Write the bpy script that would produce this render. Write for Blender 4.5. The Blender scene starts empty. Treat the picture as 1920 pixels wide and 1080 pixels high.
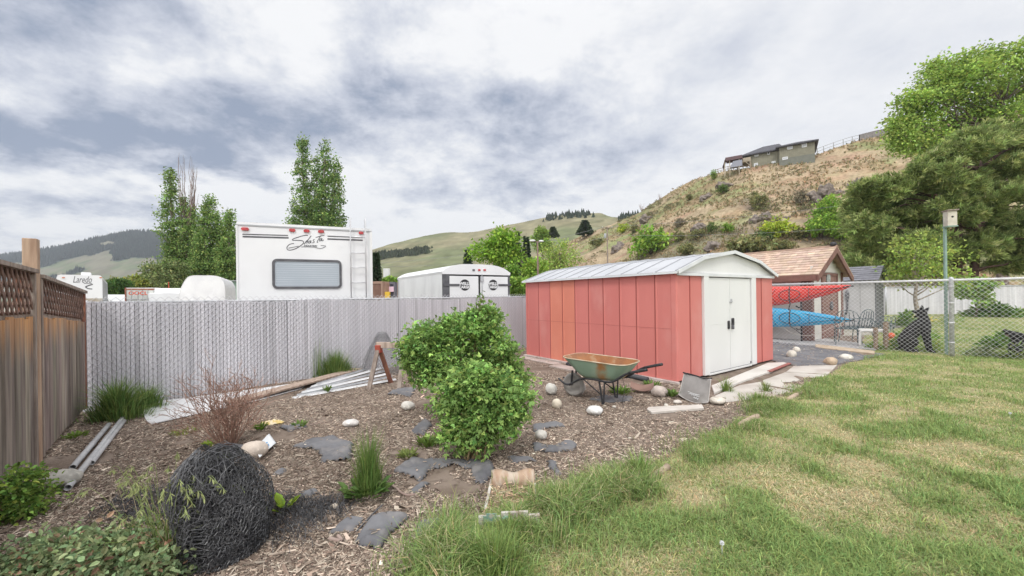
import bpy, math, random
import numpy as np
from mathutils import Vector, Matrix
random.seed(7)
RNG = np.random.default_rng(11)
SC = bpy.context.scene
COL = SC.collection
PI = math.pi

# ---------------------------------------------------------------- camera model (used to survey the place)
F = 746.7; H = 1.5; ROLL = math.radians(0.8); HY = 556.0
RT = np.array([math.cos(ROLL), 0, -math.sin(ROLL)]); UP = np.array([math.sin(ROLL), 0, math.cos(ROLL)]); FW = np.array([0, 1., 0])
def P(px, py, d): return np.array([0, 0, H]) + (RT*(px-960)/F + UP*(HY-py)/F + FW)*d
def G(px, py, z=0.0):
    v = RT*(px-960)/F + UP*(HY-py)/F + FW
    return np.array([0, 0, H]) + v*((z-H)/v[2])
def A3(*a): return np.array(a, float)
def nrm(v):
    v = np.asarray(v, float); return v/np.linalg.norm(v)

# ---------------------------------------------------------------- noise
def _hash(ix, iy, s):
    n = (ix*374761393 + iy*668265263 + s*1442695041) & 0xffffffff
    n = ((n ^ (n >> 13))*1274126177) & 0xffffffff
    n = ((n ^ (n >> 16))*2246822519) & 0xffffffff
    return ((n ^ (n >> 15)) & 0xffffff)/float(0xffffff)
def vnoise(x, y, s=0):
    x = np.asarray(x, float); y = np.asarray(y, float)
    ix = np.floor(x).astype(np.int64); iy = np.floor(y).astype(np.int64)
    fx = x-ix; fy = y-iy; fx = fx*fx*(3-2*fx); fy = fy*fy*(3-2*fy)
    a = _hash(ix, iy, s); b = _hash(ix+1, iy, s); c = _hash(ix, iy+1, s); d = _hash(ix+1, iy+1, s)
    return (a*(1-fx)+b*fx)*(1-fy)+(c*(1-fx)+d*fx)*fy
def fbm(x, y, o=4, s=0):
    t = 0; w = .5
    for i in range(o):
        t = t + w*vnoise(x*2**i, y*2**i, s+i*17); w *= .5
    return t/(1-.5**o)
def inpoly(x, y, poly):
    x = np.asarray(x); y = np.asarray(y); r = np.zeros(x.shape, bool); n = len(poly); j = n-1
    for i in range(n):
        xi, yi = poly[i]; xj, yj = poly[j]
        c = ((yi > y) != (yj > y)) & (x < (xj-xi)*(y-yi)/((yj-yi) if yj != yi else 1e-9)+xi)
        r ^= c; j = i
    return r

# ---------------------------------------------------------------- mesh builder
class MB:
    def __init__(s): s.v = []; s.n = 0; s.f = []; s.c = []; s.hasc = False
    def add(s, v, faces, col=None):
        v = np.asarray(v, float).reshape(-1, 3); faces = np.asarray(faces, np.int64)
        s.f.append(faces + s.n); s.v.append(v); s.n += len(v)
        if col is None: c = np.ones((len(v), 3))
        else:
            s.hasc = True; c = np.broadcast_to(np.asarray(col, float), (len(v), 3))
        s.c.append(c); return s
    def poly(s, v, col=None):
        return s.add(v, [list(range(len(v)))], col)
    def obox(s, o, ex, ey, ez, col=None):
        o, ex, ey, ez = (np.asarray(a, float) for a in (o, ex, ey, ez))
        if np.dot(np.cross(ex, ey), ez) < 0: o = o+ex; ex = -ex
        v = [o, o+ex, o+ex+ey, o+ey, o+ez, o+ex+ez, o+ex+ey+ez, o+ey+ez]
        return s.add(v, [[0, 3, 2, 1], [4, 5, 6, 7], [0, 1, 5, 4], [1, 2, 6, 5], [2, 3, 7, 6], [3, 0, 4, 7]], col)
    def box(s, x0, x1, y0, y1, z0, z1, col=None):
        return s.obox((x0, y0, z0), (x1-x0, 0, 0), (0, y1-y0, 0), (0, 0, z1-z0), col)
    def bar(s, a, b, w, t, up=(0, 0, 1), col=None):
        a = np.asarray(a, float); b = np.asarray(b, float); d = b-a
        u = np.cross(nrm(d), up)
        if np.linalg.norm(u) < 1e-4: u = np.cross(nrm(d), (0, 1, 0.))
        u = nrm(u); w2 = nrm(np.cross(u, d))
        return s.obox(a-u*w/2-w2*t/2, d, u*w, w2*t, col)
    def tube(s, pts, r, n=8, cap=True, col=None):
        pts = np.asarray(pts, float); m = len(pts); r = np.broadcast_to(np.asarray(r, float), (m,))
        t = np.gradient(pts, axis=0); t /= np.linalg.norm(t, axis=1)[:, None]+1e-12
        u = np.cross(t[0], (0, 0, 1.))
        if np.linalg.norm(u) < .05: u = np.cross(t[0], (0, 1., 0))
        u = nrm(u); rings = []
        a = np.arange(n)*2*PI/n
        for i in range(m):
            u = u - t[i]*np.dot(u, t[i]); u = nrm(u); w = np.cross(t[i], u)
            rings.append(pts[i]+r[i]*(np.cos(a)[:, None]*u+np.sin(a)[:, None]*w))
        return s.loft(rings, cap, col)
    def loft(s, rings, cap=True, col=None, closed=True):
        rings = np.asarray(rings, float); m, n = rings.shape[:2]
        i = np.arange(m-1)[:, None]*n; j = np.arange(n if closed else n-1)[None, :]; k = (j+1) % n
        q = np.stack([i+j, i+k, i+n+k, i+n+j], -1).reshape(-1, 4)
        base = s.n; s.add(rings.reshape(-1, 3), q, col)
        if cap and closed:
            s.f.append(np.array([[base+x for x in range(n)][::-1]])); s.f.append(np.array([[base+(m-1)*n+x for x in range(n)]]))
        return s
    def prism(s, poly, o, eu, ev, en, col=None):
        o, eu, ev, en = (np.asarray(a, float) for a in (o, eu, ev, en))
        p = np.array([o+eu*a+ev*b for a, b in poly]); n = len(p); b0 = s.n
        s.add(np.vstack([p, p+en]), [[i, (i+1) % n, n+(i+1) % n, n+i] for i in range(n)], col)
        s.f.append(np.array([[b0+i for i in range(n)][::-1]])); s.f.append(np.array([[b0+n+i for i in range(n)]]))
        return s
    def lathe(s, prof, o=(0, 0, 0), n=16, ax=((1, 0, 0), (0, 1, 0), (0, 0, 1)), cap=True, col=None):
        o = np.asarray(o, float); ax = np.asarray(ax, float); a = np.arange(n)*2*PI/n
        rings = [o+ax[2]*z+r*(np.cos(a)[:, None]*ax[0]+np.sin(a)[:, None]*ax[1]) for r, z in prof]
        return s.loft(rings, cap, col)
    def blob(s, c, r, n=14, rough=.0, seed=0, col=None):
        c = np.asarray(c, float); r = np.broadcast_to(np.asarray(r, float), (3,)); m = n//2+1
        th = np.linspace(0.04, PI-.04, m)[:, None]; ph = np.arange(n)[None, :]*2*PI/n
        d = np.stack([np.sin(th)*np.cos(ph), np.sin(th)*np.sin(ph), np.cos(th)*np.ones_like(ph)], -1)
        k = 1+rough*(fbm(d[..., 0]*1.7+d[..., 2]+seed*3.1, d[..., 1]*1.7-d[..., 2]*.8+seed, 3, seed)-.5)*2
        return s.loft(c+d*r*k[..., None], True, col)
    def segs(s, a, b, r, col=None):
        """many straight wires as three-sided prisms"""
        a = np.asarray(a, float); b = np.asarray(b, float); N = len(a); d = b-a
        d = d/(np.linalg.norm(d, axis=1)[:, None]+1e-12)
        h = np.where(np.abs(d[:, 2:3]) > .9, A3(1, 0, 0), A3(0, 0, 1)); u = np.cross(d, h); u /= np.linalg.norm(u, axis=1)[:, None]; w = np.cross(d, u)
        r = np.broadcast_to(np.asarray(r, float), (N,))[:, None]
        off = [r*(u*math.cos(t)+w*math.sin(t)) for t in (0, 2*PI/3, 4*PI/3)]
        v = np.stack([a+off[0], a+off[1], a+off[2], b+off[0], b+off[1], b+off[2]], 1)
        q = np.array([[0, 1, 4, 3], [1, 2, 5, 4], [2, 0, 3, 5]])
        f = (np.arange(N)*6)[:, None, None]+q
        c = None if col is None else np.repeat(np.broadcast_to(np.asarray(col, float), (N, 3)), 6, 0)
        return s.add(v.reshape(-1, 3), f.reshape(-1, 4), c)
    def leaves(s, p, d, up, L, W, col, lobed=False, fold=.25):
        """leaf blades: base point p, direction d, up hint, length, width"""
        N = len(p); d = d/(np.linalg.norm(d, axis=1)[:, None]+1e-9)
        sd = np.cross(d, up); sd /= np.linalg.norm(sd, axis=1)[:, None]+1e-9; n = np.cross(sd, d)
        L = np.broadcast_to(L, (N,))[:, None]; W = np.broadcast_to(W, (N,))[:, None]
        def one(dd, ss, l, w):
            m = p+dd*l*.5
            a1 = p+dd*l*.30; a2 = p+dd*l*.68
            v = np.stack([p, a1+ss*w*.48+n*w*fold, a2+ss*w*.40+n*w*fold, p+dd*l-n*w*.15, a2-ss*w*.40+n*w*fold, a1-ss*w*.48+n*w*fold], 1)
            f = ((np.arange(N)*6)[:, None, None]+np.array([[0, 1, 2, 3], [0, 3, 4, 5]])).reshape(-1, 4)
            s.add(v.reshape(-1, 3), f, np.repeat(col, 6, 0))
        one(d, sd, L, W)
        if lobed:
            for k in (1, -1):
                dd = d*.62+sd*k*.78; ss = sd*.62-d*k*.78
                one(dd, ss, L*.72, W*.7)
        return s
    def blades(s, p, h, w, lean, az, col, curl=.5):
        """grass: base p, height, width, lean amount, azimuth of lean"""
        N = len(p); h = np.broadcast_to(h, (N,)); w = np.broadcast_to(w, (N,)); lean = np.broadcast_to(lean, (N,))
        dx = np.stack([np.cos(az), np.sin(az), 0*az], 1); ta = az+PI/2+RNG.uniform(-.9, .9, N); sx = np.stack([np.cos(ta), np.sin(ta), 0*az], 1)
        hh = h[:, None]; ll = (lean*h)[:, None]; ww = w[:, None]*.5; z = A3(0, 0, 1)
        m = p+z*hh*.55+dx*ll*.35; t = p+z*hh*(1-.35*np.minimum(lean, 1.6))[:, None]+dx*ll
        v = np.stack([p-sx*ww, p+sx*ww, m+sx*ww*.8, m-sx*ww*.8, t], 1).reshape(-1, 3)
        b = (np.arange(N)*5)[:, None]
        base = s.n; s.add(v, b+np.array([[0, 1, 2, 3]]), np.repeat(col, 5, 0))
        s.f.append(base+b+np.array([[3, 2, 4]])); return s
    def shift(s, d):
        s.v = [v+np.asarray(d, float) for v in s.v]; return s
    def mesh(s, name, smooth=False):
        me = bpy.data.meshes.new(name)
        v = np.concatenate(s.v); loops = np.concatenate([f.reshape(-1) for f in s.f]); tot = np.concatenate([np.full(len(f), f.shape[1]) for f in s.f])
        st = np.concatenate([[0], np.cumsum(tot)[:-1]])
        me.vertices.add(len(v)); me.vertices.foreach_set('co', v.astype(np.float32).reshape(-1))
        me.loops.add(len(loops)); me.loops.foreach_set('vertex_index', loops.astype(np.int32))
        me.polygons.add(len(tot)); me.polygons.foreach_set('loop_start', st.astype(np.int32))
        me.polygons.foreach_set('use_smooth', np.full(len(tot), bool(smooth)))
        if True:
            a = me.color_attributes.new('col', 'FLOAT_COLOR', 'POINT'); c = np.concatenate(s.c)
            a.data.foreach_set('color', np.hstack([c, np.ones((len(c), 1))]).astype(np.float32).reshape(-1))
        me.update(calc_edges=True); me.validate(); return me

ORG = {}
def thing(name, label, cat, loc=(0, 0, 0), rotz=0.0, group=None):
    o = bpy.data.objects.new(name, None); COL.objects.link(o); o.empty_display_size = .1
    o.location = tuple(float(a) for a in loc); o.rotation_euler = (0, 0, rotz)
    o['label'] = label; o['category'] = cat
    if group: o['group'] = group
    return o
def top(o, label, cat, group=None):
    o['label'] = label; o['category'] = cat
    if group: o['group'] = group
    return o
def obj(name, mb, mat, parent=None, smooth=False, world=True, bevel=0, label=None):
    """one mesh object; world=True: the vertices are in world space and get moved under the parent's origin"""
    if parent is not None and world:
        r = parent
        while r.parent: r = r.parent
        mb.shift(-np.array(r.location))
        if abs(r.rotation_euler.z) > 1e-9: raise ValueError('world part under a turned thing')
    loc = None
    if parent is None:
        v = np.concatenate(mb.v); loc = A3((v[:, 0].min()+v[:, 0].max())/2, (v[:, 1].min()+v[:, 1].max())/2, v[:, 2].min()); mb.shift(-loc)
    me = mb.mesh(name, smooth); me.materials.append(mat)
    o = bpy.data.objects.new(name, me); COL.objects.link(o)
    if loc is not None: o.location = tuple(loc)
    if parent is not None: o.parent = parent
    if bevel:
        b = o.modifiers.new('bevel', 'BEVEL'); b.width = bevel; b.segments = 2; b.limit_method = 'ANGLE'; b.angle_limit = .7
    if label: o['label'] = label
    return o
def struct(name, mb, mat, smooth=True, kind='structure'):
    me = mb.mesh(name, smooth); me.materials.append(mat)
    o = bpy.data.objects.new(name, me); COL.objects.link(o); o['kind'] = kind; return o
def copy_thing(o, loc, rotz=None, label=None, scale=None):
    c = o.copy(); COL.objects.link(c); c.location = tuple(float(a) for a in loc)
    if rotz is not None: c.rotation_euler = (c.rotation_euler[0], c.rotation_euler[1], rotz)
    if scale is not None: c.scale = (scale,)*3 if np.isscalar(scale) else scale
    if label: c['label'] = label
    def rec(src, dst):
        for ch in list(src.children):
            k = ch.copy(); COL.objects.link(k); k.parent = dst; rec(ch, k)
    rec(o, c); return c

# ---------------------------------------------------------------- materials
MATS = {}
def mat(name, c1, c2=None, scale=6, rough=.75, bump=0, bscale=40, attr=False, spec=.3, metal=0, stretch=(1, 1, 1), detail=5, sharp=(.35, .65), trans=0, coord='Object', extra=None, distort=0, c3=None, s3=2, sh3=(.55, .7), clear=0):
    if name in MATS: return MATS[name]
    m = bpy.data.materials.new(name); m.use_nodes = True; nt = m.node_tree; N = nt.nodes; Lk = nt.links
    b = N['Principled BSDF']; b.inputs['Roughness'].default_value = rough; b.inputs['Specular IOR Level'].default_value = spec; b.inputs['Metallic'].default_value = metal
    if clear: b.inputs['Coat Weight'].default_value = clear
    tc = N.new('ShaderNodeTexCoord'); mp = N.new('ShaderNodeMapping'); mp.inputs['Scale'].default_value = stretch; Lk.new(tc.outputs[coord], mp.inputs[0])
    def noise(sc, d=detail):
        n = N.new('ShaderNodeTexNoise'); n.inputs['Scale'].default_value = sc; n.inputs['Detail'].default_value = d; n.inputs['Distortion'].default_value = distort
        Lk.new(mp.outputs[0], n.inputs['Vector']); return n.outputs['Fac']
    def ramp(src, lo, hi):
        r = N.new('ShaderNodeMapRange'); r.interpolation_type = 'SMOOTHSTEP'; r.inputs[1].default_value = lo; r.inputs[2].default_value = hi; Lk.new(src, r.inputs[0]); return r.outputs[0]
    def mix(f, a, b2, mode='MIX'):
        x = N.new('ShaderNodeMix'); x.data_type = 'RGBA'; x.blend_type = mode
        for i, val in ((0, f), (6, a), (7, b2)):
            if hasattr(val, 'is_linked'): Lk.new(val, x.inputs[i])
            elif i == 0: x.inputs[0].default_value = val
            else: x.inputs[i].default_value = (*val, 1)
        return x.outputs[2]
    col = None
    if c2 is not None: col = mix(ramp(noise(scale), *sharp), c1, c2)
    if c3 is not None: col = mix(ramp(noise(s3), *sh3), col if col is not None else c1, c3)
    if attr:
        at = N.new('ShaderNodeAttribute'); at.attribute_name = 'col'
        col = mix(1.0, col if col is not None else c1, at.outputs['Color'], 'MULTIPLY')
    if col is None: b.inputs['Base Color'].default_value = (*c1, 1)
    else: Lk.new(col, b.inputs['Base Color'])
    if bump:
        bp = N.new('ShaderNodeBump'); bp.inputs['Strength'].default_value = min(1, bump); bp.inputs['Distance'].default_value = .01
        Lk.new(noise(bscale, 6), bp.inputs['Height']); Lk.new(bp.outputs[0], b.inputs['Normal'])
    if trans:
        t = N.new('ShaderNodeBsdfTranslucent'); ms = N.new('ShaderNodeMixShader'); ms.inputs[0].default_value = trans
        if col is None: t.inputs[0].default_value = (*c1, 1)
        else: Lk.new(col, t.inputs[0])
        Lk.new(b.outputs[0], ms.inputs[1]); Lk.new(t.outputs[0], ms.inputs[2]); Lk.new(ms.outputs[0], N['Material Output'].inputs[0])
    if extra: extra(m, N, Lk, b, mix, ramp, noise, tc)
    MATS[name] = m; return m

def text_mb(s, size, o, eu, ev, thick=.002, shear=0, bold=0, align='LEFT'):
    cu = bpy.data.curves.new('t', 'FONT'); cu.body = s; cu.size = size; cu.shear = shear; cu.offset = bold; cu.align_x = align; cu.resolution_u = 3
    ob = bpy.data.objects.new('t', cu); COL.objects.link(ob)
    dg = bpy.context.evaluated_depsgraph_get(); dg.update(); me = ob.evaluated_get(dg).to_mesh()
    v = np.array([x.co[:] for x in me.vertices]); fs = [list(p.vertices) for p in me.polygons]
    ob.evaluated_get(dg).to_mesh_clear(); COL.objects.unlink(ob); bpy.data.objects.remove(ob); bpy.data.curves.remove(cu)
    eu = np.asarray(eu, float); ev = np.asarray(ev, float); en = nrm(np.cross(eu, ev))
    mb = MB(); w = np.asarray(o, float)+v[:, :1]*eu+v[:, 1:2]*ev+en*thick
    mb.v.append(w); mb.c.append(np.ones((len(w), 3))); mb.n += len(w)
    for f in fs: mb.f.append(np.array([f]))
    return mb
def stroke_mb(strokes, o, eu, ev, w, off=.004):
    """pen strokes (lists of 2-D points) as flat ribbons with slightly raised faces"""
    mb = MB(); o, eu, ev = (np.asarray(a, float) for a in (o, eu, ev)); en = nrm(np.cross(eu, ev))
    for k, st in enumerate(strokes):
        ww = w
        if isinstance(st, tuple): st, ww = st
        p = np.array(st, float)
        if len(p) > 2:
            t = np.linspace(0, len(p)-1, (len(p)-1)*5+1); q = []
            for x in t:
                i = min(int(x), len(p)-2); f = x-i; p0 = p[max(i-1, 0)]; p1 = p[i]; p2 = p[i+1]; p3 = p[min(i+2, len(p)-1)]
                q.append(.5*((2*p1)+(-p0+p2)*f+(2*p0-5*p1+4*p2-p3)*f*f+(-p0+3*p1-3*p2+p3)*f**3))
            p = np.array(q)
        d = np.gradient(p, axis=0); d /= np.linalg.norm(d, axis=1)[:, None]+1e-9; n = np.stack([-d[:, 1], d[:, 0]], 1)*ww/2
        h = off+k*.0004
        L = o+(p+n)[:, :1]*eu+(p+n)[:, 1:]*ev+en*h; Rr = o+(p-n)[:, :1]*eu+(p-n)[:, 1:]*ev+en*h
        m = len(p); mb.add(np.vstack([L, Rr]), [[i, m+i, m+i+1, i+1] for i in range(m-1)])
    return mb
def cols(n, base, var=.25, hue=.12, alt=None, altp=0.0):
    b = np.tile(np.asarray(base, float), (n, 1))
    if alt is not None:
        k = RNG.random(n) < altp; b[k] = alt
    b = b*np.exp(RNG.normal(0, var, (n, 1))); b[:, 0] *= np.exp(RNG.normal(0, hue, n)); return np.clip(b, 0, .95)
def rdir(n):
    d = RNG.normal(size=(n, 3)); return d/np.linalg.norm(d, axis=1)[:, None]
HAZE = True
# ================================================================ camera, light, sky
cam = bpy.data.cameras.new('camera'); cam.lens = 14.0; cam.sensor_width = 36.0; cam.shift_y = (HY-540)/1920.0; cam.clip_end = 8000; cam.clip_start = .05
co = bpy.data.objects.new('camera', cam); COL.objects.link(co); SC.camera = co
co.matrix_world = Matrix(((RT[0], UP[0], 0, 0), (RT[1], UP[1], -1, 0), (RT[2], UP[2], 0, H), (0, 0, 0, 1)))
SC.view_settings.view_transform = 'Standard'; SC.view_settings.look = 'None'; SC.view_settings.exposure = 0.2; SC.view_settings.gamma = 1
SC.cycles.use_denoising = True
SC.cycles.max_bounces = 6; SC.cycles.transparent_max_bounces = 8; SC.cycles.volume_bounces = 0
SUN_EL, SUN_AZ = math.radians(52), math.radians(-168)     # azimuth from +Y towards +X: behind the photographer
sun = bpy.data.lights.new('sun', 'SUN'); sun.energy = 1.5; sun.angle = math.radians(14); sun.color = (1, .96, .90)
so = bpy.data.objects.new('sun', sun); COL.objects.link(so); so.location = (-20, -20, 40)
sd = Vector((math.sin(SUN_AZ)*math.cos(SUN_EL), math.cos(SUN_AZ)*math.cos(SUN_EL), math.sin(SUN_EL)))
so.rotation_euler = sd.to_track_quat('Z', 'Y').to_euler()

def build_world():
    w = bpy.data.worlds.new('World'); SC.world = w; w.use_nodes = True; nt = w.node_tree; N = nt.nodes; L = nt.links
    bg = N['Background']; bg.inputs['Strength'].default_value = .1
    sky = N.new('ShaderNodeTexSky'); sky.sky_type = 'NISHITA'; sky.sun_disc = False; sky.sun_elevation = SUN_EL; sky.sun_rotation = SUN_AZ
    sky.air_density = 1.0; sky.dust_density = 1.5
    tc = N.new('ShaderNodeTexCoord'); sx = N.new('ShaderNodeSeparateXYZ'); L.new(tc.outputs['Generated'], sx.inputs[0])
    def M(op, a, b=0.0, c=None, clamp=False):
        n = N.new('ShaderNodeMath'); n.operation = op; n.use_clamp = clamp
        for i, v in enumerate((a, b) if c is None else (a, b, c)):
            if hasattr(v, 'is_linked'): L.new(v, n.inputs[i])
            else: n.inputs[i].default_value = v
        return n.outputs[0]
    def VM(op, a, b):
        n = N.new('ShaderNodeVectorMath'); n.operation = op
        for i, v in enumerate((a, b)):
            if hasattr(v, 'is_linked'): L.new(v, n.inputs[i])
            else: n.inputs[i].default_value = v
        return n
    def comb(x, y, z=0.0):
        n = N.new('ShaderNodeCombineXYZ')
        for i, v in enumerate((x, y, z)):
            if hasattr(v, 'is_linked'): L.new(v, n.inputs[i])
            else: n.inputs[i].default_value = v
        return n.outputs[0]
    def SM(x, lo, hi, a=0.0, b=1.0):
        r = N.new('ShaderNodeMapRange'); r.interpolation_type = 'SMOOTHSTEP'
        for i, v in zip((1, 2, 3, 4), (lo, hi, a, b)): r.inputs[i].default_value = v
        L.new(x, r.inputs[0]); return r.outputs[0]
    def NO(v, sc, d=7, rough=.55, dist=0.0):
        n = N.new('ShaderNodeTexNoise'); n.inputs['Scale'].default_value = sc; n.inputs['Detail'].default_value = d; n.inputs['Roughness'].default_value = rough; n.inputs['Distortion'].default_value = dist
        L.new(v, n.inputs['Vector']); return n
    X, Y, Z = sx.outputs
    zz = M('ADD', M('MAXIMUM', Z, 0.0), .27)
    cl = comb(M('DIVIDE', X, zz), M('DIVIDE', Y, zz), 3.3)           # position on the cloud deck
    az = M('ARCTAN2', X, Y); el = M('ARCSINE', Z)
    warp = NO(cl, 1.1, 6, .6); wv = VM('MULTIPLY', VM('SUBTRACT', warp.outputs['Color'], (.5, .5, .5)).outputs[0], (.55, .34, 0)).outputs[0]
    ae = VM('ADD', comb(az, el), wv).outputs[0]
    def blob(px, py, rx, ry, tilt=0.0):
        u = (px-960)/F; v = (HY-py-.014*(px-960)*-1*-1)/F
        a = math.atan(u); e = math.atan(v*math.cos(a))
        d = VM('SUBTRACT', ae, (a, e, 0)).outputs[0]
        if tilt:
            r = N.new('ShaderNodeVectorRotate'); r.rotation_type = 'Z_AXIS'; r.inputs['Angle'].default_value = -tilt; L.new(d, r.inputs['Vector']); d = r.outputs[0]
        d = VM('MULTIPLY', d, (F/rx, F/ry, 0)).outputs[0]
        ln = N.new('ShaderNodeVectorMath'); ln.operation = 'LENGTH'; L.new(d, ln.inputs[0])
        return SM(ln.outputs['Value'], 1.0, .0)
    dark = None
    for px, py, rx, ry, wt, tl in DARK:
        b = M('MULTIPLY', blob(px, py, rx, ry, tl), wt)
        dark = b if dark is None else M('ADD', dark, b)
    n1 = NO(cl, .95, 10, .66, .35).outputs['Fac']; n2 = NO(cl, 3.2, 9, .66, .2).outputs['Fac']
    n3 = NO(cl, 9, 6, .6, .1).outputs['Fac']
    nz = M('ADD', M('ADD', M('MULTIPLY', M('SUBTRACT', n1, .5), 2.2), M('MULTIPLY', M('SUBTRACT', n2, .5), 1.7)), M('MULTIPLY', M('SUBTRACT', n3, .5), .7))
    den = M('ADD', M('ADD', M('MULTIPLY', dark, 1.06), -.02), M('MULTIPLY', nz, SM(az, .1, .65, 1.0, .30)))
    cr = N.new('ShaderNodeValToRGB'); cr.color_ramp.interpolation = 'B_SPLINE'
    e = cr.color_ramp.elements
    e[0].position = 0; e[0].color = (.90, .90, .905, 1)
    e[1].position = 1; e[1].color = (.24, .295, .41, 1)
    for p, c in ((.16, (.83, .835, .855)), (.32, (.72, .74, .785)), (.55, (.56, .59, .675)), (.78, (.385, .425, .52))):
        k = e.new(p); k.color = (*c, 1)
    L.new(den, cr.inputs[0])
    # overcast layer, brighter towards the zenith as cloud decks are
    gain = M('MULTIPLY', SM(Z, .55, .95, 1.0, ZEN), SM(Y, -.25, .2, BACK, 1.0))
    sc_ = N.new('ShaderNodeVectorMath'); sc_.operation = 'SCALE'; L.new(cr.outputs[0], sc_.inputs[0]); L.new(M('MULTIPLY', gain, 10.0*SKYB), sc_.inputs['Scale'])
    mx = N.new('ShaderNodeMix'); mx.data_type = 'RGBA'; mx.inputs[0].default_value = .93
    L.new(sky.outputs[0], mx.inputs[6]); L.new(sc_.outputs[0], mx.inputs[7]); L.new(mx.outputs[2], bg.inputs['Color'])
ZEN = 1.7; BACK = 1.5; SKYB = 1.0
DARK = [(40, 90, 420, 190, .62, .15), (330, 20, 300, 110, .22, 0), (500, 240, 330, 85, .62, .25), (330, 290, 330, 50, .35, .1), (170, 270, 250, 60, .30, 0),
        (930, 200, 300, 95, .62, .05), (760, 50, 150, 90, .25, .4), (1070, 270, 420, 90, .34, .05), (1380, 85, 150, 60, .30, .5), (900, 350, 420, 50, .28, 0), (80, 400, 300, 40, .30, .05),
        (1500, 130, 700, 260, .13, 0), (1250, 330, 420, 90, .20, 0), (240, 420, 260, 30, .22, 0), (1750, 60, 360, 160, .10, 0),
        (620, 60, 150, 80, -.30, .3), (320, 145, 120, 50, -.35, .2), (980, 60, 190, 80, -.30, 0), (470, 350, 240, 60, -.30, .1), (1000, 130, 90, 40, -.2, 0)]
build_world()

# ================================================================ ground
LAWN = [tuple(G(*p)[:2]) for p in ((770, 1130), (800, 1080), (850, 1010), (920, 990), (1000, 955), (1090, 925), (1180, 895), (1290, 840), (1385, 790), (1430, 765), (1490, 735), (1545, 708), (1585, 684), (1640, 667))]
LAWN += [(9.2, 10.6), (12.0, 13.5), (17.0, 17.0), (21., 25.2), (45., 25.2), (45., -3.), (0., -3.)]
def hgt(x, y):
    x = np.asarray(x, float); y = np.asarray(y, float)
    b = .05*(fbm(x*.8, y*.8, 3, 3)-.5)+.035*(fbm(x*4, y*4, 3, 5)-.5)
    return b+.012
def hg(x, y): return float(hgt(np.array([x]), np.array([y]))[0])
def GG(px, py):
    g = G(px, py); return A3(g[0], g[1], hg(g[0], g[1]))
gm = MB(); S = 6000.0
gm.add([(-S, -S, -.06), (S, -S, -.06), (S, S, -.06), (-S, S, -.06)], [[0, 1, 2, 3]])
struct('ground', gm, mat('gravel_lot', (.34, .31, .27), (.24, .22, .18), scale=.35, bump=.4, bscale=12, c3=(.25, .27, .13), s3=.06, sh3=(.5, .7)), False)

xs = np.arange(-9, 14.01, .055); ys = np.arange(.9, 13.5, .055)
gx, gy = np.meshgrid(xs, ys); gz = hgt(gx, gy); nx = len(xs)
wob = .12*(fbm(gx*3, gy*3, 3, 9)-.5)
isl = inpoly(gx+wob, gy+wob, LAWN)
i0 = (np.arange(len(ys)-1)[:, None]*nx+np.arange(nx-1)[None])
quads = np.stack([i0, i0+1, i0+nx+1, i0+nx], -1).reshape(-1, 4); fl = isl[:-1, :-1].reshape(-1)
V = np.stack([gx, gy, gz], -1).reshape(-1, 3)
def sub(mask):
    q = quads[mask]; u, inv = np.unique(q, return_inverse=True); mb = MB(); mb.add(V[u], inv.reshape(-1, 4)); return mb
PRIV0 = A3(-5.15, 6.05, 0); PRIVD = nrm((1.97, 1.96, 0))
fx = gx[:-1, :-1].reshape(-1); fy = gy[:-1, :-1].reshape(-1)
infr = (-(fx-PRIV0[0])*PRIVD[1]+(fy-PRIV0[1])*PRIVD[0]) < .55
soil = mat('mulch_soil', (.17, .132, .105), (.25, .20, .165), scale=3.0, rough=.95, bump=1, bscale=45, c3=(.125, .095, .08), s3=14, sh3=(.5, .75), spec=.1)
struct('garden_soil', sub(~fl & infr), soil)
lawnmb = sub(fl)
for x0, x1, y0, y1 in ((14.0, 45, -3, 26), (-1, 14.0, 13.5, 26)):
    X, Y = np.meshgrid(np.arange(x0, x1+.1, .5), np.arange(y0, y1+.1, .5)); m = inpoly(X+.01, Y+.01, LAWN); n = X.shape[1]
    ii = (np.arange(X.shape[0]-1)[:, None]*n+np.arange(n-1)[None]); q = np.stack([ii, ii+1, ii+n+1, ii+n], -1).reshape(-1, 4)[m[:-1, :-1].reshape(-1)]
    lawnmb.add(np.stack([X, Y, hgt(X, Y)*.5], -1).reshape(-1, 3), q)
struct('lawn', lawnmb, mat('lawn_soil', (.22, .235, .10), (.36, .32, .19), scale=1.1, rough=.95, bump=.8, bscale=60, c3=(.22, .25, .09), s3=3.0, sh3=(.42, .62), spec=.1))

# mulch chips
def scatter(n, ulo, uhi, ylo, yhi, power=1.0):
    y = np.exp(RNG.uniform(math.log(ylo), math.log(yhi), n)) if power == 1 else RNG.uniform(ylo**power, yhi**power, n)**(1/power)
    u = RNG.uniform(ulo, uhi, n); return u*y, y
SLABZONE = [tuple(G(*p)[:2]) for p in ((1270, 720), (1345, 765), (1640, 668), (1640, 645), (1440, 640), (1430, 672))]
SHEDZ = [(2.72, 6.6), (.38, 10.0), (3.3, 12.0), (5.7, 8.8)]
x, y = scatter(210000, -1.36, .75, 1.75, 11.5)
wob = .5*(fbm(x*2.3, y*2.3, 3, 21)-.5)
ok = ~inpoly(x+wob*.5+.04, y+wob*.5, LAWN) & ((-(x-PRIV0[0])*PRIVD[1]+(y-PRIV0[1])*PRIVD[0]) < -.02) & ~inpoly(x, y, SLABZONE) & ~inpoly(x, y, SHEDZ)
ok &= fbm(x*1.6, y*1.6, 4, 33) > .30
x, y = x[ok], y[ok]; n = len(x)
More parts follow.
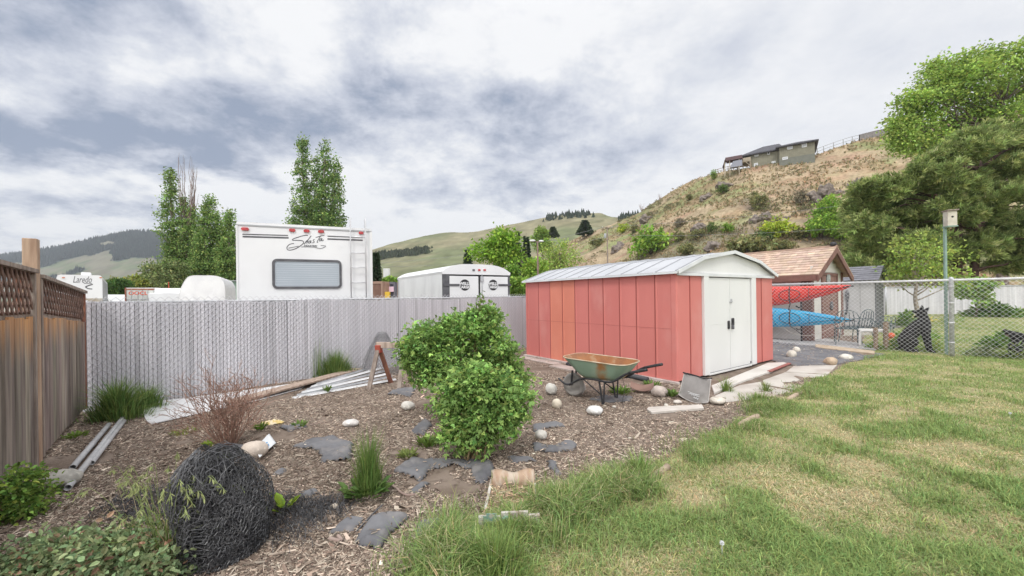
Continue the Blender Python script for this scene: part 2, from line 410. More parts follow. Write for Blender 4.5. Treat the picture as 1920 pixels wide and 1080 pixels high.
def chips(x, y, z, col, lmin=.014, lmax=.055, big=None):
    n = len(x); a = RNG.uniform(0, PI, n); L = RNG.uniform(lmin, lmax, n)*RNG.uniform(.5, 1.25, n); W = RNG.uniform(.003, .013, n)*.8; T = RNG.uniform(.002, .006, n)
    if big is not None: L[big] = RNG.uniform(.05, .11, big.sum()); W[big] = RNG.uniform(.010, .026, big.sum())
    e1 = np.stack([np.cos(a), np.sin(a), RNG.normal(0, .22, n)], 1)*L[:, None]/2; e2 = np.stack([-np.sin(a), np.cos(a), RNG.normal(0, .4, n)], 1)*W[:, None]/2
    c = np.stack([x, y, z+T*.5+np.abs(e1[:, 2])*.7], 1); up = np.zeros((n, 3)); up[:, 2] = T
    v = np.stack([c-e1-e2, c+e1-e2*.6, c+e1+e2*.6, c-e1+e2, c-e1*.9+up, c+e1*.85+up], 1)
    q = np.array([[0, 1, 5, 4], [2, 3, 4, 5]]); b = (np.arange(n)*6)[:, None, None]
    mb = MB(); base = 0; mb.add(v.reshape(-1, 3), (b+q).reshape(-1, 4), np.repeat(col, 6, 0))
    mb.f.append((b+np.array([[0, 4, 3], [1, 2, 5]])).reshape(-1, 3)); return mb
cc = cols(n, (.258, .203, .162), .34, .04)
k = RNG.random(n); cc[k < .26] = cols((k < .26).sum(), (.50, .42, .345), .26, .03); cc[(k > .86)] = cols((k > .86).sum(), (.13, .095, .08), .3, .04)
cc = cc*(.62+.76*fbm(x*1.1+4, y*1.1, 4, 44))[:, None]
big = RNG.random(n) < .015
struct('wood_mulch', chips(x, y, hgt(x, y), cc, .010, .044, big), mat('chip', (1, 1, 1), rough=.9, attr=True, spec=.1), False, 'stuff')

# ================================================================ hills
def spline(pts, n):
    pts = np.asarray(pts, float); t = np.linspace(0, len(pts)-1, n); out = []
    for x in t:
        i = min(int(x), len(pts)-2); f = x-i; p0 = pts[max(i-1, 0)]; p1 = pts[i]; p2 = pts[i+1]; p3 = pts[min(i+2, len(pts)-1)]
        out.append(.5*((2*p1)+(-p0+p2)*f+(2*p0-5*p1+4*p2-p3)*f*f+(-p0+3*p1-3*p2+p3)*f**3))
    return np.array(out)
def hill(name, ridge, foot, nu, nv, amp, fr, prof, colf, m, back, seed):
    R_ = spline([P(*r) for r in ridge], nu); Fo = spline(foot, nu); rows = []
    for j in range(nv+1):
        v = j/nv; z = prof(v); p = Fo+(R_-Fo)*v; p[:, 2] = Fo[:, 2]+(R_[:, 2]-Fo[:, 2])*z
        k = amp*math.sin(PI*min(1, v*1.05))**.7 if v < .95 else amp*.25
        p[:, 2] += k*2*(fbm(p[:, 0]*fr, p[:, 1]*fr, 5, seed)-.5)+amp*.12*2*(fbm(p[:, 0]*fr*9, p[:, 1]*fr*9, 3, seed+3)-.5)
        rows.append(p)
    for t in (.12, .4, 1.0):
        p = rows[nv]+(R_-Fo)*t*back*A3(1, 1, 0); p[:, 2] -= (rows[nv][:, 2]+2)*t*.9 if t > .2 else .02*rows[nv][:, 2]; rows.append(p)
    g = np.array(rows); mb = MB(); nn = g.shape[1]; ii = (np.arange(len(rows)-1)[:, None]*nn+np.arange(nn-1)[None])
    mb.add(g.reshape(-1, 3), np.stack([ii, ii+1, ii+nn+1, ii+nn], -1).reshape(-1, 4), colf(g.reshape(-1, 3)))
    struct(name, mb, m); return g[:nv+1]
def lerp(a, b, t): return np.asarray(a)[None]*(1-t[:, None])+np.asarray(b)[None]*t[:, None]
def sst(x, a, b):
    t = np.clip((x-a)/(b-a), 0, 1); return t*t*(3-2*t)
def col_near(p):
    n1 = fbm(p[:, 0]*.055, p[:, 1]*.055+p[:, 2]*.09, 4, 71); n2 = fbm(p[:, 0]*.22, p[:, 1]*.22+p[:, 2]*.3, 4, 75); n3 = fbm(p[:, 0]*.5, p[:, 2]*.9, 3, 79)
    c = lerp((.41, .325, .22), (.28, .295, .145), sst(n1+.35*(n2-.5), .46, .60)); c = c*(1-sst(n2, .52, .70)[:, None]*.6)+np.array((.40, .245, .18))*sst(n2, .52, .70)[:, None]*.6
    g = sst(fbm(p[:, 0]*.09+5, p[:, 2]*.22, 4, 88)-.012*(p[:, 2]-14), .50, .62)[:, None]*.65; c = c*(1-g)+np.array((.215, .18, .145))*g; return c*(.70+.6*n3)[:, None]
hillm = mat('hill_grass', (1, 1, 1), (.72, .72, .70), scale=1.6, rough=1, attr=True, bump=1, bscale=3, spec=.05)
NEAR = hill('hillside', [(1010, 500, 215), (1070, 452, 190), (1130, 428, 168), (1195, 400, 148), (1240, 372, 135), (1290, 343, 124), (1340, 326, 114), (1400, 315, 106), (1470, 303, 102), (1530, 289, 100), (1610, 263, 98), (1690, 247, 96), (1780, 225, 95), (1920, 195, 95), (2150, 160, 95), (2500, 130, 95)],
            [(3, 150, -.1), (9, 128, -.1), (15, 112, -.1), (20, 98, -.1), (23, 88, -.1), (27, 80, -.1), (31, 74, -.1), (34, 69, -.1), (38, 65, -.1), (43, 61, -.1), (48, 57, -.1), (53, 54, -.1), (58, 50, -.1), (64, 46, -.1), (75, 40, -.1), (95, 30, -.1)],
            260, 130, 1.7, .06, lambda v: v**1.08, col_near, hillm, .9, 41)
def proj(p):
    d = p[..., 1]; return 960+F*((p[..., 0]*RT[0]+(p[..., 2]-H)*RT[2])/d), HY-F*((p[..., 0]*UP[0]+(p[..., 2]-H)*UP[2])/d)
_hx, _hy = proj(NEAR)
def hillpt(px, py):
    k = np.argmin((_hx-px)**2+(_hy-py)**2); return NEAR.reshape(-1, 3)[k].copy()
def col_mid(p):
    n1 = fbm(p[:, 0]*.008, p[:, 1]*.008+p[:, 2]*.02, 5, 81); n2 = fbm(p[:, 0]*.03, p[:, 1]*.03+p[:, 2]*.06, 4, 85)
    c = lerp((.175, .195, .105), (.25, .23, .145), sst(n1, .42, .62)); c = c*(1-.5*sst(n2, .58, .72)[:, None])+.5*np.array((.11, .12, .06))*sst(n2, .58, .72)[:, None]; return c*(.72+.56*fbm(p[:, 0]*.12, p[:, 1]*.05+p[:, 2]*.2, 3, 99))[:, None]
hillm2 = mat('far_hill_grass', (1, 1, 1), (.8, .8, .78), scale=.05, rough=1, attr=True, spec=.05)
MID = hill('green_hill', [(560, 520, 620), (640, 492, 600), (700, 468, 600), (760, 451, 600), (830, 437, 590), (880, 436, 580), (930, 426, 570), (1000, 412, 560), (1050, 404, 540), (1090, 402, 530), (1125, 400, 520), (1150, 408, 500), (1200, 404, 500), (1300, 410, 500), (1500, 420, 500)],
           [(-300, 330, -.1), (-200, 330, -.1), (-130, 330, -.1), (-90, 320, -.1), (-60, 310, -.1), (-30, 300, -.1), (0, 300, -.1), (40, 290, -.1), (60, 280, -.1), (75, 270, -.1), (90, 260, -.1), (100, 260, -.1), (120, 260, -.1), (170, 260, -.1), (250, 260, -.1)],
           200, 70, 5.0, .012, lambda v: v**1.15, col_mid, hillm2, .8, 47)
def col_far(p):
    n1 = fbm(p[:, 0]*.006, p[:, 1]*.006+p[:, 2]*.012, 5, 91); n2 = fbm(p[:, 0]*.02, p[:, 2]*.05, 4, 95); z = p[:, 2]/240.
    f = sst(n1+.25*(z-.42)+.45*(n2-.5), .46, .53)
    c = lerp((.195, .185, .135), (.145, .17, .10), sst(n2, .4, .6)); return c*(1-f[:, None])+np.array((.062, .085, .075))*f[:, None]
FARH = hill('mountain', [(-500, 500, 1500), (-250, 490, 1500), (-80, 482, 1500), (0, 478, 1500), (60, 473, 1480), (120, 463, 1450), (170, 452, 1420), (215, 442, 1400), (250, 437, 1400), (285, 438, 1400), (320, 448, 1380), (370, 470, 1350), (430, 498, 1300), (520, 530, 1250), (640, 552, 1200)],
            [(-2200, 900, 0), (-1900, 900, 0), (-1500, 900, 0), (-1250, 900, 0), (-1100, 880, 0), (-1000, 860, 0), (-900, 840, 0), (-800, 830, 0), (-740, 830, 0), (-680, 830, 0), (-620, 830, 0), (-560, 830, 0), (-480, 830, 0), (-400, 830, 0), (-300, 830, 0)],
            240, 90, 16.0, .005, lambda v: v**1.2, col_far, mat('mountain_cover', (1, 1, 1), (.75, .75, .75), scale=.02, rough=1, attr=True, spec=.03), .8, 53)

# air: far things fade a little
hz = MB(); hz.box(-2300, 800, -300, 1900, -2.0, 330)
hm = bpy.data.materials.new('air'); hm.use_nodes = True; hn = hm.node_tree.nodes; hn.remove(hn['Principled BSDF'])
pv = hn.new('ShaderNodeVolumePrincipled'); pv.inputs['Density'].default_value = .0002; pv.inputs['Color'].default_value = (.82, .88, .97, 1); pv.inputs['Anisotropy'].default_value = .2
hm.node_tree.links.new(pv.outputs[0], hn['Material Output'].inputs['Volume'])
if HAZE: struct('haze', hz, hm, False, 'stuff')
# ================================================================ helpers for surveyed planes
ZU = A3(0, 0, 1)
def hit(px, py, o, n):
    v = RT*(px-960)/F + UP*(HY-py)/F + FW; c = A3(0, 0, H); return c+v*(np.dot(np.asarray(o)-c, n)/np.dot(v, n))
class Face:
    """an upright plane: origin o on the ground, e along, facing n"""
    def __init__(s, o, e): s.o = np.asarray(o, float); s.e = nrm(e); s.n = nrm(np.cross(s.e, ZU))
    def uv(s, px, py):
        p = hit(px, py, s.o, s.n)-s.o; return np.array([np.dot(p, s.e), p[2]])
    def w(s, u, v, d=0): return s.o+s.e*u+ZU*v+s.n*d
    def rect(s, mb, u0, u1, v0, v1, d0, d1, col=None): return mb.obox(s.w(u0, v0, d0), s.e*(u1-u0), ZU*(v1-v0), s.n*(d1-d0), col)
    def rrect(s, mb, u0, u1, v0, v1, d0, d1, r, n=5):
        p = []
        for cx, cy, a0 in ((u1-r, v1-r, 0), (u0+r, v1-r, 1), (u0+r, v0+r, 2), (u1-r, v0+r, 3)):
            for k in range(n+1):
                a = (a0+k/n)*PI/2; p.append((cx+r*math.cos(a), cy+r*math.sin(a)))
        return mb.prism(p, s.w(0, 0, d0), s.e, ZU, s.n*(d1-d0))
    def frame(s, mb, u0, u1, v0, v1, d0, d1, r, t, n=6):
        def ring(q, d):
            p = []
            for cx, cy, a0 in ((u1-r, v1-r, 0), (u0+r, v1-r, 1), (u0+r, v0+r, 2), (u1-r, v0+r, 3)):
                for k in range(n+1):
                    a = (a0+k/n)*PI/2; p.append(s.w(cx+(r-q)*math.cos(a), cy+(r-q)*math.sin(a), d))
            return p
        R_ = [ring(0, d0), ring(0, d1), ring(t, d1), ring(t, d0)]; return mb.loft(R_+[R_[0]], False)

# ---------------------------------------------------------------- materials
def weather(m, N, L, b, mix, ramp, noise, tc):
    sp = N.new('ShaderNodeSeparateXYZ'); L.new(tc.outputs['Object'], sp.inputs[0])
    n = N.new('ShaderNodeMath'); n.operation = 'MULTIPLY_ADD'; L.new(noise(1.0), n.inputs[0]); n.inputs[1].default_value = .75; L.new(sp.outputs[2], n.inputs[2])
    f = ramp(n.outputs[0], 1.38, 1.86); old = b.inputs['Base Color'].links[0].from_socket
    o2 = mix(ramp(noise(2.2), .4, .6), (.60, .32, .14), (.42, .23, .12)); L.new(mix(f, old, o2), b.inputs['Base Color'])
M_boards = mat('weathered_boards', (.275, .228, .198), (.15, .122, .106), scale=2.2, rough=.85, bump=.6, bscale=6, attr=True, stretch=(6, 6, .55), sharp=(.38, .66), c3=(.34, .30, .27), s3=1.3, sh3=(.55, .75), extra=weather)
M_lat = mat('lattice_wood', (.235, .15, .12), (.135, .085, .07), scale=4, rough=.85, bump=.4, stretch=(3, 3, 3))
M_oldwood = mat('grey_wood', (.34, .285, .245), (.22, .175, .15), scale=5, rough=.85, bump=.5, bscale=10, stretch=(4, 4, .7), attr=True)
M_post = mat('post_wood', (.47, .34, .245), (.33, .22, .155), scale=4, rough=.8, bump=.5, bscale=14, stretch=(5, 5, .6), c3=(.28, .16, .11), s3=3, sh3=(.58, .7))
M_redwood = mat('red_brown_wood', (.31, .145, .095), (.22, .10, .075), scale=5, rough=.8, stretch=(4, 4, .6), bump=.4)
M_white = mat('white_panel', (.78, .79, .80), (.73, .735, .75), scale=1.2, rough=.35, spec=.5)
M_whiteold = mat('white_aged', (.74, .75, .75), (.65, .655, .66), scale=2.0, rough=.45, spec=.4, c3=(.58, .56, .53), s3=5, sh3=(.62, .8), stretch=(1, 1, .35))
M_black = mat('black_plastic', (.03, .03, .033), (.045, .045, .048), scale=8, rough=.5)
M_dark = mat('dark_grey', (.09, .09, .10), (.13, .13, .14), scale=6, rough=.6)
M_galv = mat('galvanised', (.55, .56, .58), (.44, .45, .47), scale=9, rough=.4, metal=.35)
M_grey = mat('grey_paint', (.42, .43, .44), (.36, .37, .38), scale=5, rough=.5)
M_red = mat('red_lens', (.50, .015, .015), (.36, .01, .015), scale=20, rough=.15, spec=.6, clear=.5)
M_slat = mat('slat_plastic', (.66, .65, .685), (.58, .575, .61), scale=1.5, rough=.5, attr=True, stretch=(3, 3, .4))
M_glassd = mat('dark_glass', (.03, .035, .04), rough=.08, spec=.7)
M_concrete = mat('concrete', (.52, .49, .45), (.42, .385, .35), scale=2.5, rough=.9, bump=.5, bscale=50, c3=(.36, .29, .24), s3=1.1, sh3=(.5, .7))

# ================================================================ wooden fence on the left
WP = A3(-4.29, 3.60, 0); WD = nrm((-1.46, 1.76, 0)); WF = Face(WP, -WD)       # u runs towards the photographer
wf = thing('wooden_fence', 'weathered cedar board fence with lattice top and tall bare post at the left edge', 'fence', WP)
pm = MB(); pm.obox(WF.w(-.055, -.1, -.01), WF.e*.095, ZU*2.18, WF.n*.09); obj('post', pm, M_post, wf, bevel=.006)
pm = MB(); pm.obox(WF.w(-.07, -.1, .081), WF.e*.045, ZU*1.9, WF.n*.05); obj('post_batten', pm, M_redwood, wf, bevel=.004)
def fence_panel(u0, u1, zt0, zt1, zr0, zr1, zb):
    L_ = u1-u0; zt = lambda u: zt0+(zt1-zt0)*(u-u0)/L_; zr = lambda u: zr0+(zr1-zr0)*(u-u0)/L_
    def slope(mb, a, b, za, zb_, h, d0, d1): return mb.prism([(a, za), (b, zb_), (b, zb_+h), (a, za+h)], WF.w(0, 0, d0), WF.e, ZU, WF.n*(d1-d0))
    mb = MB(); u = u0+.03; k = 0
    while u < u1-.04:
        w = .135*RNG.uniform(.93, 1.05); w = min(w, u1-.03-u); d = RNG.uniform(-.006, .006); c = np.exp(RNG.normal(0, .17)); h = zr(u)-zb+RNG.uniform(-.02, 0)
        mb.obox(WF.w(u, zb+RNG.uniform(-.01, .01), d), WF.e*(w-.004), ZU*h, WF.n*.018, (c, c*np.exp(RNG.normal(0, .04)), c)); u += w
    obj('boards', mb, M_boards, wf)
    mb = MB(); sp = .112
    for sgn, dd in ((1, .006), (-1, .016)):
        c = u0-1.0
        while c < u1+1.0:
            pts = []
            for v in (0.0, 1.0):
                uu = c+sgn*v*.27; pts.append((uu, v))
            # clip the slat to the panel
            n = 14; run = []
            for i in range(n+1):
                v = i/n; uu = pts[0][0]+(pts[1][0]-pts[0][0])*v
                if u0+.02 <= uu <= u1-.02: run.append((uu, zr(uu)+.03+v*(zt(uu)-zr(uu)-.05)))
            if len(run) > 1: mb.bar(WF.w(*run[0], dd), WF.w(*run[-1], dd), .034, .008, WF.n)
            c += sp
    # bar(): width lies across the slat, in the panel's plane
    obj('lattice', mb, M_lat, wf)
    mb = MB(); slope(mb, u0, u1, zt0-.035, zt1-.035, .035, -.03, .05); obj('cap_rail', mb, M_oldwood, wf, bevel=.003)
    mb = MB(); slope(mb, u0+.03, u1-.03, zt0-.085, zt1-.085, .045, .024, .044); obj('top_rail', mb, M_lat, wf, bevel=.003)
    mb = MB(); slope(mb, u0+.03, u1-.03, zr0-.03, zr1-.03, .075, .024, .052); obj('middle_rail', mb, M_oldwood, wf, bevel=.003)
    for a in (u0, u1-.05):
        mb = MB(); mb.obox(WF.w(a, zb-.02, -.012), WF.e*.05, ZU*(zt(a)-.037-zb+.02), WF.n*.06); obj('stile', mb, M_oldwood if a == u1-.05 or u0 > 0 else M_redwood, wf, bevel=.003)
fence_panel(.085, 2.45, 1.80, 1.83, 1.385, 1.40, .04)
fence_panel(-2.27, -.085, 1.655, 1.765, 1.25, 1.39, .10)
mb = MB(); mb.prism([(-2.2, .0), (-.06, .0), (-.06, .13), (-2.2, .11)], WF.w(0, 0, .052), WF.e, ZU, WF.n*.035); obj('kickboard', mb, M_oldwood, wf, bevel=.004)

# ================================================================ slatted chain-link fence behind the bed
def chain_mesh(mb, o, e, n, L_, z0, z1, d, r, phase=0.0, col=None):
    """woven diamonds: neighbouring wires zig-zag against each other"""
    nu = int(L_/d); nv = int(round((z1-z0)/d)); a = []; b = []
    for i in range(nu+1):
        j = np.arange(nv); s = np.where((j+i) % 2 == 0, 0., 1.); s2 = 1-s
        A_ = o+e*(i*d)+e*(s*d)[:, None]+ZU*(z0+j*d)[:, None]+n*(.002*(i % 2)); B_ = o+e*(i*d)+e*(s2*d)[:, None]+ZU*(z0+(j+1)*d)[:, None]+n*(.002*(i % 2)); a.append(A_); b.append(B_)
    mb.segs(np.vstack(a), np.vstack(b), r, col)
PF = Face(PRIV0-PRIVD*.95*1.0, PRIVD); PL = 14.6
pfence = thing('slatted_fence', 'long chain link fence filled with pale grey vertical slats between garden bed and trailers', 'fence', PF.w(PL/2, 0))
sl = MB(); u = 0.0
while u < PL:
    c = np.exp(RNG.normal(0, .04)); zt = 1.485+RNG.normal(0, .006)
    if RNG.random() < .06: c *= .75
    sl.obox(PF.w(u+.004, -.05+.1*fbm(u, 2., 2, 8), -.004+RNG.normal(0, .002)), PF.e*.040, ZU*(zt), PF.n*.005, (c, c, c*1.01)); u += .0475
obj('slats', sl, M_slat, pfence)
bk = MB(); bk.obox(PF.w(0, .02, -.05), PF.e*PL, ZU*1.44, PF.n*.004); obj('backing', bk, mat('gap_grey', (.50, .50, .52), (.44, .44, .46), scale=3), pfence)
cm = MB(); chain_mesh(cm, PF.w(0, 0, .006), PF.e, PF.n, PL, .0, 1.545, .0475, .0034); obj('mesh', cm, mat('zinc_mesh', (.55, .55, .57), (.49, .49, .51), scale=9, rough=.5), pfence)
tr = MB(); tr.tube([PF.w(0, 1.49, -.03), PF.w(PL, 1.49, -.03)], .021); obj('top_rail', tr, M_galv, pfence, True)
for u in (.05, 2.75, 5.45, 8.15, 10.85, 13.5):
    mb = MB(); mb.tube([PF.w(u, -.1, -.033), PF.w(u, 1.50, -.033), PF.w(u, 1.53, -.033)], (.028, .028, .012), 10); obj('post', mb, M_galv, pfence, True)
for i in range(1, 7):
    u = i*2.2+.3; mb = MB(); mb.obox(PF.w(u, 0, .0075), PF.e*.006, ZU*1.49, PF.n*.004); obj('seam_wire', mb, M_dark, pfence)

# ================================================================ travel trailer behind the fence
RVa = A3(-5.2, 7.5, 0)*1.0; RVa = np.append(P(443.5, 500, 7.5)[:2], 0); RVb = np.append(P(698, 500, 8.5)[:2], 0); RF = Face(RVa, RVb-RVa); RW = np.linalg.norm(RVb-RVa); RH = 1.5+148*7.5/F
rv = thing('travel_trailer', 'white travel trailer with rear window, ladder and red marker lights behind the slatted fence', 'trailer', RVa)
def shell(F_, W, Hh, z0, L_, r, rl=None):
    prof = []
    for cx, cy, a0 in ((W-r, Hh-r, 0), (r, Hh-r, 1)):
        for k in range(7): a = (a0+k/6)*PI/2; prof.append((cx+r*math.cos(a), cy+r*math.sin(a)))
    prof += [(0, z0), (W, z0)]; return prof
mb = MB(); mb.prism(shell(RF, RW, RH, .5, 6, .045), RF.w(0, 0, -6.2), RF.e, ZU, RF.n*6.2); obj('body', mb, M_white, rv)
for u0, u1, v0, v1, nm in ((-.004, .03, .5, RH-.06, 'corner_trim'), (RW-.05, RW+.004, .5, RH-.06, 'corner_trim'), (.0, RW, RH-.075, RH-.045, 'roof_trim'), (.0, RW, .5, .58, 'bumper_trim')):
    mb = MB(); RF.rect(mb, u0, u1, v0, v1, -.02, .012); obj(nm, mb, M_grey if nm == 'roof_trim' else M_whiteold, rv, bevel=.003)
q = [RF.uv(*p) for p in ((510, 485), (641, 541))]
win = MB(); RF.frame(win, q[0][0], q[1][0], q[1][1], q[0][1], .001, .022, .09, .045); wo = obj('window', win, M_dark, rv)
mb = MB(); RF.rrect(mb, q[0][0]+.03, q[1][0]-.03, q[1][1]+.03, q[0][1]-.03, .002, .006, .07)
obj('pane', mb, mat('blind_behind_glass', (.50, .545, .59), (.42, .47, .52), scale=1, rough=.15, spec=.6), wo)
bl = MB()
for i in range(11):
    v = q[1][1]+.06+i*(q[0][1]-q[1][1]-.12)/10.5; RF.rect(bl, q[0][0]+.06, q[1][0]-.06, v, v+.022, .0065, .009)
obj('blind', bl, mat('blind_shadow_line', (.36, .41, .46), rough=.3), wo)
for px, py, wpx in ((459.7, 429.5, 12), (548, 432, 10.5), (575, 433.2, 10.5), (602, 434.2, 10.5), (677, 437, 9)):
    c = RF.uv(px, py); w = wpx/2*7.9/F; mb = MB(); RF.rrect(mb, c[0]-w, c[0]+w, c[1]-.03, c[1]+.03, .0, .03, .028); obj('marker_light', mb, M_red, rv, bevel=.006)
for (x0, y0), (x1, y1), t, m in (((454.5, 439), (540, 441.5), .02, M_dark), ((455, 443.5), (541, 446), .03, M_dark), ((614, 442.7), (680, 445.5), .02, M_dark), ((614, 448), (680, 450.5), .03, M_dark)):
    a = RF.uv(x0, y0); b = RF.uv(x1, y1); mb = MB(); mb.prism([(a[0], a[1]-t/2), (b[0], b[1]-t/2), (b[0], b[1]+t/2), (a[0], a[1]+t/2)], RF.w(0, 0, .0), RF.e, ZU, RF.n*.004); obj('stripe', mb, m, rv)
Z6 = lambda x, y: tuple(RF.uv(520+x/16, 420+y/16))
ST = [([(920, 345), (860, 340), (760, 355), (640, 390), (520, 430), (455, 465), (470, 490), (560, 490), (680, 492), (760, 510), (790, 545), (770, 590), (700, 650), (600, 715), (480, 765), (370, 785), (300, 760), (290, 700), (330, 640), (400, 600), (500, 585)], .015),
      ([(1015, 350), (940, 450), (860, 545), (800, 605)], .013), ([(830, 570), (880, 500), (915, 500), (900, 545), (880, 590)], .0115), ([(1010, 500), (960, 510), (930, 560), (955, 575), (1000, 530), (1015, 500), (1000, 560), (1025, 570)], .0115),
      ([(1120, 460), (1080, 480), (1080, 510), (1110, 530), (1090, 560), (1040, 565)], .0115), ([(1310, 340), (1260, 420), (1210, 500), (1190, 550), (1220, 545)], .0115), ([(1150, 405), (1250, 375), (1330, 350), (1410, 345)], .0115),
      ([(1330, 430), (1290, 440), (1260, 490), (1275, 515), (1320, 470), (1345, 430), (1325, 500), (1370, 495), (1385, 470)], .0115), ([(330, 725), (500, 690), (640, 665)], .010), ([(720, 685), (900, 685), (1100, 695), (1300, 735), (1450, 662), (1300, 645)], .010)]
obj('lettering', stroke_mb([([Z6(*p) for p in s], w) for s, w in ST], RF.o, RF.e, ZU, .018, .003), M_dark, rv)
a = RF.uv(520+790/16, 420+668/16); obj('small_lettering', text_mb('INDUSTRIES', .045, RF.w(a[0], a[1], .003), RF.e, ZU, .001, .2, .001), M_dark, rv)
lad = MB(); la = RF.uv(657, 470)[0]; lb = RF.uv(685, 470)[0]; lz = RF.uv(657, 408)[1]
for u in (la, lb):
    lad.tube([RF.w(u, 1.0, .09), RF.w(u, lz-.08, .09), RF.w(u, lz-.02, .07), RF.w(u, lz, .02), RF.w(u, lz-.02, -.05), RF.w(u, RH-.02, -.09)], .014, 8)
lado = obj('ladder', lad, mat('aluminium', (.66, .67, .69), (.58, .59, .61), scale=8, rough=.35, metal=.3), rv, True)
for py in (445.6, 475, 502, 530):
    v = RF.uv(670, py)[1]; mb = MB(); mb.tube([RF.w(la, v, .09), RF.w(lb, v, .09)], .011, 8)
    for u in (la, lb): mb.tube([RF.w(u, v-.01, 0), RF.w(u, v-.01, .09)], .008, 6)
    obj('rung', mb, MATS['aluminium'], lado, True)
mb = MB(); c = RF.uv(571, 417)[0]; mb.obox(RF.w(c-.25, RH-.01, -1.0), RF.e*.5, ZU*.07, RF.n*.5); obj('roof_vent', mb, M_dark, rv, bevel=.02)
for dd in (2.6, 3.5):
    for u in (.02, RW-.26):
        mb = MB(); mb.lathe([(.20, 0), (.33, .0), (.35, .05), (.35, .19), (.33, .24), (.2, .24)], RF.w(u, .35, -dd), 20, (RF.n, ZU, RF.e)); obj('wheel', mb, M_black, rv, True)

# ================================================================ enclosed cargo trailer
CA = np.append(P(829, 540, 12.4)[:2], 0); CE = nrm((.835, .55, 0)); CF = Face(CA, CE)
CW = CF.uv(955, 540)[0]; ztop = CF.uv(895, 497.5)[1]; zs = CF.uv(832, 511)[1]
ct = thing('cargo_trailer', 'enclosed white cargo trailer with double rear doors and round black emblems', 'trailer', CA)
arc = [(CW*(1-t), zs+(ztop-zs)*(1-abs(2*t-1)**3.6)) for t in np.linspace(0, 1, 21)]
prof = arc+[(0, .45), (CW, .45)]
mb = MB(); mb.prism(prof, CF.w(0, 0, -4.4), CF.e, ZU, CF.n*4.4); obj('body', mb, M_whiteold, ct)
mb = MB(); mb.prism([(u*1.02-CW*.01, v+.03) for u, v in arc]+[(0, zs-.05), (CW, zs-.05)], CF.w(0, 0, -4.45), CF.e, ZU, CF.n*4.5); obj('roof', mb, M_white, ct)
d0 = CF.uv(842, 520); d1 = CF.uv(951, 520); dm = CF.uv(897, 520)[0]; dt = CF.uv(850, 514.5)[1]
mb = MB(); CF.rect(mb, .0, CW, .5, dt, .0, .012); obj('door_seal', mb, M_black, ct)
WEL = []
for a, b, hs, hx in ((d0[0], dm-.02, 1, 870.5), (dm+.05, d1[0], -1, 923.5)):
    mb = MB(); CF.rect(mb, a, b, .55, dt-.05, .013, .04); dr = obj('door', mb, M_white, ct, bevel=.01)
    c = CF.uv(hx, 534.5); R0 = .185
    mb = MB(); mb.prism([(c[0]+R0*math.cos(t)*(1 if k % 2 else .95), c[1]+R0*math.sin(t)*(1 if k % 2 else .95)) for k, t in enumerate(np.linspace(0, 2*PI, 48, endpoint=False))], CF.w(0, 0, .041), CF.e, ZU, CF.n*.004); em = obj('emblem', mb, M_black, dr)
    t1 = text_mb('WELLS', .125, CF.w(c[0], c[1]+.005, .046), CF.e, ZU, .001, 0, .006, 'CENTER'); obj('lettering', t1, M_white, ct)
    t1 = text_mb('CARGO', .118, CF.w(c[0], c[1]-.105, .046), CF.e, ZU, .001, 0, .006, 'CENTER'); obj('lettering', t1, M_white, ct)
    h0 = CF.uv(831 if hs > 0 else 957, 534)[0]; h1 = CF.uv(860 if hs > 0 else 933, 534)[0]
    mb = MB(); CF.rect(mb, min(h0, h1), max(h0, h1), c[1]-.035, c[1]+.035, .042, .06); obj('hinge', mb, M_dark, dr, bevel=.008)
for u0, u1 in ((.0, d0[0]-.005), (d1[0]+.005, CW)):
    mb = MB(); CF.rect(mb, u0, u1, .5, zs-.02, .013, .035); obj('corner_trim', mb, M_dark, ct, bevel=.005)
mb = MB(); u = CF.uv(902, 520)[0]; mb.tube([CF.w(u, .6, .06), CF.w(u, dt+.02, .06)], .013); CF.rect(mb, u-.06, u+.06, dt-.22, dt-.05, .04, .08); obj('lock_bar', mb, M_galv, ct)
for px, m in ((886.5, M_dark), (897, M_red), (907, M_red)):
    c = CF.uv(px, 506.5); mb = MB(); CF.rrect(mb, c[0]-.045, c[0]+.045, c[1]-.03, c[1]+.03, .05, .07, .02); obj('marker_light', mb, m, ct)
mb = MB(); mb.obox(CF.w(.0, .45, -4.4)-CF.e*.0, CF.e*-.012, ZU*(zs-.5), CF.n*.15); obj('side_trim', mb, M_grey, ct)
for u in (-.12, CW-.1):
    for dd in (2.0, 2.8):
        mb = MB(); mb.lathe([(.2, 0), (.32, .0), (.34, .05), (.34, .17), (.32, .22), (.2, .22)], CF.w(u, .34, -dd), 18, (CF.n, ZU, CF.e)); obj('wheel', mb, M_black, ct, True)

# ================================================================ fifth-wheel far left
LA = np.append(P(106, 540, 20.5)[:2], 0); LF = Face(LA, (.72, .70, 0)); LW = LF.uv(192, 540)[0]; LH = LF.uv(150, 515.5)[1]
la_ = thing('caravan', 'white fifth wheel trailer with dark script lettering seen over the cedar fence lattice', 'trailer', LA)
mb = MB(); pr = [(LW, LH-.12), (LW-.06, LH-.02), (LW-.15, LH), (.15, LH), (.04, LH-.04), (0, LH-.16), (0, 1.45), (LW, 1.45)]
mb.prism(pr, LF.w(0, 0, -9), LF.e, ZU, LF.n*9); mb.obox(LF.w(.1, .6, -9), LF.e*(LW-.2), ZU*.84, LF.n*6.5); obj('body', mb, M_white, la_)
mb = MB(); LF.rect(mb, .0, LW, 1.38, 1.72, -.3, .02); obj('skirt', mb, mat('tan_band', (.36, .31, .24), (.45, .42, .37), scale=2), la_, bevel=.02)
mb = MB(); mb.obox(LF.w(LW+.001, 1.5, -8.6), LF.e*.015, ZU*(LH-1.75), LF.n*8.3); obj('side_panel', mb, M_grey, la_)
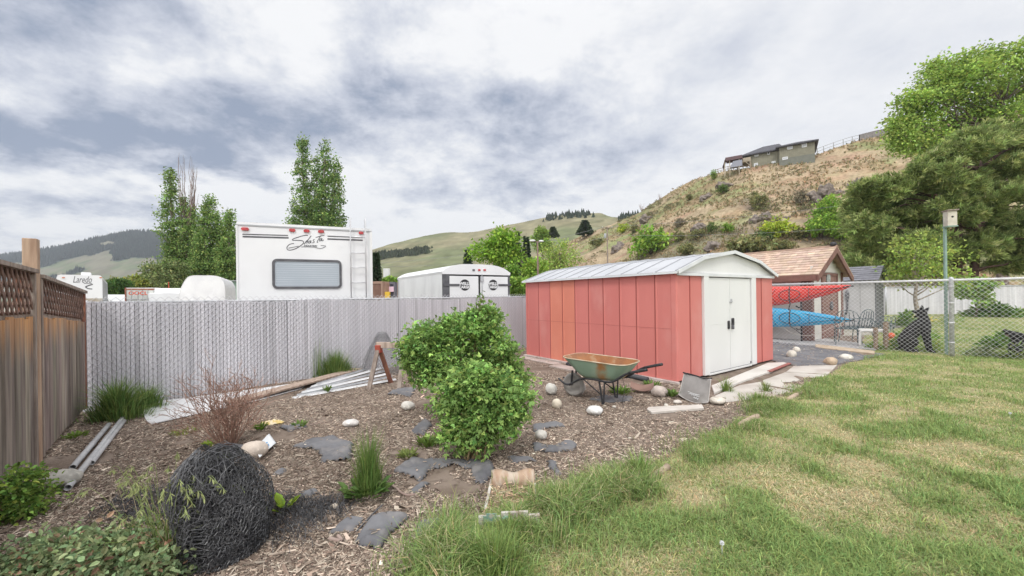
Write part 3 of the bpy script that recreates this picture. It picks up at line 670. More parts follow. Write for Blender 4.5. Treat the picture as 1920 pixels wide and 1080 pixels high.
a = LF.uv(136, 530.5); b = LF.uv(174, 530.5)
obj('lettering', text_mb('Laredo', .5, LF.w(a[0], a[1]+.02, .004), LF.e*1.02*(b[0]-a[0])/1.55, ZU*1.0, .002, .35, .0), M_dark, la_)
obj('swoosh', stroke_mb([([LF.uv(*p) for p in ((157, 531.5), (166, 531.8), (172, 531.3))], .03), ([LF.uv(*p) for p in ((160, 538), (166, 535.5), (174, 533))], .06), ([LF.uv(*p) for p in ((160, 538), (165, 541), (173, 542))], .05)], LF.o, LF.e, ZU, .05), M_dark, la_)
a = LF.uv(150, 512)[0]; mb = MB(); mb.obox(LF.w(a, LH, -1.2), LF.e*.38, ZU*.17, LF.n*.6); obj('roof_unit', mb, M_white, la_, bevel=.03)
for px in (119, 189):
    c = LF.uv(px, 520.6); mb = MB(); LF.rect(mb, c[0]-.05, c[0]+.05, c[1]-.025, c[1]+.025, 0, .03); obj('marker_light', mb, mat('amber_lens', (.55, .2, .1), rough=.3), la_)

# ================================================================ shipping containers and other things in the yard
KA = np.append(P(234, 540, 27)[:2], 0); KF = Face(KA, (.80, .60, 0)); KW = KF.uv(300, 540)[0]; KH = KF.uv(267, 539.5)[1]
kc = thing('shipping_container', 'white shipping container with red lettering on its closed left door', 'container', KA)
mb = MB(); mb.obox(KF.w(0, .15, -6), KF.e*KW, ZU*(KH-.15), KF.n*6); obj('body', mb, M_whiteold, kc)
for u0, u1 in ((.1, KW/2-.03), (KW/2+.03, KW-.1)):
    mb = MB(); KF.rect(mb, u0, u1, .25, KH-.18, .0, .05); dd = obj('door', mb, mat('container_door', (.66, .67, .63), (.57, .58, .55), scale=3), kc, bevel=.01)
    for f in (.3, .72):
        mb = MB(); u = u0+(u1-u0)*f; mb.tube([KF.w(u, .3, .07), KF.w(u, KH-.12, .07)], .013); obj('lock_rod', mb, M_galv, dd)
    mb = MB(); KF.rect(mb, u0, u1, 1.62, 1.68, .05, .065); obj('door_rib', mb, M_grey, dd)
mb = MB(); KF.rect(mb, .0, .07, .15, KH, .0, .06); KF.rect(mb, KW-.07, KW, .15, KH, .0, .06); KF.rect(mb, .07, KW-.07, KH-.17, KH-.06, .0, .03); obj('corner_post', mb, mat('rusty_edge', (.42, .20, .13), (.30, .12, .08), scale=5), kc)
a = KF.uv(241, 553); obj('lettering', text_mb('OOCL', .34, KF.w(a[0], a[1], .052), KF.e*1.0, ZU, .002, 0, .008), mat('red_paint', (.72, .10, .05), rough=.5), kc)
def stocky_container(name, label, px0, px1, py, d, c1, c2, e, group=None):
    A_ = np.append(P(px0, 540, d)[:2], 0); f = Face(A_, e); W = f.uv(px1, 540)[0]; Hh = f.uv(px0, py)[1]
    t = thing(name, label, 'container', A_, group=group); mb = MB(); n = 22
    pr = []
    for i in range(n):
        u = W*i/n; w = W/n; pr += [(u, 0), (u+w*.35, 0), (u+w*.5, -.04), (u+w*.85, -.04)]
    pr += [(W, 0), (W, -5), (0, -5)]
    mb.prism([(u, v) for u, v in pr], f.w(0, .15, 0), f.e, f.n, ZU*(Hh-.15)); obj('corrugated_wall', mb, mat(label[:12], c1, c2, scale=3, rough=.7), t)
    mb = MB(); f.rect(mb, 0, W, Hh-.12, Hh+.005, -.02, .03); f.rect(mb, W-.09, W, .15, Hh, .0, .035); obj('frame', mb, mat(label[:12]+'f', tuple(x*.8 for x in c1), rough=.6), t); return f, W, Hh
stocky_container('shipping_container', 'rust brown corrugated container just right of the travel trailer', 694, 718, 528, 21, (.38, .25, .19), (.30, .18, .14), (1, -.2, 0))
f2, w2, h2 = stocky_container('shipping_container', 'dark slate open storage container beside the brown one', 718.5, 741, 529, 21.5, (.17, .165, .20), (.12, .12, .15), (1, .15, 0))
mb = MB(); c = f2.uv(724, 553); f2.rrect(mb, c[0]-.02, c[0]+.24, .9, c[1]+.16, .06, .5, .04); top(obj('storage_tub', mb, mat('yellow_paint', (.70, .46, .05), rough=.5), bevel=.02), 'yellow storage tub standing in front of the dark slate container', 'tub')
mb = MB(); c = f2.uv(733.5, 543); f2.rrect(mb, c[0]-.12, c[0]+.14, c[1]-.12, c[1]+.16, .045, .06, .02); top(obj('sign', mb, mat('pink_board', (.68, .50, .60), rough=.6)), 'small pale pink board on the front of the dark slate container', 'sign')

# white tarped camper
TA = np.append(P(333, 540, 17.5)[:2], 0); TF = Face(TA, (.86, .5, 0)); TW = TF.uv(422, 540)[0]; TH = TF.uv(375, 516)[1]
tp = thing('covered_camper', 'camper wrapped in a creased white tarpaulin, left of the travel trailer', 'trailer', TA)
rings = []
base = [(-.12, .9), (0.02, 1.6), (.10, 2.05), (.26, TH-.22), (.44, TH-.03), (TW/2, TH), (TW-.34, TH-.02), (TW-.16, TH-.12), (TW-.03, TH-.4), (TW, 1.9), (TW, 1.3), (TW-.02, .9)]
bs = spline(base, 60)[:, :2]
for k, dd in enumerate(np.linspace(0, -5, 22)):
    q = 1-.25*max(0, (.35+dd)/.35) if dd > -.35 else 1
    r = []
    for j, (u, v) in enumerate(bs):
        w = .05*(fbm(np.array([u*2.2+dd*1.5]), np.array([v*1.1+dd*.4]), 4, 61)[0]-.5)
        uu = TW/2+(u-TW/2)*(.93+.07*q+w*.5) ; vv = v*(1 if v < 1 else .985+.015*q)+w
        r.append(TF.w(uu, vv, dd+w*1.4))
    rings.append(r)
# front skin of the tarp with drape folds
mb = MB(); mb.loft(rings, False, None, False)
fr = []
for t in np.linspace(0, 1, 16):
    fr.append([TF.w(TW/2+(u-TW/2)*t, 1.0+(v-1.0)*t if v > 1 else v, .10*(1-t*t)*math.exp(-((v-1.7)**2))+.05*(fbm(np.array([u*t*3.]), np.array([v*2.]), 4, 66)[0]-.5)*(1-t**6)) for u, v in bs])
mb.loft(fr, False, None, False); obj('tarpaulin', mb, mat('tarp', (.77, .77, .78), (.70, .70, .72), scale=2, rough=.6, bump=.3, bscale=6), tp, True)
mb = MB(); TF.rect(mb, .05, TW-.05, .5, 1.42, -4.5, -.12); obj('body', mb, M_dark, tp)

# green shed, grey-roofed house, boat, cars behind the fence
def box_house(name, label, cat, px0, px1, pyt, pye, d, e, depth, wallm, roofm, hip=False, kids=None):
    A_ = np.append(P(px0, 540, d)[:2], 0); f = Face(A_, e); W = f.uv(px1, 540)[0]; He = f.uv(px0, pye)[1]; Ht = f.uv((px0+px1)/2, pyt)[1]
    t = thing(name, label, cat, A_); mb = MB(); mb.obox(f.w(0, 0, -depth), f.e*W, ZU*He, f.n*depth); obj('wall', mb, wallm, t)
    o = .3; mb = MB()
    a, b, c, dd = f.w(-o, He, o), f.w(W+o, He, o), f.w(W+o, He, -depth-o), f.w(-o, He, -depth-o)
    k = min(W*.4, 2.) if hip else -o
    r0, r1 = f.w(k, Ht, -depth/2), f.w(W-k, Ht, -depth/2)
    mb.add([a, b, c, dd, r0, r1], [[0, 1, 5, 4], [2, 3, 4, 5]]); mb.f.append(np.array([[1, 2, 5], [3, 0, 4]])); mb.f.append(np.array([[0, 3, 2, 1]])); obj('roof', mb, roofm, t)
    if kids: kids(f, t, W, He)
    return t
def blue_door(f, t, W, He):
    c0 = f.uv(421, 545)[0]; c1 = f.uv(433.5, 545); mb = MB(); f.rect(mb, c0, c1[0], .0, c1[1], .0, .05); obj('door', mb, mat('blue_door', (.02, .12, .32), (.03, .16, .38), scale=3, rough=.5), t, bevel=.01)
box_house('metal_building', 'pale green metal building with a blue roller door beside the tarped camper', 'building', 405, 470, 521, 527.5, 32, (1, .05, 0), 8, mat('green_metal', (.30, .42, .33), (.26, .37, .29), scale=2), M_grey, kids=blue_door)
box_house('house', 'small distant house with grey roof between the white boat and the tarped camper', 'house', 321, 352, 531, 541, 75, (1, .1, 0), 9, M_whiteold, mat('grey_shingle', (.23, .23, .24), (.18, .18, .19), scale=6))
def car(name, label, loc, rot, paint, s=1.0):
    t = thing(name, label, 'car', loc, rot); L_, W = 4.5*s, 1.8*s
    prof = [(-L_/2, .35), (L_/2, .35), (L_/2, .72), (L_/2-.15, .85), (L_/2-1.1, .98), (L_/2-1.75, 1.44), (-.9, 1.50), (-L_/2+.35, 1.05), (-L_/2+.05, .98)]
    mb = MB()
    rings = [[(x, y, z if z < 1.0 else z) for x, z in prof] for y in (-W/2, W/2)]
    rr = [[(x*.985, -W/2*.93*(1 if z < 1 else .86), z) for x, z in prof], [(x, -W/2*(1 if z < 1 else .86), z) for x, z in prof], [(x, W/2*(1 if z < 1 else .86), z) for x, z in prof], [(x*.985, W/2*.93*(1 if z < 1 else .86), z) for x, z in prof]]
    mb.loft(rr, True); obj('body', mb, paint, t, world=False, bevel=.04)
    mb = MB()
    for sy in (-1, 1):
        mb.add([(-1.45*s, sy*W*.468, 1.02), (.95*s, sy*W*.468, 1.02), (.5*s, sy*W*.425, 1.40), (-.85*s, sy*W*.425, 1.44)], [[0, 1, 2, 3]])
    mb.shift((0, 0, 0)); obj('window', mb, M_glassd, t, world=False)
    mb = MB(); mb.add([(1.20*s, -.7*s, 1.03), (1.20*s, .7*s, 1.03), (.57*s, .66*s, 1.42), (.57*s, -.66*s, 1.42)], [[0, 1, 2, 3]]); mb.shift((.03, 0, .02)); obj('windscreen', mb, M_glassd, t, world=False)
    for sx in (-1, 1):
        for sy in (-1, 1):
            mb = MB(); mb.lathe([(.18, -.1), (.3, -.1), (.32, -.06), (.32, .06), (.3, .1), (.18, .1)], (sx*1.35*s, sy*(W/2-.12), .32), 16, ((1, 0, 0), (0, 0, 1), (0, 1, 0))); obj('wheel', mb, M_black, t, True, world=False)
    return t
c = P(222, 560, 24); car('parked_car', 'white car parked between the caravan and the white container', (c[0], c[1], 0), .25, mat('car_white', (.74, .75, .76), rough=.25, spec=.6))
c = P(212, 552, 30); cab = thing('pickup_truck', 'white pickup cab with dark windows behind the parked white car', 'truck', (c[0], c[1], 0), -.2)
mb = MB(); mb.prism([(-2.6, .5), (2.6, .5), (2.6, 1.15), (1.3, 1.25), (.8, 2.05), (-.7, 2.08), (-.9, 1.3), (-2.6, 1.3)], (0, -.9, 0), (1, 0, 0), (0, 0, 1), (0, 1.8, 0)); obj('body', mb, MATS['car_white'], cab, world=False, bevel=.06)
mb = MB(); mb.prism([(1.08, 1.32), (.72, 1.95), (.1, 1.97), (.1, 1.32)], (0, -.915, 0), (1, 0, 0), (0, 0, 1), (0, .01, 0)); mb.prism([(.0, 1.32), (.0, 1.97), (-.62, 1.97), (-.72, 1.32)], (0, -.915, 0), (1, 0, 0), (0, 0, 1), (0, .01, 0)); obj('window', mb, M_glassd, cab, world=False)
for sx in (-1.6, 1.6):
    for sy in (-1, 1):
        mb = MB(); mb.lathe([(.2, -.12), (.37, -.12), (.4, -.06), (.4, .06), (.37, .12), (.2, .12)], (sx, sy*.82, .4), 16, ((1, 0, 0), (0, 0, 1), (0, 1, 0))); obj('wheel', mb, M_black, cab, True, world=False)
c = P(317, 556, 28); bt = thing('motor_boat', 'white boat with a small red pennant resting on a trailer beside the container', 'boat', (c[0], c[1], 0), 2.25)
rg = []
for x, w, zk, zd in ((-2.6, .95, .95, 2.0), (-1.2, 1.05, .9, 2.02), (.4, 1.05, .9, 2.08), (1.8, .8, 1.0, 2.2), (2.7, .35, 1.5, 2.34), (3.1, .03, 2.1, 2.42)):
    rg.append([(x, -w, zd), (x, -w*.92, (zk+zd)/2), (x, -w*.5, zk+.12), (x, 0, zk), (x, w*.5, zk+.12), (x, w*.92, (zk+zd)/2), (x, w, zd), (x, 0, zd+.05)])
mb = MB(); mb.loft(rg, True); obj('hull', mb, M_white, bt, world=False)
mb = MB(); mb.prism([(-1.4, 2.0), (1.3, 2.08), (.5, 2.38), (-1.0, 2.40)], (0, -.7, 0), (1, 0, 0), (0, 0, 1), (0, 1.4, 0)); obj('cabin', mb, M_whiteold, bt, world=False, bevel=.04)
mb = MB(); mb.prism([(-2.6, 1.62), (2.6, 1.78), (2.6, 1.86), (-2.6, 1.70)], (0, -1.07, 0), (1, 0, 0), (0, 0, 1), (0, .03, 0)); obj('stripe', mb, mat('blue_stripe', (.15, .2, .4), rough=.4), bt, world=False)
mb = MB(); mb.tube([(-.4, 0, 2.3), (-.4, 0, 2.85)], .02); mb.add([(-.4, .01, 2.82), (-.4, .01, 2.58), (-.85, .01, 2.6)], [[0, 1, 2]]); obj('pennant', mb, mat('red_cloth', (.6, .08, .06), rough=.8), bt, world=False)
mb = MB(); mb.bar((-2.8, -.5, .5), (3.6, 0, .5), .1, .1); mb.bar((-2.8, .5, .5), (3.6, 0, .5), .1, .1)
for x in (-2, 0, 1.6): mb.bar((x, -.5, .55), (x, -.5, 1.15), .08, .08); mb.bar((x, .5, .55), (x, .5, 1.15), .08, .08)
obj('trailer_frame', mb, M_galv, bt, world=False)
# ================================================================ red metal shed
SN = A3(2.73, 6.62, 0); SL_ = nrm((-2.36, 3.35, 0)); SF_ = A3(-SL_[1], SL_[0], 0)*-1; SLEN, SWID, SH_ = 4.12, 3.62, 1.87
SIDE = Face(SN+SL_*SLEN, -SL_); FRONT = Face(SN, SF_)
shed = thing('metal_shed', 'salmon red metal garden shed with white double doors and pale grey gambrel roof', 'shed', SN+SL_*2+SF_*1.8)
M_shed = mat('red_steel', (.62, .205, .18), (.57, .18, .16), scale=.9, rough=.5, attr=True, c3=(.64, .27, .24), s3=1.6, sh3=(.5, .8), spec=.35, stretch=(1, 1, .6), bump=.06, bscale=3)
M_orng = mat('orange_steel', (.69, .245, .17), (.63, .215, .15), scale=.9, rough=.5, spec=.35, c3=(.70, .28, .2), s3=1.4, sh3=(.5, .8))
zb = .05
def panel_strip(mb, f, u0, u1, v0, v1, c=1.0):
    """a steel panel with a raised rib along one edge and slightly dished middle"""
    n = f.n; w = u1-u0; pr = [(u0, 0), (u0+.012, .012), (u0+.03, .012), (u0+.042, .003), (u0+w*.5, .0045), (u1-.012, .003), (u1-.003, -.004), (u1, -.012), (u0, -.012)]
    mb.prism([(a, b) for a, b in pr], f.w(0, v0, 0), f.e, n, ZU*(v1-v0), (c, c, c))
pu = [SIDE.uv(px, 600)[0] for px in (991, 1011, 1032.5, 1055.5, 1079, 1104.5, 1132, 1162.5, 1194, 1229)] + [SLEN-.09]
pu[0] = .06; mb = MB()
for i in range(10):
    if i in (2, 3): continue
    panel_strip(mb, SIDE, pu[i], pu[i+1], zb, SH_, float(RNG.uniform(.94, 1.05)))
obj('side_wall', mb, M_shed, shed)
for i in (2, 3):
    mb = MB(); panel_strip(mb, SIDE, pu[i], pu[i+1], zb, SH_); obj('wall_panel', mb, M_orng, shed, label='faded orange steel panel')
mb = MB(); SIDE.rect(mb, .0, .058, zb, SH_, -.04, .016); SIDE.rect(mb, SLEN-.088, SLEN+.0, zb, SH_, -.04, .014); obj('corner_post', mb, M_shed, shed, bevel=.005)
mb = MB(); SIDE.rect(mb, .02, SLEN-.02, zb, SH_, -.05, -.02); mb.obox(FRONT.w(.04, zb, -SLEN+.03), FRONT.e*(SWID-.08), ZU*(SH_-zb), FRONT.n*.04)
mb.obox(FRONT.w(SWID-.06, zb, -SLEN+.08), FRONT.e*.04, ZU*(SH_-zb), FRONT.n*(SLEN-.16)); obj('inner_wall', mb, mat('red_steel_plain', (.55, .16, .14), rough=.5), shed)
mb = MB(); SIDE.rect(mb, .0, SLEN-.09, SH_*.49, SH_*.49+.004, .0126, .0135); 
for u in pu[1:-1]: SIDE.rect(mb, u-.008, u+.001, zb, SH_, .0, .0132)
for px_ in (1294, 1428): FRONT.rect(mb, FRONT.uv(px_, 620)[0]-.008, FRONT.uv(px_, 620)[0]+.002, zb, SH_, .0, .0132)
obj('seam_line', mb, mat('red_seam', (.36, .105, .09), rough=.6), shed)
fu = lambda px: FRONT.uv(px, 620)[0]
uL, uR = fu(1317), fu(1414.5); ud0, ud1, udm = fu(1326), fu(1406.5), fu(1367.5); dtop = FRONT.uv(1328, 519)[1]; ftop = FRONT.uv(1318, 511.5)[1]
mb = MB()
for pr_ in (((.0, fu(1294)), (fu(1294), uL)), ((uR, fu(1428)), (fu(1428), SWID))):
    mb = MB()
    for a, b in pr_: panel_strip(mb, FRONT, a+.002, b-.001, zb, SH_, float(RNG.uniform(.95, 1.03)))
    obj('front_wall', mb, M_shed, shed)
M_door = mat('white_door', (.76, .765, .76), (.71, .715, .71), scale=1.3, rough=.45, c3=(.62, .62, .60), s3=4, sh3=(.62, .85), stretch=(1, 1, .4), bump=.08, bscale=4)
mb = MB(); FRONT.rect(mb, uL, ud0, zb, ftop, -.02, .045); FRONT.rect(mb, ud1, uR, zb, ftop, -.02, .045); FRONT.rect(mb, ud0, ud1, dtop, ftop, -.02, .045); FRONT.rect(mb, ud0, ud1, zb-.02, zb+.012, -.02, .03); obj('door_frame', mb, M_door, shed, bevel=.004)
mb = MB(); FRONT.rect(mb, ud0, ud1, zb+.012, dtop, -.03, -.01); obj('door_gap', mb, M_black, shed)
for k, (a, b) in enumerate(((ud0+.008, udm-.006), (udm+.006, ud1-.02))):
    mb = MB(); FRONT.rect(mb, a, b, zb+.025, dtop-.015, -.008, .016)
    FRONT.rect(mb, a+.012, b-.012, zb+.04+(dtop-zb)*.48, zb+.052+(dtop-zb)*.48, .0165, .019)
    dr = obj('door', mb, M_door, shed, bevel=.004)
    for v in (zb+.05, dtop-.05):
        pass
    if k == 0:
        c = FRONT.uv(1364, 608); mb = MB(); FRONT.rrect(mb, c[0]-.035, c[0]+.025, c[1]-.09, c[1]+.07, .016, .04, .02); obj('handle', mb, M_black, dr, bevel=.006)
    else:
        c = FRONT.uv(1371, 605); mb = MB(); FRONT.rrect(mb, c[0]-.03, c[0]+.03, c[1]-.05, c[1]+.09, .016, .05, .02); lk = obj('handle', mb, M_black, dr, bevel=.006)
        mb = MB(); FRONT.rrect(mb, c[0]-.045, c[0]+.0, c[1]-.12, c[1]-.04, .03, .06, .012); a_ = np.linspace(0, PI, 9); mb.tube([FRONT.w(c[0]-.022+.016*math.cos(t), c[1]-.04+.03*math.sin(t), .045) for t in a_], .004, 6); obj('padlock', mb, M_dark, dr, True)
        c = FRONT.uv(1369, 565); mb = MB(); mb.bar(FRONT.w(c[0]-.07, c[1]-.01, .03), FRONT.w(c[0]+.03, c[1], .03), .02, .012); FRONT.rrect(mb, c[0]-.02, c[0]+.025, c[1]-.02, c[1]+.05, .017, .035, .01); obj('latch', mb, M_galv, dr, bevel=.003)
        c = FRONT.uv(1406, 682); mb = MB(); FRONT.rect(mb, ud1-.05, ud1-.02, zb+.04, zb+.075, .017, .028); obj('bolt', mb, M_dark, dr)
# gambrel roof
gp = [FRONT.uv(*p) for p in ((1276, 511.5), (1307, 484), (1366, 472.5), (1422, 494))]
uP = gp[2][0]; e0 = (-.07, SH_+.0); b0 = (uP*.42, gp[1][1]+.01); pk = (SWID/2, gp[2][1]); b1 = (SWID-b0[0], b0[1]); e1 = (SWID+.07, SH_)
prof = [e0, b0, pk, b1, e1]
mb = MB(); mb.prism([(.0, SH_+.001), (b0[0], b0[1]-.025), (pk[0], pk[1]-.025), (b1[0], b1[1]-.025), (SWID, SH_+.001)], FRONT.w(0, 0, .0), FRONT.e, ZU, FRONT.n*.012)
obj('gable', mb, M_door, shed)
mb = MB(); mb.prism([(.0, SH_+.001), (b0[0], b0[1]-.025), (pk[0], pk[1]-.025), (b1[0], b1[1]-.025), (SWID, SH_+.001)], FRONT.w(0, 0, -SLEN), FRONT.e, ZU, FRONT.n*.012); obj('back_gable', mb, M_door, shed)
M_roof = mat('roof_steel', (.50, .51, .535), (.44, .45, .475), scale=1.5, rough=.4, spec=.4, metal=.1, c3=(.40, .395, .40), s3=3, sh3=(.6, .8))
M_roofrib = mat('roof_rib', (.34, .35, .37), rough=.5)
mb = MB(); rl = SLEN+.16
for (a, b) in zip(prof[:-1], prof[1:]):
    d = nrm((b[0]-a[0], b[1]-a[1])); nn = (-d[1]*.012, d[0]*.012)
    mb.prism([a, b, (b[0]+nn[0], b[1]+nn[1]), (a[0]+nn[0], a[1]+nn[1])], FRONT.w(0, 0, -SLEN-.07), FRONT.e, ZU, FRONT.n*rl)
ro = obj('roof', mb, M_roof, shed)
mb = MB()
for k in range(12):
    dd = -SLEN+.02+k*(SLEN/11.0)
    for (a, b) in zip(prof[:-1], prof[1:]):
        d = nrm((b[0]-a[0], b[1]-a[1])); nn = np.array((-d[1], d[0])); A_ = np.array(a)+nn*.012+d*.02; B_ = np.array(b)+nn*.012-d*.01
        mb.obox(FRONT.w(*A_, dd), FRONT.e*(B_-A_)[0]+ZU*(B_-A_)[1], FRONT.n*.022, (FRONT.e*nn[0]+ZU*nn[1])*.012)
obj('rib', mb, M_roofrib, ro)
mb = MB()
for (a, b) in zip(prof[:-1], prof[1:]):
    d = nrm((b[0]-a[0], b[1]-a[1])); nn = np.array((-d[1], d[0])); A_ = np.array(a)-nn*.035; B_ = np.array(b)-nn*.035
    mb.obox(FRONT.w(*A_, .085), FRONT.e*(B_-A_)[0]+ZU*(B_-A_)[1], FRONT.n*.012, (FRONT.e*nn[0]+ZU*nn[1])*.062)
mb.obox(FRONT.w(.0, SH_-.055, .014), FRONT.e*SWID, ZU*.05, FRONT.n*.035)
mb.obox(SIDE.w(-.07, SH_-.03, .075), SIDE.e*(SLEN+.15), ZU*.035, SIDE.n*.012)
obj('rake_trim', mb, mat('pale_trim', (.70, .72, .73), (.62, .64, .66), scale=3, rough=.45), ro)
mb = MB(); mb.obox(SIDE.w(-.05, -.05, .005), SIDE.e*(SLEN+.1), ZU*.098, SIDE.n*.07); mb.obox(FRONT.w(-.1, -.05, .05), FRONT.e*.3, ZU*.05, FRONT.n*.02); obj('base_rail', mb, mat('pink_white_board', (.60, .53, .50), (.48, .41, .38), scale=4, rough=.8, c3=(.35, .28, .25), s3=6), shed)

# ================================================================ slabs and path in front of the shed
def slab(px, z0, z1, label, name='paving_slab', m=None, cat='slab', group=None, shrink=.012):
    p = np.array([G(*a)[:2] for a in px]); c = p.mean(0); p = c+(p-c)*(1-shrink); mb = MB(); 
    mb.prism([tuple(a) for a in p], (0, 0, z0), (1, 0, 0), (0, 1, 0), (0, 0, z1-z0)); o = obj(name, mb, m or M_concrete, bevel=.008); top(o, label, cat, group); return o
M_conc2 = mat('pale_concrete', (.60, .575, .54), (.52, .49, .455), scale=2, rough=.9, bump=.4, bscale=50, c3=(.42, .37, .33), s3=1.6, sh3=(.58, .75))
PG = 'concrete slabs laid in front of the shed doors'
slab(((1333, 728), (1372, 712), (1440, 684), (1483, 682), (1445, 700), (1386, 721), (1338, 742)), -.05, .045, 'long pale concrete apron touching the shed door sill', m=M_conc2, group=PG)
slab(((1487, 688), (1572, 683), (1562, 694), (1553, 703), (1473, 699)), -.05, .02, 'concrete slab farthest from the camera, next to the black ground sheet', group=PG)
slab(((1471, 700), (1551, 704.5), (1490, 734), (1430, 722.5), (1430, 715)), -.05, .022, 'middle concrete slab with brown stains, between apron and lawn', group=PG)
slab(((1428, 717), (1428, 724), (1488, 735), (1420, 750), (1345, 757), (1340, 744), (1386, 724)), -.05, .018, 'concrete slab nearest the grass catcher bag', group=PG)
mb = MB(); mb.bar(A3(*G(1442, 701)[:2], .045), A3(*G(1484, 684)[:2], .045), .07, .02); top(obj('red_strip', mb, mat('red_strip', (.33, .13, .11), (.25, .10, .09), scale=8), bevel=.003), 'faded red metal strip lying along the slab joint', 'metal strip')

# ================================================================ rocks
def rock(px, py, w, h, c1, label, name='rock', group=None, seed=0, sink=.22, flat=1.0):
    g = G(px, py); d = g[1]; rw = w*d/F/2; rh = h*d/F/2*1.08; gg = A3(g[0], g[1]+rw*.5, 0); z = hg(gg[0], gg[1])
    k = 'rock%.2f%.2f%.2f' % c1
    m = mat(k, c1, tuple(x*.72 for x in c1), scale=9, rough=.9, bump=.5, bscale=30, c3=tuple(min(.8, x*1.15) for x in c1), s3=25, sh3=(.5, .7), attr=False)
    mb = MB(); mb.blob((0, 0, 0), (rw, rw*.8, rh*1.15), 22, .20, seed); o = obj(name, mb, m, smooth=True)
    o.location = (gg[0], gg[1], z-rh*sink); o.rotation_euler = (0, 0, RNG.uniform(-.5, .5)); return top(o, label, 'rock', group)
RG = 'rounded rocks lying on the garden bed'
for a in ((1083, 741, 33, 24, (.46, .44, .41), 'largest speckled grey boulder, in front of the wheelbarrow wheel'), (1034, 742, 23, 18, (.60, .58, .54), 'whitish rock just left of the wheelbarrow wheel'),
          (1044.5, 769, 19, 16, (.62, .55, .45), 'small cream rock in front of the wheelbarrow, nearer than the whitish one'), (1117, 783, 30, 14, (.70, .69, .67), 'smooth white stone in front of the wheelbarrow legs'),
          (763, 772, 28, 13, (.66, .63, .58), 'flat white stone left of the big green shrub'), (655, 804, 31, 11, (.66, .63, .60), 'flat white stone behind the feathery weed'),
          (1015, 827, 24, 15, (.62, .59, .54), 'cream stone lying on the black fabric right of the shrub'), (1239, 746, 29, 17, (.47, .40, .36), 'pinkish brown rock between rusty plate and grass catcher bag'),
          (1351, 761, 33, 11, (.62, .57, .50), 'long cream stone right of the grass catcher bag'), (1250, 768, 9, 7, (.62, .58, .52), 'tiny pale stone in front of the grass catcher bag'), (1272, 758, 17, 6, (.60, .55, .5), 'small flat stone at the left foot of the grass catcher bag'),
          (1487.5, 673.5, 18, 13, (.60, .56, .49), 'cream rock nearer of the touching pair on the black ground sheet'), (1496.5, 664, 15, 10, (.62, .58, .51), 'cream rock farther of the touching pair on the black ground sheet'),
          (1562, 686, 24, 13, (.48, .37, .27), 'brown rock at the corner of the farthest slab'), (1590, 675.5, 22, 10, (.62, .59, .53), 'pale lichen spotted rock at the lawn edge by the black ground sheet'),
          (101, 921, 56, 27, (.44, .42, .38), 'smooth grey boulder beside the cedar fence'), (1152, 769, 7, 4, (.6, .56, .5), 'pebble right of the smooth white stone'),
          (625, 958, 16, 8, (.6, .52, .42), 'small tan stone left of the torn black fabric in the foreground')):
    rock(*a, seed=int(a[0]), group=RG)

# ================================================================ black landscape fabric showing through the mulch
M_fab = mat('weed_fabric', (.17, .17, .18), (.115, .115, .125), scale=3, rough=.85, bump=.5, bscale=9, c3=(.21, .20, .20), s3=6, sh3=(.5, .72))
LIT = []
def fabric(px, label, lift=.03, st=.013, group='torn black fabric patches showing through the mulch', name='landscape_fabric', seed=0, m=None):
    pl = [tuple(G(*a)[:2]) for a in px]; p = np.array(pl); x0, y0 = p.min(0)-.03; x1, y1 = p.max(0)+.03
    X, Y = np.meshgrid(np.arange(x0, x1, st), np.arange(y0, y1, st)); wx = .05*(fbm(X*7, Y*7, 3, seed)-.5); wy = .05*(fbm(X*7+9, Y*7, 3, seed+1)-.5)
    m_ = inpoly(X+wx, Y+wy, pl)
    soft = m_.astype(float)
    for _ in range(9):
        q_ = np.pad(soft, 1, mode='edge'); soft = (q_[:-2, 1:-1]+q_[2:, 1:-1]+q_[1:-1, :-2]+q_[1:-1, 2:]+q_[1:-1, 1:-1])/5
    soft = np.clip((soft-.45)/.5, 0, 1)
    rd = 1-np.abs(2*fbm(X*2.3+Y*.8, Y*3.1-X*1.2, 3, seed+5)-1); z = hgt(X, Y)-.006+soft*(.008+.5*lift*rd**2.2+.014*fbm(X*9, Y*9, 3, seed+8))+.012*fbm(X*25, Y*25, 2, seed+3)
    cr = 1-np.abs(2*fbm(X*6.5+Y*3, Y*7-X*2, 3, seed+15)-1); z = z+soft*.030*np.clip(cr-.45, 0, 1)**1.3
    kk = m_ & (RNG.random(X.shape) < np.where(soft < .5, .30, .012)*(st/.013)**2); LIT.append((X[kk], Y[kk], z[kk]+.004))
    n = X.shape[1]; ii = np.arange(X.shape[0]-1)[:, None]*n+np.arange(n-1)[None]; q = np.stack([ii, ii+1, ii+n+1, ii+n], -1).reshape(-1, 4)[(m_[:-1, :-1] & m_[1:, 1:]).reshape(-1)]
    V_ = np.stack([X, Y, z], -1).reshape(-1, 3); u, inv = np.unique(q, return_inverse=True); mb = MB(); mb.add(V_[u], inv.reshape(-1, 4))
    o = obj(name, mb, m or M_fab, smooth=True); s = o.modifiers.new('solid', 'SOLIDIFY'); s.thickness = .003
    return top(o, label, 'fabric', group)
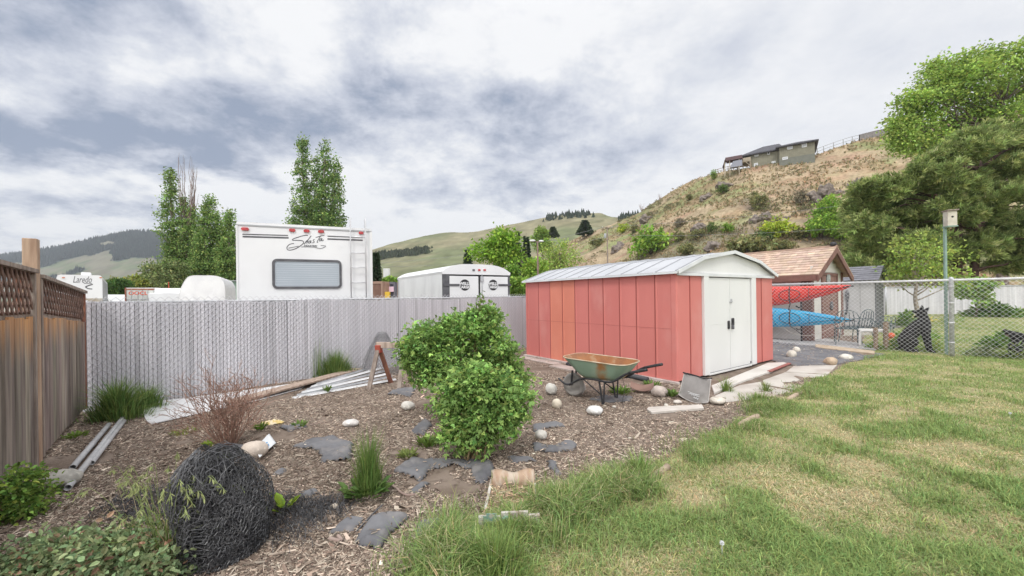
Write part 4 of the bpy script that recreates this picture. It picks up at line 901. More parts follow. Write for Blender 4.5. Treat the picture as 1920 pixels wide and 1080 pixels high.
FB = [([(545, 842), (590, 828), (625, 824), (668, 836), (660, 852), (664, 868), (600, 873), (596, 850)], 'dark fabric hump left of the feathery weed', .07),
      ([(735, 894), (770, 869), (850, 866), (925, 868), (928, 890), (905, 912), (890, 908), (880, 886), (850, 878), (812, 884), (786, 906)], 'wide black fabric sweep around the foot of the big green shrub', .08),
      ([(766, 928), (800, 906), (810, 910), (785, 934)], 'narrow fabric tongue below the wide sweep at the shrub', .03),
      ([(660, 1022), (688, 980), (720, 966), (772, 964), (748, 992), (708, 1040), (674, 1034)], 'largest torn fabric sheet in the foreground mulch', .07),
      ([(612, 1000), (652, 970), (692, 974), (660, 1000)], 'fabric piece tucked left of the largest foreground sheet', .03),
      ([(780, 984), (830, 979), (850, 998), (803, 1002), (774, 1018)], 'small fabric flap near the foreground lawn grass', .05),
      ([(994, 800), (1045, 794), (1062, 803), (1022, 808), (1000, 820)], 'fabric scrap behind the cream stone right of the shrub', .04),
      ([(996, 832), (1030, 845), (1062, 827), (1085, 832), (1075, 849), (1030, 856), (999, 852)], 'crescent of fabric in front of the cream stone', .04),
      ([(945, 860), (1000, 866), (1015, 872), (960, 874)], 'thin fabric strip right of the shrub foot', .03), ([(1025, 869), (1040, 867), (1060, 893), (1040, 897)], 'short fabric piece right of the log planter', .03),
      ([(724, 744), (745, 731), (782, 732), (772, 747)], 'fabric bump in front of the sawhorse', .05), ([(765, 812), (800, 788), (812, 800), (796, 822)], 'fabric patch at the left edge of the shrub', .04),
      ([(1100, 750), (1130, 743), (1188, 745), (1180, 755), (1140, 757)], 'flat fabric patch under the wheelbarrow legs', .015), ([(505, 893), (532, 880), (538, 888), (512, 899)], 'small grey scrap right of the black netting roll', .02),
      ([(555, 927), (598, 918), (600, 928), (565, 937)], 'small scrap between dock plant and feathery weed', .02), ([(520, 805), (560, 796), (580, 805), (540, 815)], 'dark scrap in front of the yellow cloth', .03), ([(795, 1040), (840, 1020), (845, 1045), (805, 1060)], 'fabric corner half under the tall lawn edge grass', .02)]
for i, (p, l, h) in enumerate(FB): fabric(p, l, h, seed=i*3+1)
fabric([(1436, 642), (1470, 640), (1500, 647), (1530, 652), (1580, 657), (1662, 666), (1640, 672), (1600, 678), (1565, 686), (1490, 689), (1440, 678)], 'large wrinkled black ground sheet spread right of the shed', .06, .04, None, 'ground_sheet', 77)

lx, ly, lz = (np.concatenate([a[i] for a in LIT]) for i in range(3)); struct('mulch_litter', chips(lx, ly, lz, cols(len(lx), (.33, .265, .21), .4, .04)), MATS['chip'], False, 'stuff')
# ================================================================ wheelbarrow
wb = thing('wheelbarrow', 'rusty green wheelbarrow with black tubular handles parked beside the red shed', 'wheelbarrow', (.90, 5.93, 0.012), math.atan2(-.66, .75))
wb.scale = (.88, .88, .88)
M_wbg = mat('green_enamel', (.25, .36, .27), (.30, .39, .30), scale=3, rough=.5, c3=(.36, .17, .06), s3=2.6, sh3=(.47, .64))
M_wbr = mat('rust', (.34, .155, .07), (.235, .115, .065), scale=5, rough=.9, c3=(.50, .40, .27), s3=3.0, sh3=(.5, .68), bump=.4)
M_wbf = mat('black_tube', (.035, .035, .04), (.05, .05, .055), scale=9, rough=.45)
def rrect_ring(cx, lx, ly, z, r, n=6, tilt=0):
    p = []
    for sx, sy, a0 in ((1, 1, 0), (-1, 1, 1), (-1, -1, 2), (1, -1, 3)):
        for k in range(n+1):
            a = (a0+k/n)*PI/2; x = sx*(lx-r)+r*math.cos(a); y = sy*(ly-r)+r*math.sin(a); p.append((cx+x, y, z+tilt*x))
    return p
rings = [rrect_ring(.55, .31+.22*t**.85, .21+.12*t**.8, .385+.285*t, .13+.05*t, tilt=-.03*t) for t in np.linspace(0, 1, 8)]
for r in rings:
    pass
for i, t in enumerate(np.linspace(0, 1, 8)):                    # the nose slopes more than the back
    rings[i] = [(x-(.08*t if x < .55 else 0)*((.55-x)/.5), y, z) for x, y, z in rings[i]]
mb = MB(); mb.loft([[(.55, 0, .384)]*len(rings[0])]+rings, False); obj('tray', mb, M_wbg, wb, True, world=False)
mb = MB(); ins = [[((x-.55)*.985+.55, y*.985, z+.005) for x, y, z in r] for r in rings]; mb.loft([[(.55, 0, .391)]*len(rings[0])]+ins, False); obj('tray_lining', mb, M_wbr, wb, True, world=False)
mb = MB(); rp = rings[-1]; mb.tube(rp+[rp[0]], .009, 8, False); obj('rim', mb, mat('worn_rim', (.55, .47, .36), (.42, .33, .22), scale=8, rough=.6), wb, True, world=False)
for s in (-1, 1):
    pts = spline([(-.26, s*.07, .27), (-.05, s*.11, .20), (.22, s*.15, .33), (.45, s*.20, .372), (.80, s*.23, .372), (1.02, s*.25, .50), (1.13, s*.27, .555), (1.40, s*.29, .635)], 40)
    mb = MB(); mb.tube(pts, .017, 8); hd = obj('frame_tube', mb, M_wbf, wb, True, world=False)
    mb = MB(); mb.tube(pts[-7:]+A3(0, 0, 0), .022, 10); obj('grip', mb, M_black, hd, True, world=False)
    mb = MB(); mb.bar((.60, s*.21, .37), (.66, s*.215, .0), .035, .012, (1, 0, 0)); obj('leg', mb, M_wbf, wb, world=False)
    mb = MB(); mb.bar((.70, s*.225, .37), (.68, s*.225, .01), .03, .012, (1, 0, 0)); mb.bar((.30, s*.18, .345), (.64, s*.215, .15), .018, .008, (0, 1, 0)); obj('leg_brace', mb, M_wbf, wb, world=False)
for s in (-.06, .06): mb = MB(); mb.bar((-.01, s, .2), (.02, s, .44), .03, .012, (0, 1, 0)); obj('nose_brace', mb, M_wbf, wb, world=False)
mb = MB(); mb.lathe([(.03, -.03), (.14, -.035), (.165, -.045), (.19, -.03), (.196, 0), (.19, .03), (.165, .045), (.14, .035), (.03, .03)], (0, 0, .19), 28, ((1, 0, 0), (0, 0, 1), (0, 1, 0))); wl = obj('wheel', mb, mat('weathered_tyre', (.36, .34, .32), (.28, .265, .25), scale=7, rough=.9, bump=.3), wb, True, world=False)
mb = MB(); mb.tube([(0, -.13, .2), (0, .13, .2)], .012); obj('axle', mb, M_wbf, wl, world=False)
mb = MB(); mb.segs(spline([(1.0, -.24, .48), (1.03, -.235, .3), (1.0, -.24, .12), (1.02, -.24, .02)], 12)[:-1], spline([(1.0, -.24, .48), (1.03, -.235, .3), (1.0, -.24, .12), (1.02, -.24, .02)], 12)[1:], .004); obj('hanging_wire', mb, M_wbf, wb, world=False)

# things along the shed wall
mb = MB(); mb.tube([SIDE.w(1.7, .05, .22), SIDE.w(2.6, .05, .20), SIDE.w(3.7, .045, .22)], .045, 12); top(obj('drain_pipe', mb, mat('black_pipe', (.05, .055, .06), (.07, .07, .08), scale=5, rough=.5), smooth=True), 'black plastic drain pipe lying along the shed base behind the wheelbarrow', 'pipe')
mb = MB(); mb.obox(SIDE.w(1.55, -.03, .30), SIDE.e*.85, ZU*.07, SIDE.n*.30); top(obj('paving_stone', mb, mat('pink_stone', (.46, .39, .36), (.37, .31, .28), scale=3, rough=.9, bump=.3), bevel=.01), 'pinkish flat stone slab under the wheelbarrow beside the black pipe', 'slab')
mb = MB(); mb.obox(SIDE.w(.05, -.03, .12), SIDE.e*1.35, ZU*.05, SIDE.n*.22); top(obj('plank', mb, mat('pink_plank', (.50, .43, .40), (.40, .34, .31), scale=3, rough=.9, stretch=(3, 3, 3)), bevel=.005), 'pale plank lying along the shed base left of the wheelbarrow', 'plank')
g = G(1208, 741); mb = MB(); pl = []
for t in np.linspace(-1, 1, 9):
    pl.append([A3(g[0]+.16*t+.05*s, g[1]+.09+.06*t*-1+.15*s, .035+.05*abs(t)**2+.06*s) for s in (0, .5, 1)])
mb.loft([[*r, *[q+A3(0, 0, .008) for q in r[::-1]]] for r in pl], True); top(obj('rusty_plate', mb, mat('rusty_plate', (.24, .15, .12), (.18, .11, .09), scale=6, rough=.8), smooth=False), 'curved rusty metal plate lying by the shed base left of the pinkish brown rock', 'metal plate')

# grass catcher bag
bl, br = G(1272, 747), G(1327, 763); bl[2] = br[2] = .0; tl = P(1283, 701, bl[1]+.06); trr = P(1333, 712, br[1]+.05); bag = thing('grass_catcher', 'grey fabric mower grass catcher bag with white lettering propped against the shed corner', 'bag', (bl+br)/2)
bkv = nrm(A3(.35, 1, 0)); W_ = np.linalg.norm(br-bl)
nu, nv = 18, 16; fr = np.zeros((nv+1, nu+1, 3)); bk_ = fr.copy()
for j in range(nv+1):
    for i in range(nu+1):
        a, b = i/nu, j/nv; p = (bl*(1-a)+br*a)*(1-b)+(tl*(1-a)+trr*a)*b; bul = .05*math.sin(PI*a)*math.sin(PI*min(1, b*1.2))+.02*(fbm(np.array([a*3.]), np.array([b*3.]), 3, 5)[0]-.5)
        rnd = .05*max(0, 1-b*5)*(2*a-1)**2; fr[j, i] = p-bkv*bul*.6+ZU*(rnd+.01); bk_[j, i] = p+bkv*(.16*(1-b)+.03)*(1-.2*abs(2*a-1))+ZU*(rnd+.012)-ZU*.05*b
rings = [np.vstack([fr[j], bk_[j, ::-1]]) for j in range(nv+1)]
mb = MB(); mb.loft(rings, True); obj('pouch', mb, mat('grey_fabric', (.34, .32, .31), (.28, .265, .255), scale=4, rough=.9, bump=.5, bscale=14, c3=(.42, .40, .38), s3=3, sh3=(.5, .75)), bag, True)
mb = MB(); mb.tube(np.vstack([fr[:, 0][::-1], fr[0], fr[:, -1]])-bkv*.004, .006, 6); obj('piping', mb, mat('pale_piping', (.52, .49, .47), rough=.8), bag, True)
mb = MB(); mb.tube(spline([tl+ZU*.02-A3(.015, 0, 0), (tl*.6+trr*.4)+ZU*.012, (tl*.2+trr*.8)+ZU*-.002, trr+ZU*.02+A3(.015, 0, 0)], 20), .009, 8); mb.obox(tl*.45+trr*.55-ZU*.035-bkv*.012, (trr-tl)*.3, ZU*.02, bkv*.012); obj('wire_frame', mb, M_black, bag, True)
o_ = fr[4, 5]-bkv*.02; eu = nrm(fr[4, 14]-fr[4, 4]); ev = nrm(fr[9, 9]-fr[3, 9]); S_ = .20
mb = stroke_mb([([(0, .20), (.3, .17), (.6, .15), (1.0, .16)], .03), ([(.1, .05), (.3, .10), (.35, .02), (.5, .09), (.55, .02), (.7, .08), (.8, .03), (1.02, .06)], .03), ([(.55, -.12), (.65, -.05), (.7, -.14), (.8, -.06), (.86, -.14), (.95, -.07), (.9, -.18)], .04), ([(.2, .13), (.5, .11), (.9, .11)], .02)], o_, eu*S_, ev*S_, .03, .004); obj('lettering', mb, M_white, bag)

# plank lying on the mulch, edging timbers
def lyingplank(p, label, name='plank', th=.03, m=M_oldwood, cat='plank', group=None, z=.02):
    q = [G(*a) for a in p]; mb = MB(); mb.prism([(a[0], a[1]) for a in q], (0, 0, z), (1, 0, 0), (0, 1, 0), (0, 0, th), (1.25, 1.2, 1.15)); return top(obj(name, mb, m, bevel=.004), label, cat, group)
lyingplank(((1213, 774), (1216, 770), (1316, 765), (1320, 772), (1222, 780)), 'pale grey plank lying on the mulch in front of the grass catcher bag', m=mat('bleached_plank', (.56, .52, .48), (.47, .43, .39), scale=4, rough=.9, stretch=(2, 8, 2)))
M_timb = mat('edging_wood', (.42, .33, .25), (.30, .23, .17), scale=6, rough=.9, bump=.4, c3=(.24, .18, .13), s3=5)
for a, b, l in (((1146, 938), (1252, 880), 'half buried edging timber at the lawn border nearest the camera'), ((1388, 800), (1440, 772), 'half buried edging timber at the lawn border in front of the slabs'), ((1478, 752), (1545, 716), 'half buried edging timber in the lawn beside the middle slab')):
    A_, B_ = G(*a), G(*b); n = 10; pts = [A_+(B_-A_)*t+A3(0, 0, .015+.008*math.sin(t*7)) for t in np.linspace(0, 1, n)]; mb = MB(); mb.tube(pts, [.025+.012*vnoise(t*9, 1., 3) for t in range(n)], 9); top(obj('edging_timber', mb, M_timb, smooth=True), l, 'timber', 'timbers edging the lawn')

# conduits on the left
def conduit(a, b, r, label):
    A_, B_ = G(*a), G(*b); A_[2] = hg(*A_[:2])+r+.012; B_[2] = hg(*B_[:2])+r+.012; d = nrm(B_-A_); t = thing('conduit', label, 'pipe', (A_[0], A_[1], 0), group='grey conduits lying beside the cedar fence')
    mb = MB(); u = nrm(np.cross(d, ZU)); w = np.cross(u, d); n = 14; an = np.arange(n)*2*PI/n; rg = lambda p, rr: p+rr*(np.cos(an)[:, None]*u+np.sin(an)[:, None]*w)
    mb.loft([rg(A_+d*.10, r*.86), rg(A_, r*.86), rg(A_, r), rg(B_, r), rg(B_, r*.86)], False); obj('tube', mb, mat('conduit_grey', (.50, .50, .51), (.40, .40, .41), scale=7, rough=.5, c3=(.33, .31, .30), s3=9, sh3=(.6, .75)), t, True)
    mb = MB(); mb.lathe([(r*.85, 0), (r*.85, .002)], A_+d*.09, 12, (u, w, d)); obj('bore', mb, M_black, t)
    mb = MB(); c = A_+(B_-A_)*.45; mb.loft([rg(c, r*1.02), rg(c+d*.002, r*1.14), rg(c+d*.05, r*1.14), rg(c+d*.052, r*1.02)], False); obj('coupling', mb, MATS['conduit_grey'], t, True)
conduit((127, 926), (250, 766), .024, 'longest grey conduit, middle one of the three beside the cedar fence')
conduit((136, 886), (204, 806), .024, 'grey conduit nearest the cedar fence of the three')
conduit((172, 876), (233, 798), .021, 'shorter grey conduit farthest from the cedar fence')

# white sheet, planks and strips by the slatted fence
def sheet(px, label, name, m, th, lift=.02, cat='sheet', zf=None):
    q = [G(*a) for a in px]; mb = MB(); pl = [tuple(a[:2]) for a in q]; p = np.array(pl); x0, y0 = p.min(0); x1, y1 = p.max(0); st = .04
    mb = MB(); mb.prism([(a[0], a[1]) for a in q], (0, 0, lift), (1, 0, 0), (0, 1, 0), (0, 0, th)); return top(obj(name, mb, m, bevel=.002), label, cat)
sheet(((264, 764), (300, 757), (400, 744), (470, 735), (580, 719), (565, 733), (480, 756), (388, 777), (330, 790), (283, 801), (276, 796), (272, 790)), 'white plastic panel lying by the slatted fence behind the dead brown shrub', 'white_panel', mat('white_sheet', (.70, .70, .71), (.63, .63, .64), scale=2, rough=.5, c3=(.55, .53, .51), s3=6, sh3=(.62, .8)), .012, .03)
A_, B_ = G(432, 764), G(672, 703); mb = MB(); mb.bar(A_+ZU*.075, B_+ZU*.12, .24, .03, ZU, (1.3, 1.22, 1.15)); top(obj('plank', mb, M_oldwood, bevel=.004), 'long weathered plank resting on the white plastic panel', 'plank')
strips = 'pale metal strip in the pile between white panel and sawhorse'
for i in range(6):
    A_, B_ = G(548+i*9, 750-i*3.2), G(742-i*7, 716-i*3.6); mb = MB(); z = .02+.018*i; a, b = A_+ZU*z, B_+ZU*(z+.02); mb.bar(a, b, .07, .006, ZU, (1.5, 1.5, 1.5)); mb.bar(a+ZU*.012, b+ZU*.012, .006, .03, ZU); top(obj('metal_strip', mb, M_galv if i % 2 else M_white), strips, 'metal strip', 'pale metal strips piled by the sawhorse')

# sawhorse and wire roll
sg = G(733, 724); sh = thing('sawhorse', 'old sawhorse with red brackets standing between the wire netting and the green shrub', 'sawhorse', (sg[0], sg[1], 0))
sd_ = nrm(A3(1, -.12, 0)); sp = nrm(A3(.12, 1, 0)); s0 = np.append(P(706, 700, 6.75)[:2], 0); sl_ = .92; zt = .75
mb = MB(); mb.obox(s0+sp*-.02+ZU*(zt-.09), sd_*sl_, sp*.045, ZU*.1, (1.5, 1.45, 1.4)); obj('beam', mb, M_oldwood, sh, bevel=.004)
for k, u in enumerate((.045, sl_-.42)):
    c = s0+sd_*u
    for s in (-1, 1):
        mb = MB(); mb.bar(c+ZU*(zt-.10)+sp*s*.03, c+sp*s*.26+sd_*(-.06 if k == 0 and s < 0 else .10 if k == 0 else .0), .07, .035, sp, (1, 1, 1)); obj('leg', mb, M_oldwood if s < 0 or k else M_redwood, sh, bevel=.003)
    mb = MB(); mb.obox(c-sd_*.045+sp*-.055+ZU*(zt-.17), sd_*.09, sp*.11, ZU*.13); obj('bracket', mb, mat('red_bracket', (.42, .07, .05), (.35, .09, .06), scale=9, rough=.6) if k == 0 else mat('orange_bracket', (.6, .22, .06), (.5, .18, .06), scale=9), sh, bevel=.006)
def hexnet(mb, f, nu, nv, r, col=None, jit=0):
    """hexagonal netting over a patch f(u,v) with u,v in 0..1"""
    def pt(i, j):
        return f(i/nu, j/nv)
    I, J = np.meshgrid(np.arange(nu), np.arange(nv)); a = []; b = []
    I = I.reshape(-1); J = J.reshape(-1)
    sh_ = np.where(J % 2 == 0, .0, .5)
    p0 = f((I+sh_)/nu, J/nv); p1 = f((I+sh_+.0)/nu, (J+.45)/nv); p2 = f((I+sh_+.5)/nu, (J+1)/nv); p3 = f((I+sh_-.5)/nu, (J+1)/nv)
    if jit: 
        for p in (p0, p1, p2, p3): p += RNG.normal(0, jit, p.shape)
    mb.segs(np.vstack([p0, p1, p1]), np.vstack([p1, p2, p3]), r, col)
wr = G(712, 703); wz = thing('wire_netting', 'mound of grey chicken wire leaning on the slatted fence behind the sawhorse', 'netting', (wr[0], wr[1], 0))
mb = MB()
for k in range(2):
    def f(u, v, k=k):
        a = u*2*PI+.4*k; rr = (.40-.03*k)*(1-.80*v**1.6)+.03*np.sin(3*a+k)*(1-v); return np.stack([wr[0]+rr*np.cos(a)*.95+.06*v, wr[1]+.0+rr*np.sin(a)*.6, .0+v*(.84-.03*k)*(1-.0*rr)], -1)
    hexnet(mb, f, 46, 24, .0017, None, .004)
obj('wire', mb, mat('wire_grey', (.30, .30, .31), (.22, .22, .23), scale=8, rough=.5), wz)
# ================================================================ vegetation
M_leaf = mat('leaf', (1, 1, 1), rough=.55, attr=True, trans=.35, spec=.25)
M_grass = mat('grass_blade', (1, 1, 1), rough=.6, attr=True, trans=.25, spec=.2)
M_bark = mat('bark', (.20, .155, .125), (.12, .095, .08), scale=4, rough=.95, bump=.8, bscale=12, stretch=(3, 3, .6))
M_barkp = mat('pale_bark', (.36, .31, .26), (.25, .21, .17), scale=4, rough=.95, bump=.6, bscale=12, stretch=(3, 3, .6))
M_twig = mat('twig', (.22, .125, .095), (.30, .20, .15), scale=9, rough=.85)
M_dead = mat('dead_wood', (.35, .27, .235), (.26, .19, .165), scale=6, rough=.9)

def limb(mb, a, b, r0, r1, wob=.06, n=6, seg=5):
    a = np.asarray(a, float); b = np.asarray(b, float); t = np.linspace(0, 1, seg+1); p = a+(b-a)*t[:, None]
    p[1:-1] += RNG.normal(0, wob*np.linalg.norm(b-a), (seg-1, 3))*.6; mb.tube(p, np.linspace(r0, r1, seg+1), n)
def crown_pts(lobes, clump, per, spread):
    """leaf positions in clumps filling each lobe; returns points, outward direction, clump brightness, clump centres"""
    P_, D_, B_, C_ = [], [], [], []
    for (c, r, nc) in lobes:
        c = np.asarray(c, float); r = np.broadcast_to(np.asarray(r, float), (3,)); d = rdir(nc); rad = RNG.uniform(0.25, 1.0, nc)**.55
        cc = c+d*r*rad[:, None]; C_.append(cc)
        for i in range(nc):
            m = int(per*RNG.uniform(.5, 1.4)); q = RNG.normal(0, 1, (m, 3))*spread*RNG.uniform(.7, 1.25); q[:, 2] *= .7
            P_.append(cc[i]+q); D_.append(nrm(d[i]+A3(0, 0, .25))*.9+rdir(m)*.8); B_.append(np.full(m, np.exp(RNG.normal(0, .20))))
    return np.vstack(P_), np.vstack(D_), np.concatenate(B_), np.vstack(C_)
def leafmesh(lobes, per, spread, L, W, base, var=.22, alt=None, altp=.2, lobed=False, droop=.3):
    base = np.minimum(np.asarray(base)*LEAFB, .6); alt = None if alt is None else np.minimum(np.asarray(alt)*LEAFB, .6)
    p, d, b, c = crown_pts(lobes, 0, per, spread); n = len(p); d = d-A3(0, 0, droop); mb = MB(); up = rdir(n)*.8+A3(0, 0, 1)
    mb.leaves(p, d, up, L*RNG.uniform(.6, 1.25, n), W*RNG.uniform(.7, 1.2, n), cols(n, base, var, .10, alt, altp)*b[:, None], lobed); return mb, c
def tree(name, label, base, trunk, r, lobes, per, spread, L, W, col, group=None, limbs=14, cat='tree', bark=M_bark, **k):
    t = thing(name, label, cat, base, group=group); mb, c = leafmesh(lobes, per, spread, L, W, col, **k); obj('crown', mb, M_leaf, t)
    tm = MB(); tr = np.array(trunk, float); tm.tube(spline(tr, 14), np.linspace(r, r*.25, 14), 9); sp = spline(tr, 40)
    idx = RNG.choice(len(c), min(limbs, len(c)), replace=False)
    for i in idx:
        e = c[i]; z = e[2]-.45*np.linalg.norm(e[:2]-tr[0][:2])-.3; j = int(np.argmin(np.abs(sp[:, 2]-max(z, sp[3, 2])))); limb(tm, sp[j], e, r*.42*(1-j/60), r*.05, .05, 5, 4)
    obj('trunk', tm, bark, t, True); return t
LEAFB = 1.55
GREEN = (.105, .19, .035)

# poplars beyond the yard
def poplar(label, px, pyt, d, wpx, cols_, bare=False, col=(.12, .19, .055), base_y=None, seed=0, name='poplar_tree'):
    b = np.append(P(px, 540, d)[:2], -.06); Ht = P(px, pyt, d)[2]; w = wpx*d/F
    lobes = []
    for (fx, top, wid, bot) in cols_:                   # each upright stem of the crown
        cx = b[0]+fx*w; h1 = Ht*top; h0 = Ht*bot; n = int(10+24*(top-bot))
        for k in range(n):
            t = (k+.5)/n; z = h0+(h1-h0)*t; rr = wid*w*(math.sin(PI*min(1, (t*.86+.14)))**.7)*(1.0 if t < .8 else .85)+.12
            lobes.append(((cx+RNG.normal(0, rr*.25), b[1]+RNG.normal(0, rr*.5), z), (rr, rr, (h1-h0)/n*1.1), int(5+rr*7)))
    t = thing(name, label, 'tree', b, group='poplars behind the trailers')
    mb, c = leafmesh(lobes, 17, .30, .27, .20, col, var=.22, alt=(.19, .255, .08), altp=.35); obj('crown', mb, M_leaf, t)
    tm = MB()
    for (fx, top, wid, bot) in cols_:
        limb(tm, (b[0]+fx*w*.4, b[1], 0), (b[0]+fx*w, b[1], Ht*(top-.06)), .28, .04, .012, 6, 8)
    for i in RNG.choice(len(c), min(90, len(c)), replace=False):
        e = c[i]; f = min(cols_, key=lambda q: abs(b[0]+q[0]*w-e[0])); z0 = max(.5, e[2]-RNG.uniform(1.2, 2.6)); limb(tm, (b[0]+f[0]*w*(.4+.6*z0/(Ht*f[1])), b[1], z0), e, .06, .015, .03, 4, 3)
    obj('trunk', tm, M_barkp, t, True)
    if bare:
        dm = MB()
        for k in range(22):
            x = b[0]+RNG.uniform(-.12, .20)*w*1.2; z0 = Ht*RNG.uniform(.35, .6); z1 = Ht*RNG.uniform(.72, 1.15); limb(dm, (b[0]+(x-b[0])*.5, b[1]+RNG.uniform(-.5, .5), z0), (x, b[1]+RNG.uniform(-.6, .6), z1), .07, .012, .02, 4, 5)
            for q in range(3):
                zz = z0+(z1-z0)*RNG.uniform(.3, .9); xx = b[0]+(x-b[0])*(.5+.5*(zz-z0)/(z1-z0)); limb(dm, (xx, b[1], zz), (xx+RNG.uniform(-.5, .5), b[1], zz+RNG.uniform(.6, 1.8)), .025, .008, .03, 3, 3)
        obj('bare_branches', dm, mat('bare_twigs', (.26, .19, .165), (.2, .15, .13), scale=4, rough=.9), t)
    return t
poplar('poplar with bare dead branches sticking out of its top, left of the travel trailer', 352, 318, 55, 76, [(-.40, 1.0, .16, .15), (-.1, .80, .20, .05), (.16, .72, .20, .0), (-.3, .55, .20, .0), (.36, .56, .16, 0)], True)
poplar('fuller green poplar standing right beside the one with bare branches', 398, 368, 52, 56, [(-.1, 1.0, .24, .08), (.2, .86, .24, 0), (-.36, .72, .22, 0), (.42, .7, .2, 0)])
poplar('narrow poplar hard against the left edge of the travel trailer', 432, 398, 50, 28, [(0, 1.0, .34, .05), (-.3, .7, .3, 0), (.3, .6, .3, 0)])
poplar('tallest poplar, rising behind the travel trailer roof', 594, 256, 54, 104, [(-.22, 1.0, .14, .25), (.02, .87, .15, .1), (.20, .955, .12, .2), (.38, .87, .10, .2), (-.36, .62, .17, .1), (.1, .6, .26, .05), (.30, .55, .22, .05), (-.14, .6, .2, .05)], col=(.11, .18, .06))

# round-headed trees and bushes beyond the fence
def roundtree(label, px, pyt, pyb, d, wpx, col, alt, per=14, L=.30, cat='tree', name='tree', nl=9, group='trees and bushes beyond the yard fence', dens=1.0, ground=True):
    b = np.append(P(px, 540, d)[:2], -.06); zt = P(px, pyt, d)[2]; zb_ = max(.1, P(px, pyb, d)[2]); w = wpx*d/F/2; hh = (zt-zb_)/2; lobes = []
    for k in range(nl):
        a = RNG.uniform(0, 2*PI); q = RNG.uniform(.15, .75); z = zb_+hh*(1+RNG.uniform(-.75, .62)); s = math.sqrt(max(.15, 1-((z-zb_-hh)/hh)**2))
        rr = RNG.uniform(.36, .52); lobes.append(((b[0]+math.cos(a)*w*q*s, b[1]+math.sin(a)*w*q*s, z), (w*rr, w*rr, hh*rr*.95), int(30*dens)))
    return tree(name, label, b, [b, b+A3(.05*w, 0, zb_+hh*.6), b+A3(0, 0, zb_+hh*1.5)], max(.06, w*.07), lobes, per, w*.13, L, L*.7, col, group, 16, cat, alt=alt, altp=.35)
roundtree('bright green broadleaf tree behind the cargo trailer', 937, 428, 502, 46, 94, (.135, .235, .03), (.20, .30, .045), 16, .34, dens=1.3)
roundtree('yellow green willow-like tree left of the utility pole', 1050, 446, 540, 60, 105, (.19, .26, .06), (.25, .30, .08), 14, .32, dens=1.2)
roundtree('smaller fresh green tree below the willow-like one beside the street lamp', 1003, 486, 545, 44, 60, (.17, .27, .04), (.22, .31, .06), 14, .28)
roundtree('low green bush between cargo trailer and red shed', 966, 492, 552, 32, 40, (.10, .19, .03), (.16, .25, .05), 14, .2, 'bush', 'bush')
roundtree('low leafy bush against the far end of the red shed roof', 968, 520, 556, 22, 34, (.12, .20, .035), (.19, .27, .06), 14, .16, 'bush', 'bush')
roundtree('light green tree top on the slope behind the bright broadleaf tree', 1018, 428, 470, 120, 44, (.16, .24, .05), (.20, .28, .06), 12, .6)
roundtree('greyish green tree left of the bare topped poplar', 312, 490, 560, 48, 62, (.14, .18, .07), (.19, .22, .10), 14, .28)
roundtree('yellowish bush behind the white container', 275, 516, 556, 50, 58, (.21, .23, .055), (.16, .20, .05), 14, .28, 'bush', 'bush')
roundtree('dark green bush left of the white container', 222, 524, 560, 42, 44, (.05, .10, .028), (.08, .13, .03), 14, .24, 'bush', 'bush')
roundtree('olive hedge-like bush behind the caravan', 232, 522, 556, 62, 70, (.14, .165, .05), (.20, .19, .06), 13, .34, 'bush', 'bush')
roundtree('small bush between travel trailer and cargo trailer', 730, 520, 556, 40, 34, (.11, .20, .03), (.17, .25, .05), 12, .24, 'bush', 'bush')
def conifer(label, px, pyt, pyb, d, wpx, col=(.045, .075, .035), sparse=1.0, base=None, group='dark conifers in the distance'):
    b = np.append(P(px, 540, d)[:2], -.06) if base is None else np.asarray(base); zt = P(px, pyt, b[1])[2]; w = wpx*b[1]/F/2; t = thing('conifer', label, 'tree', b, group=group)
    n = int(520*sparse); q = RNG.uniform(0.04, 1, n)**.8; a = RNG.uniform(0, 2*PI, n); z = b[2]+(zt-b[2])*(1-q*.95); rr = w*(q**.85)*RNG.uniform(.75, 1.1, n); e = np.stack([b[0]+np.cos(a)*rr, b[1]+np.sin(a)*rr, z-rr*.18], 1); s = np.stack([b[0]+0*a, b[1]+0*a, z], 1)
    mb = MB(); m = 7; f = RNG.uniform(.25, 1.0, (n, m))[..., None]; p = (s[:, None]+(e-s)[:, None]*f).reshape(-1, 3); d_ = np.repeat((e-s)/(np.linalg.norm(e-s, axis=1)[:, None]+1e-6), m, 0)+rdir(n*m)*.55-A3(0, 0, .25)
    mb.leaves(p, d_, rdir(n*m), w*.34, w*.15, cols(n*m, col, .3, .1)); obj('foliage', mb, M_leaf, t)
    tm = MB(); tm.tube([b, b+A3(0, 0, (zt-b[2])*.97)], (max(.05, w*.08), .02), 6); obj('trunk', tm, M_bark, t, True)
conifer('dark spruce right of the travel trailer', 706, 464, 556, 40, 32)
conifer('spruce standing left of the bright green broadleaf tree', 878, 460, 500, 62, 34)
conifer('tall dark spruce right of the bright green broadleaf tree, the left one of two', 972, 424, 520, 70, 26, sparse=.8)
conifer('dark spruce between the broadleaf tree and the street lamp, the right one of two', 988, 432, 520, 66, 30)
conifer('small pine on the slope left of the house hill', 1037, 424, 440, 150, 22, (.06, .085, .04), base=P(1037, 442, 190))
conifer('round dark pine on the lower hillside left of the utility pole', 1097, 411, 436, 150, 30, (.05, .075, .035), base=P(1097, 437, 172))

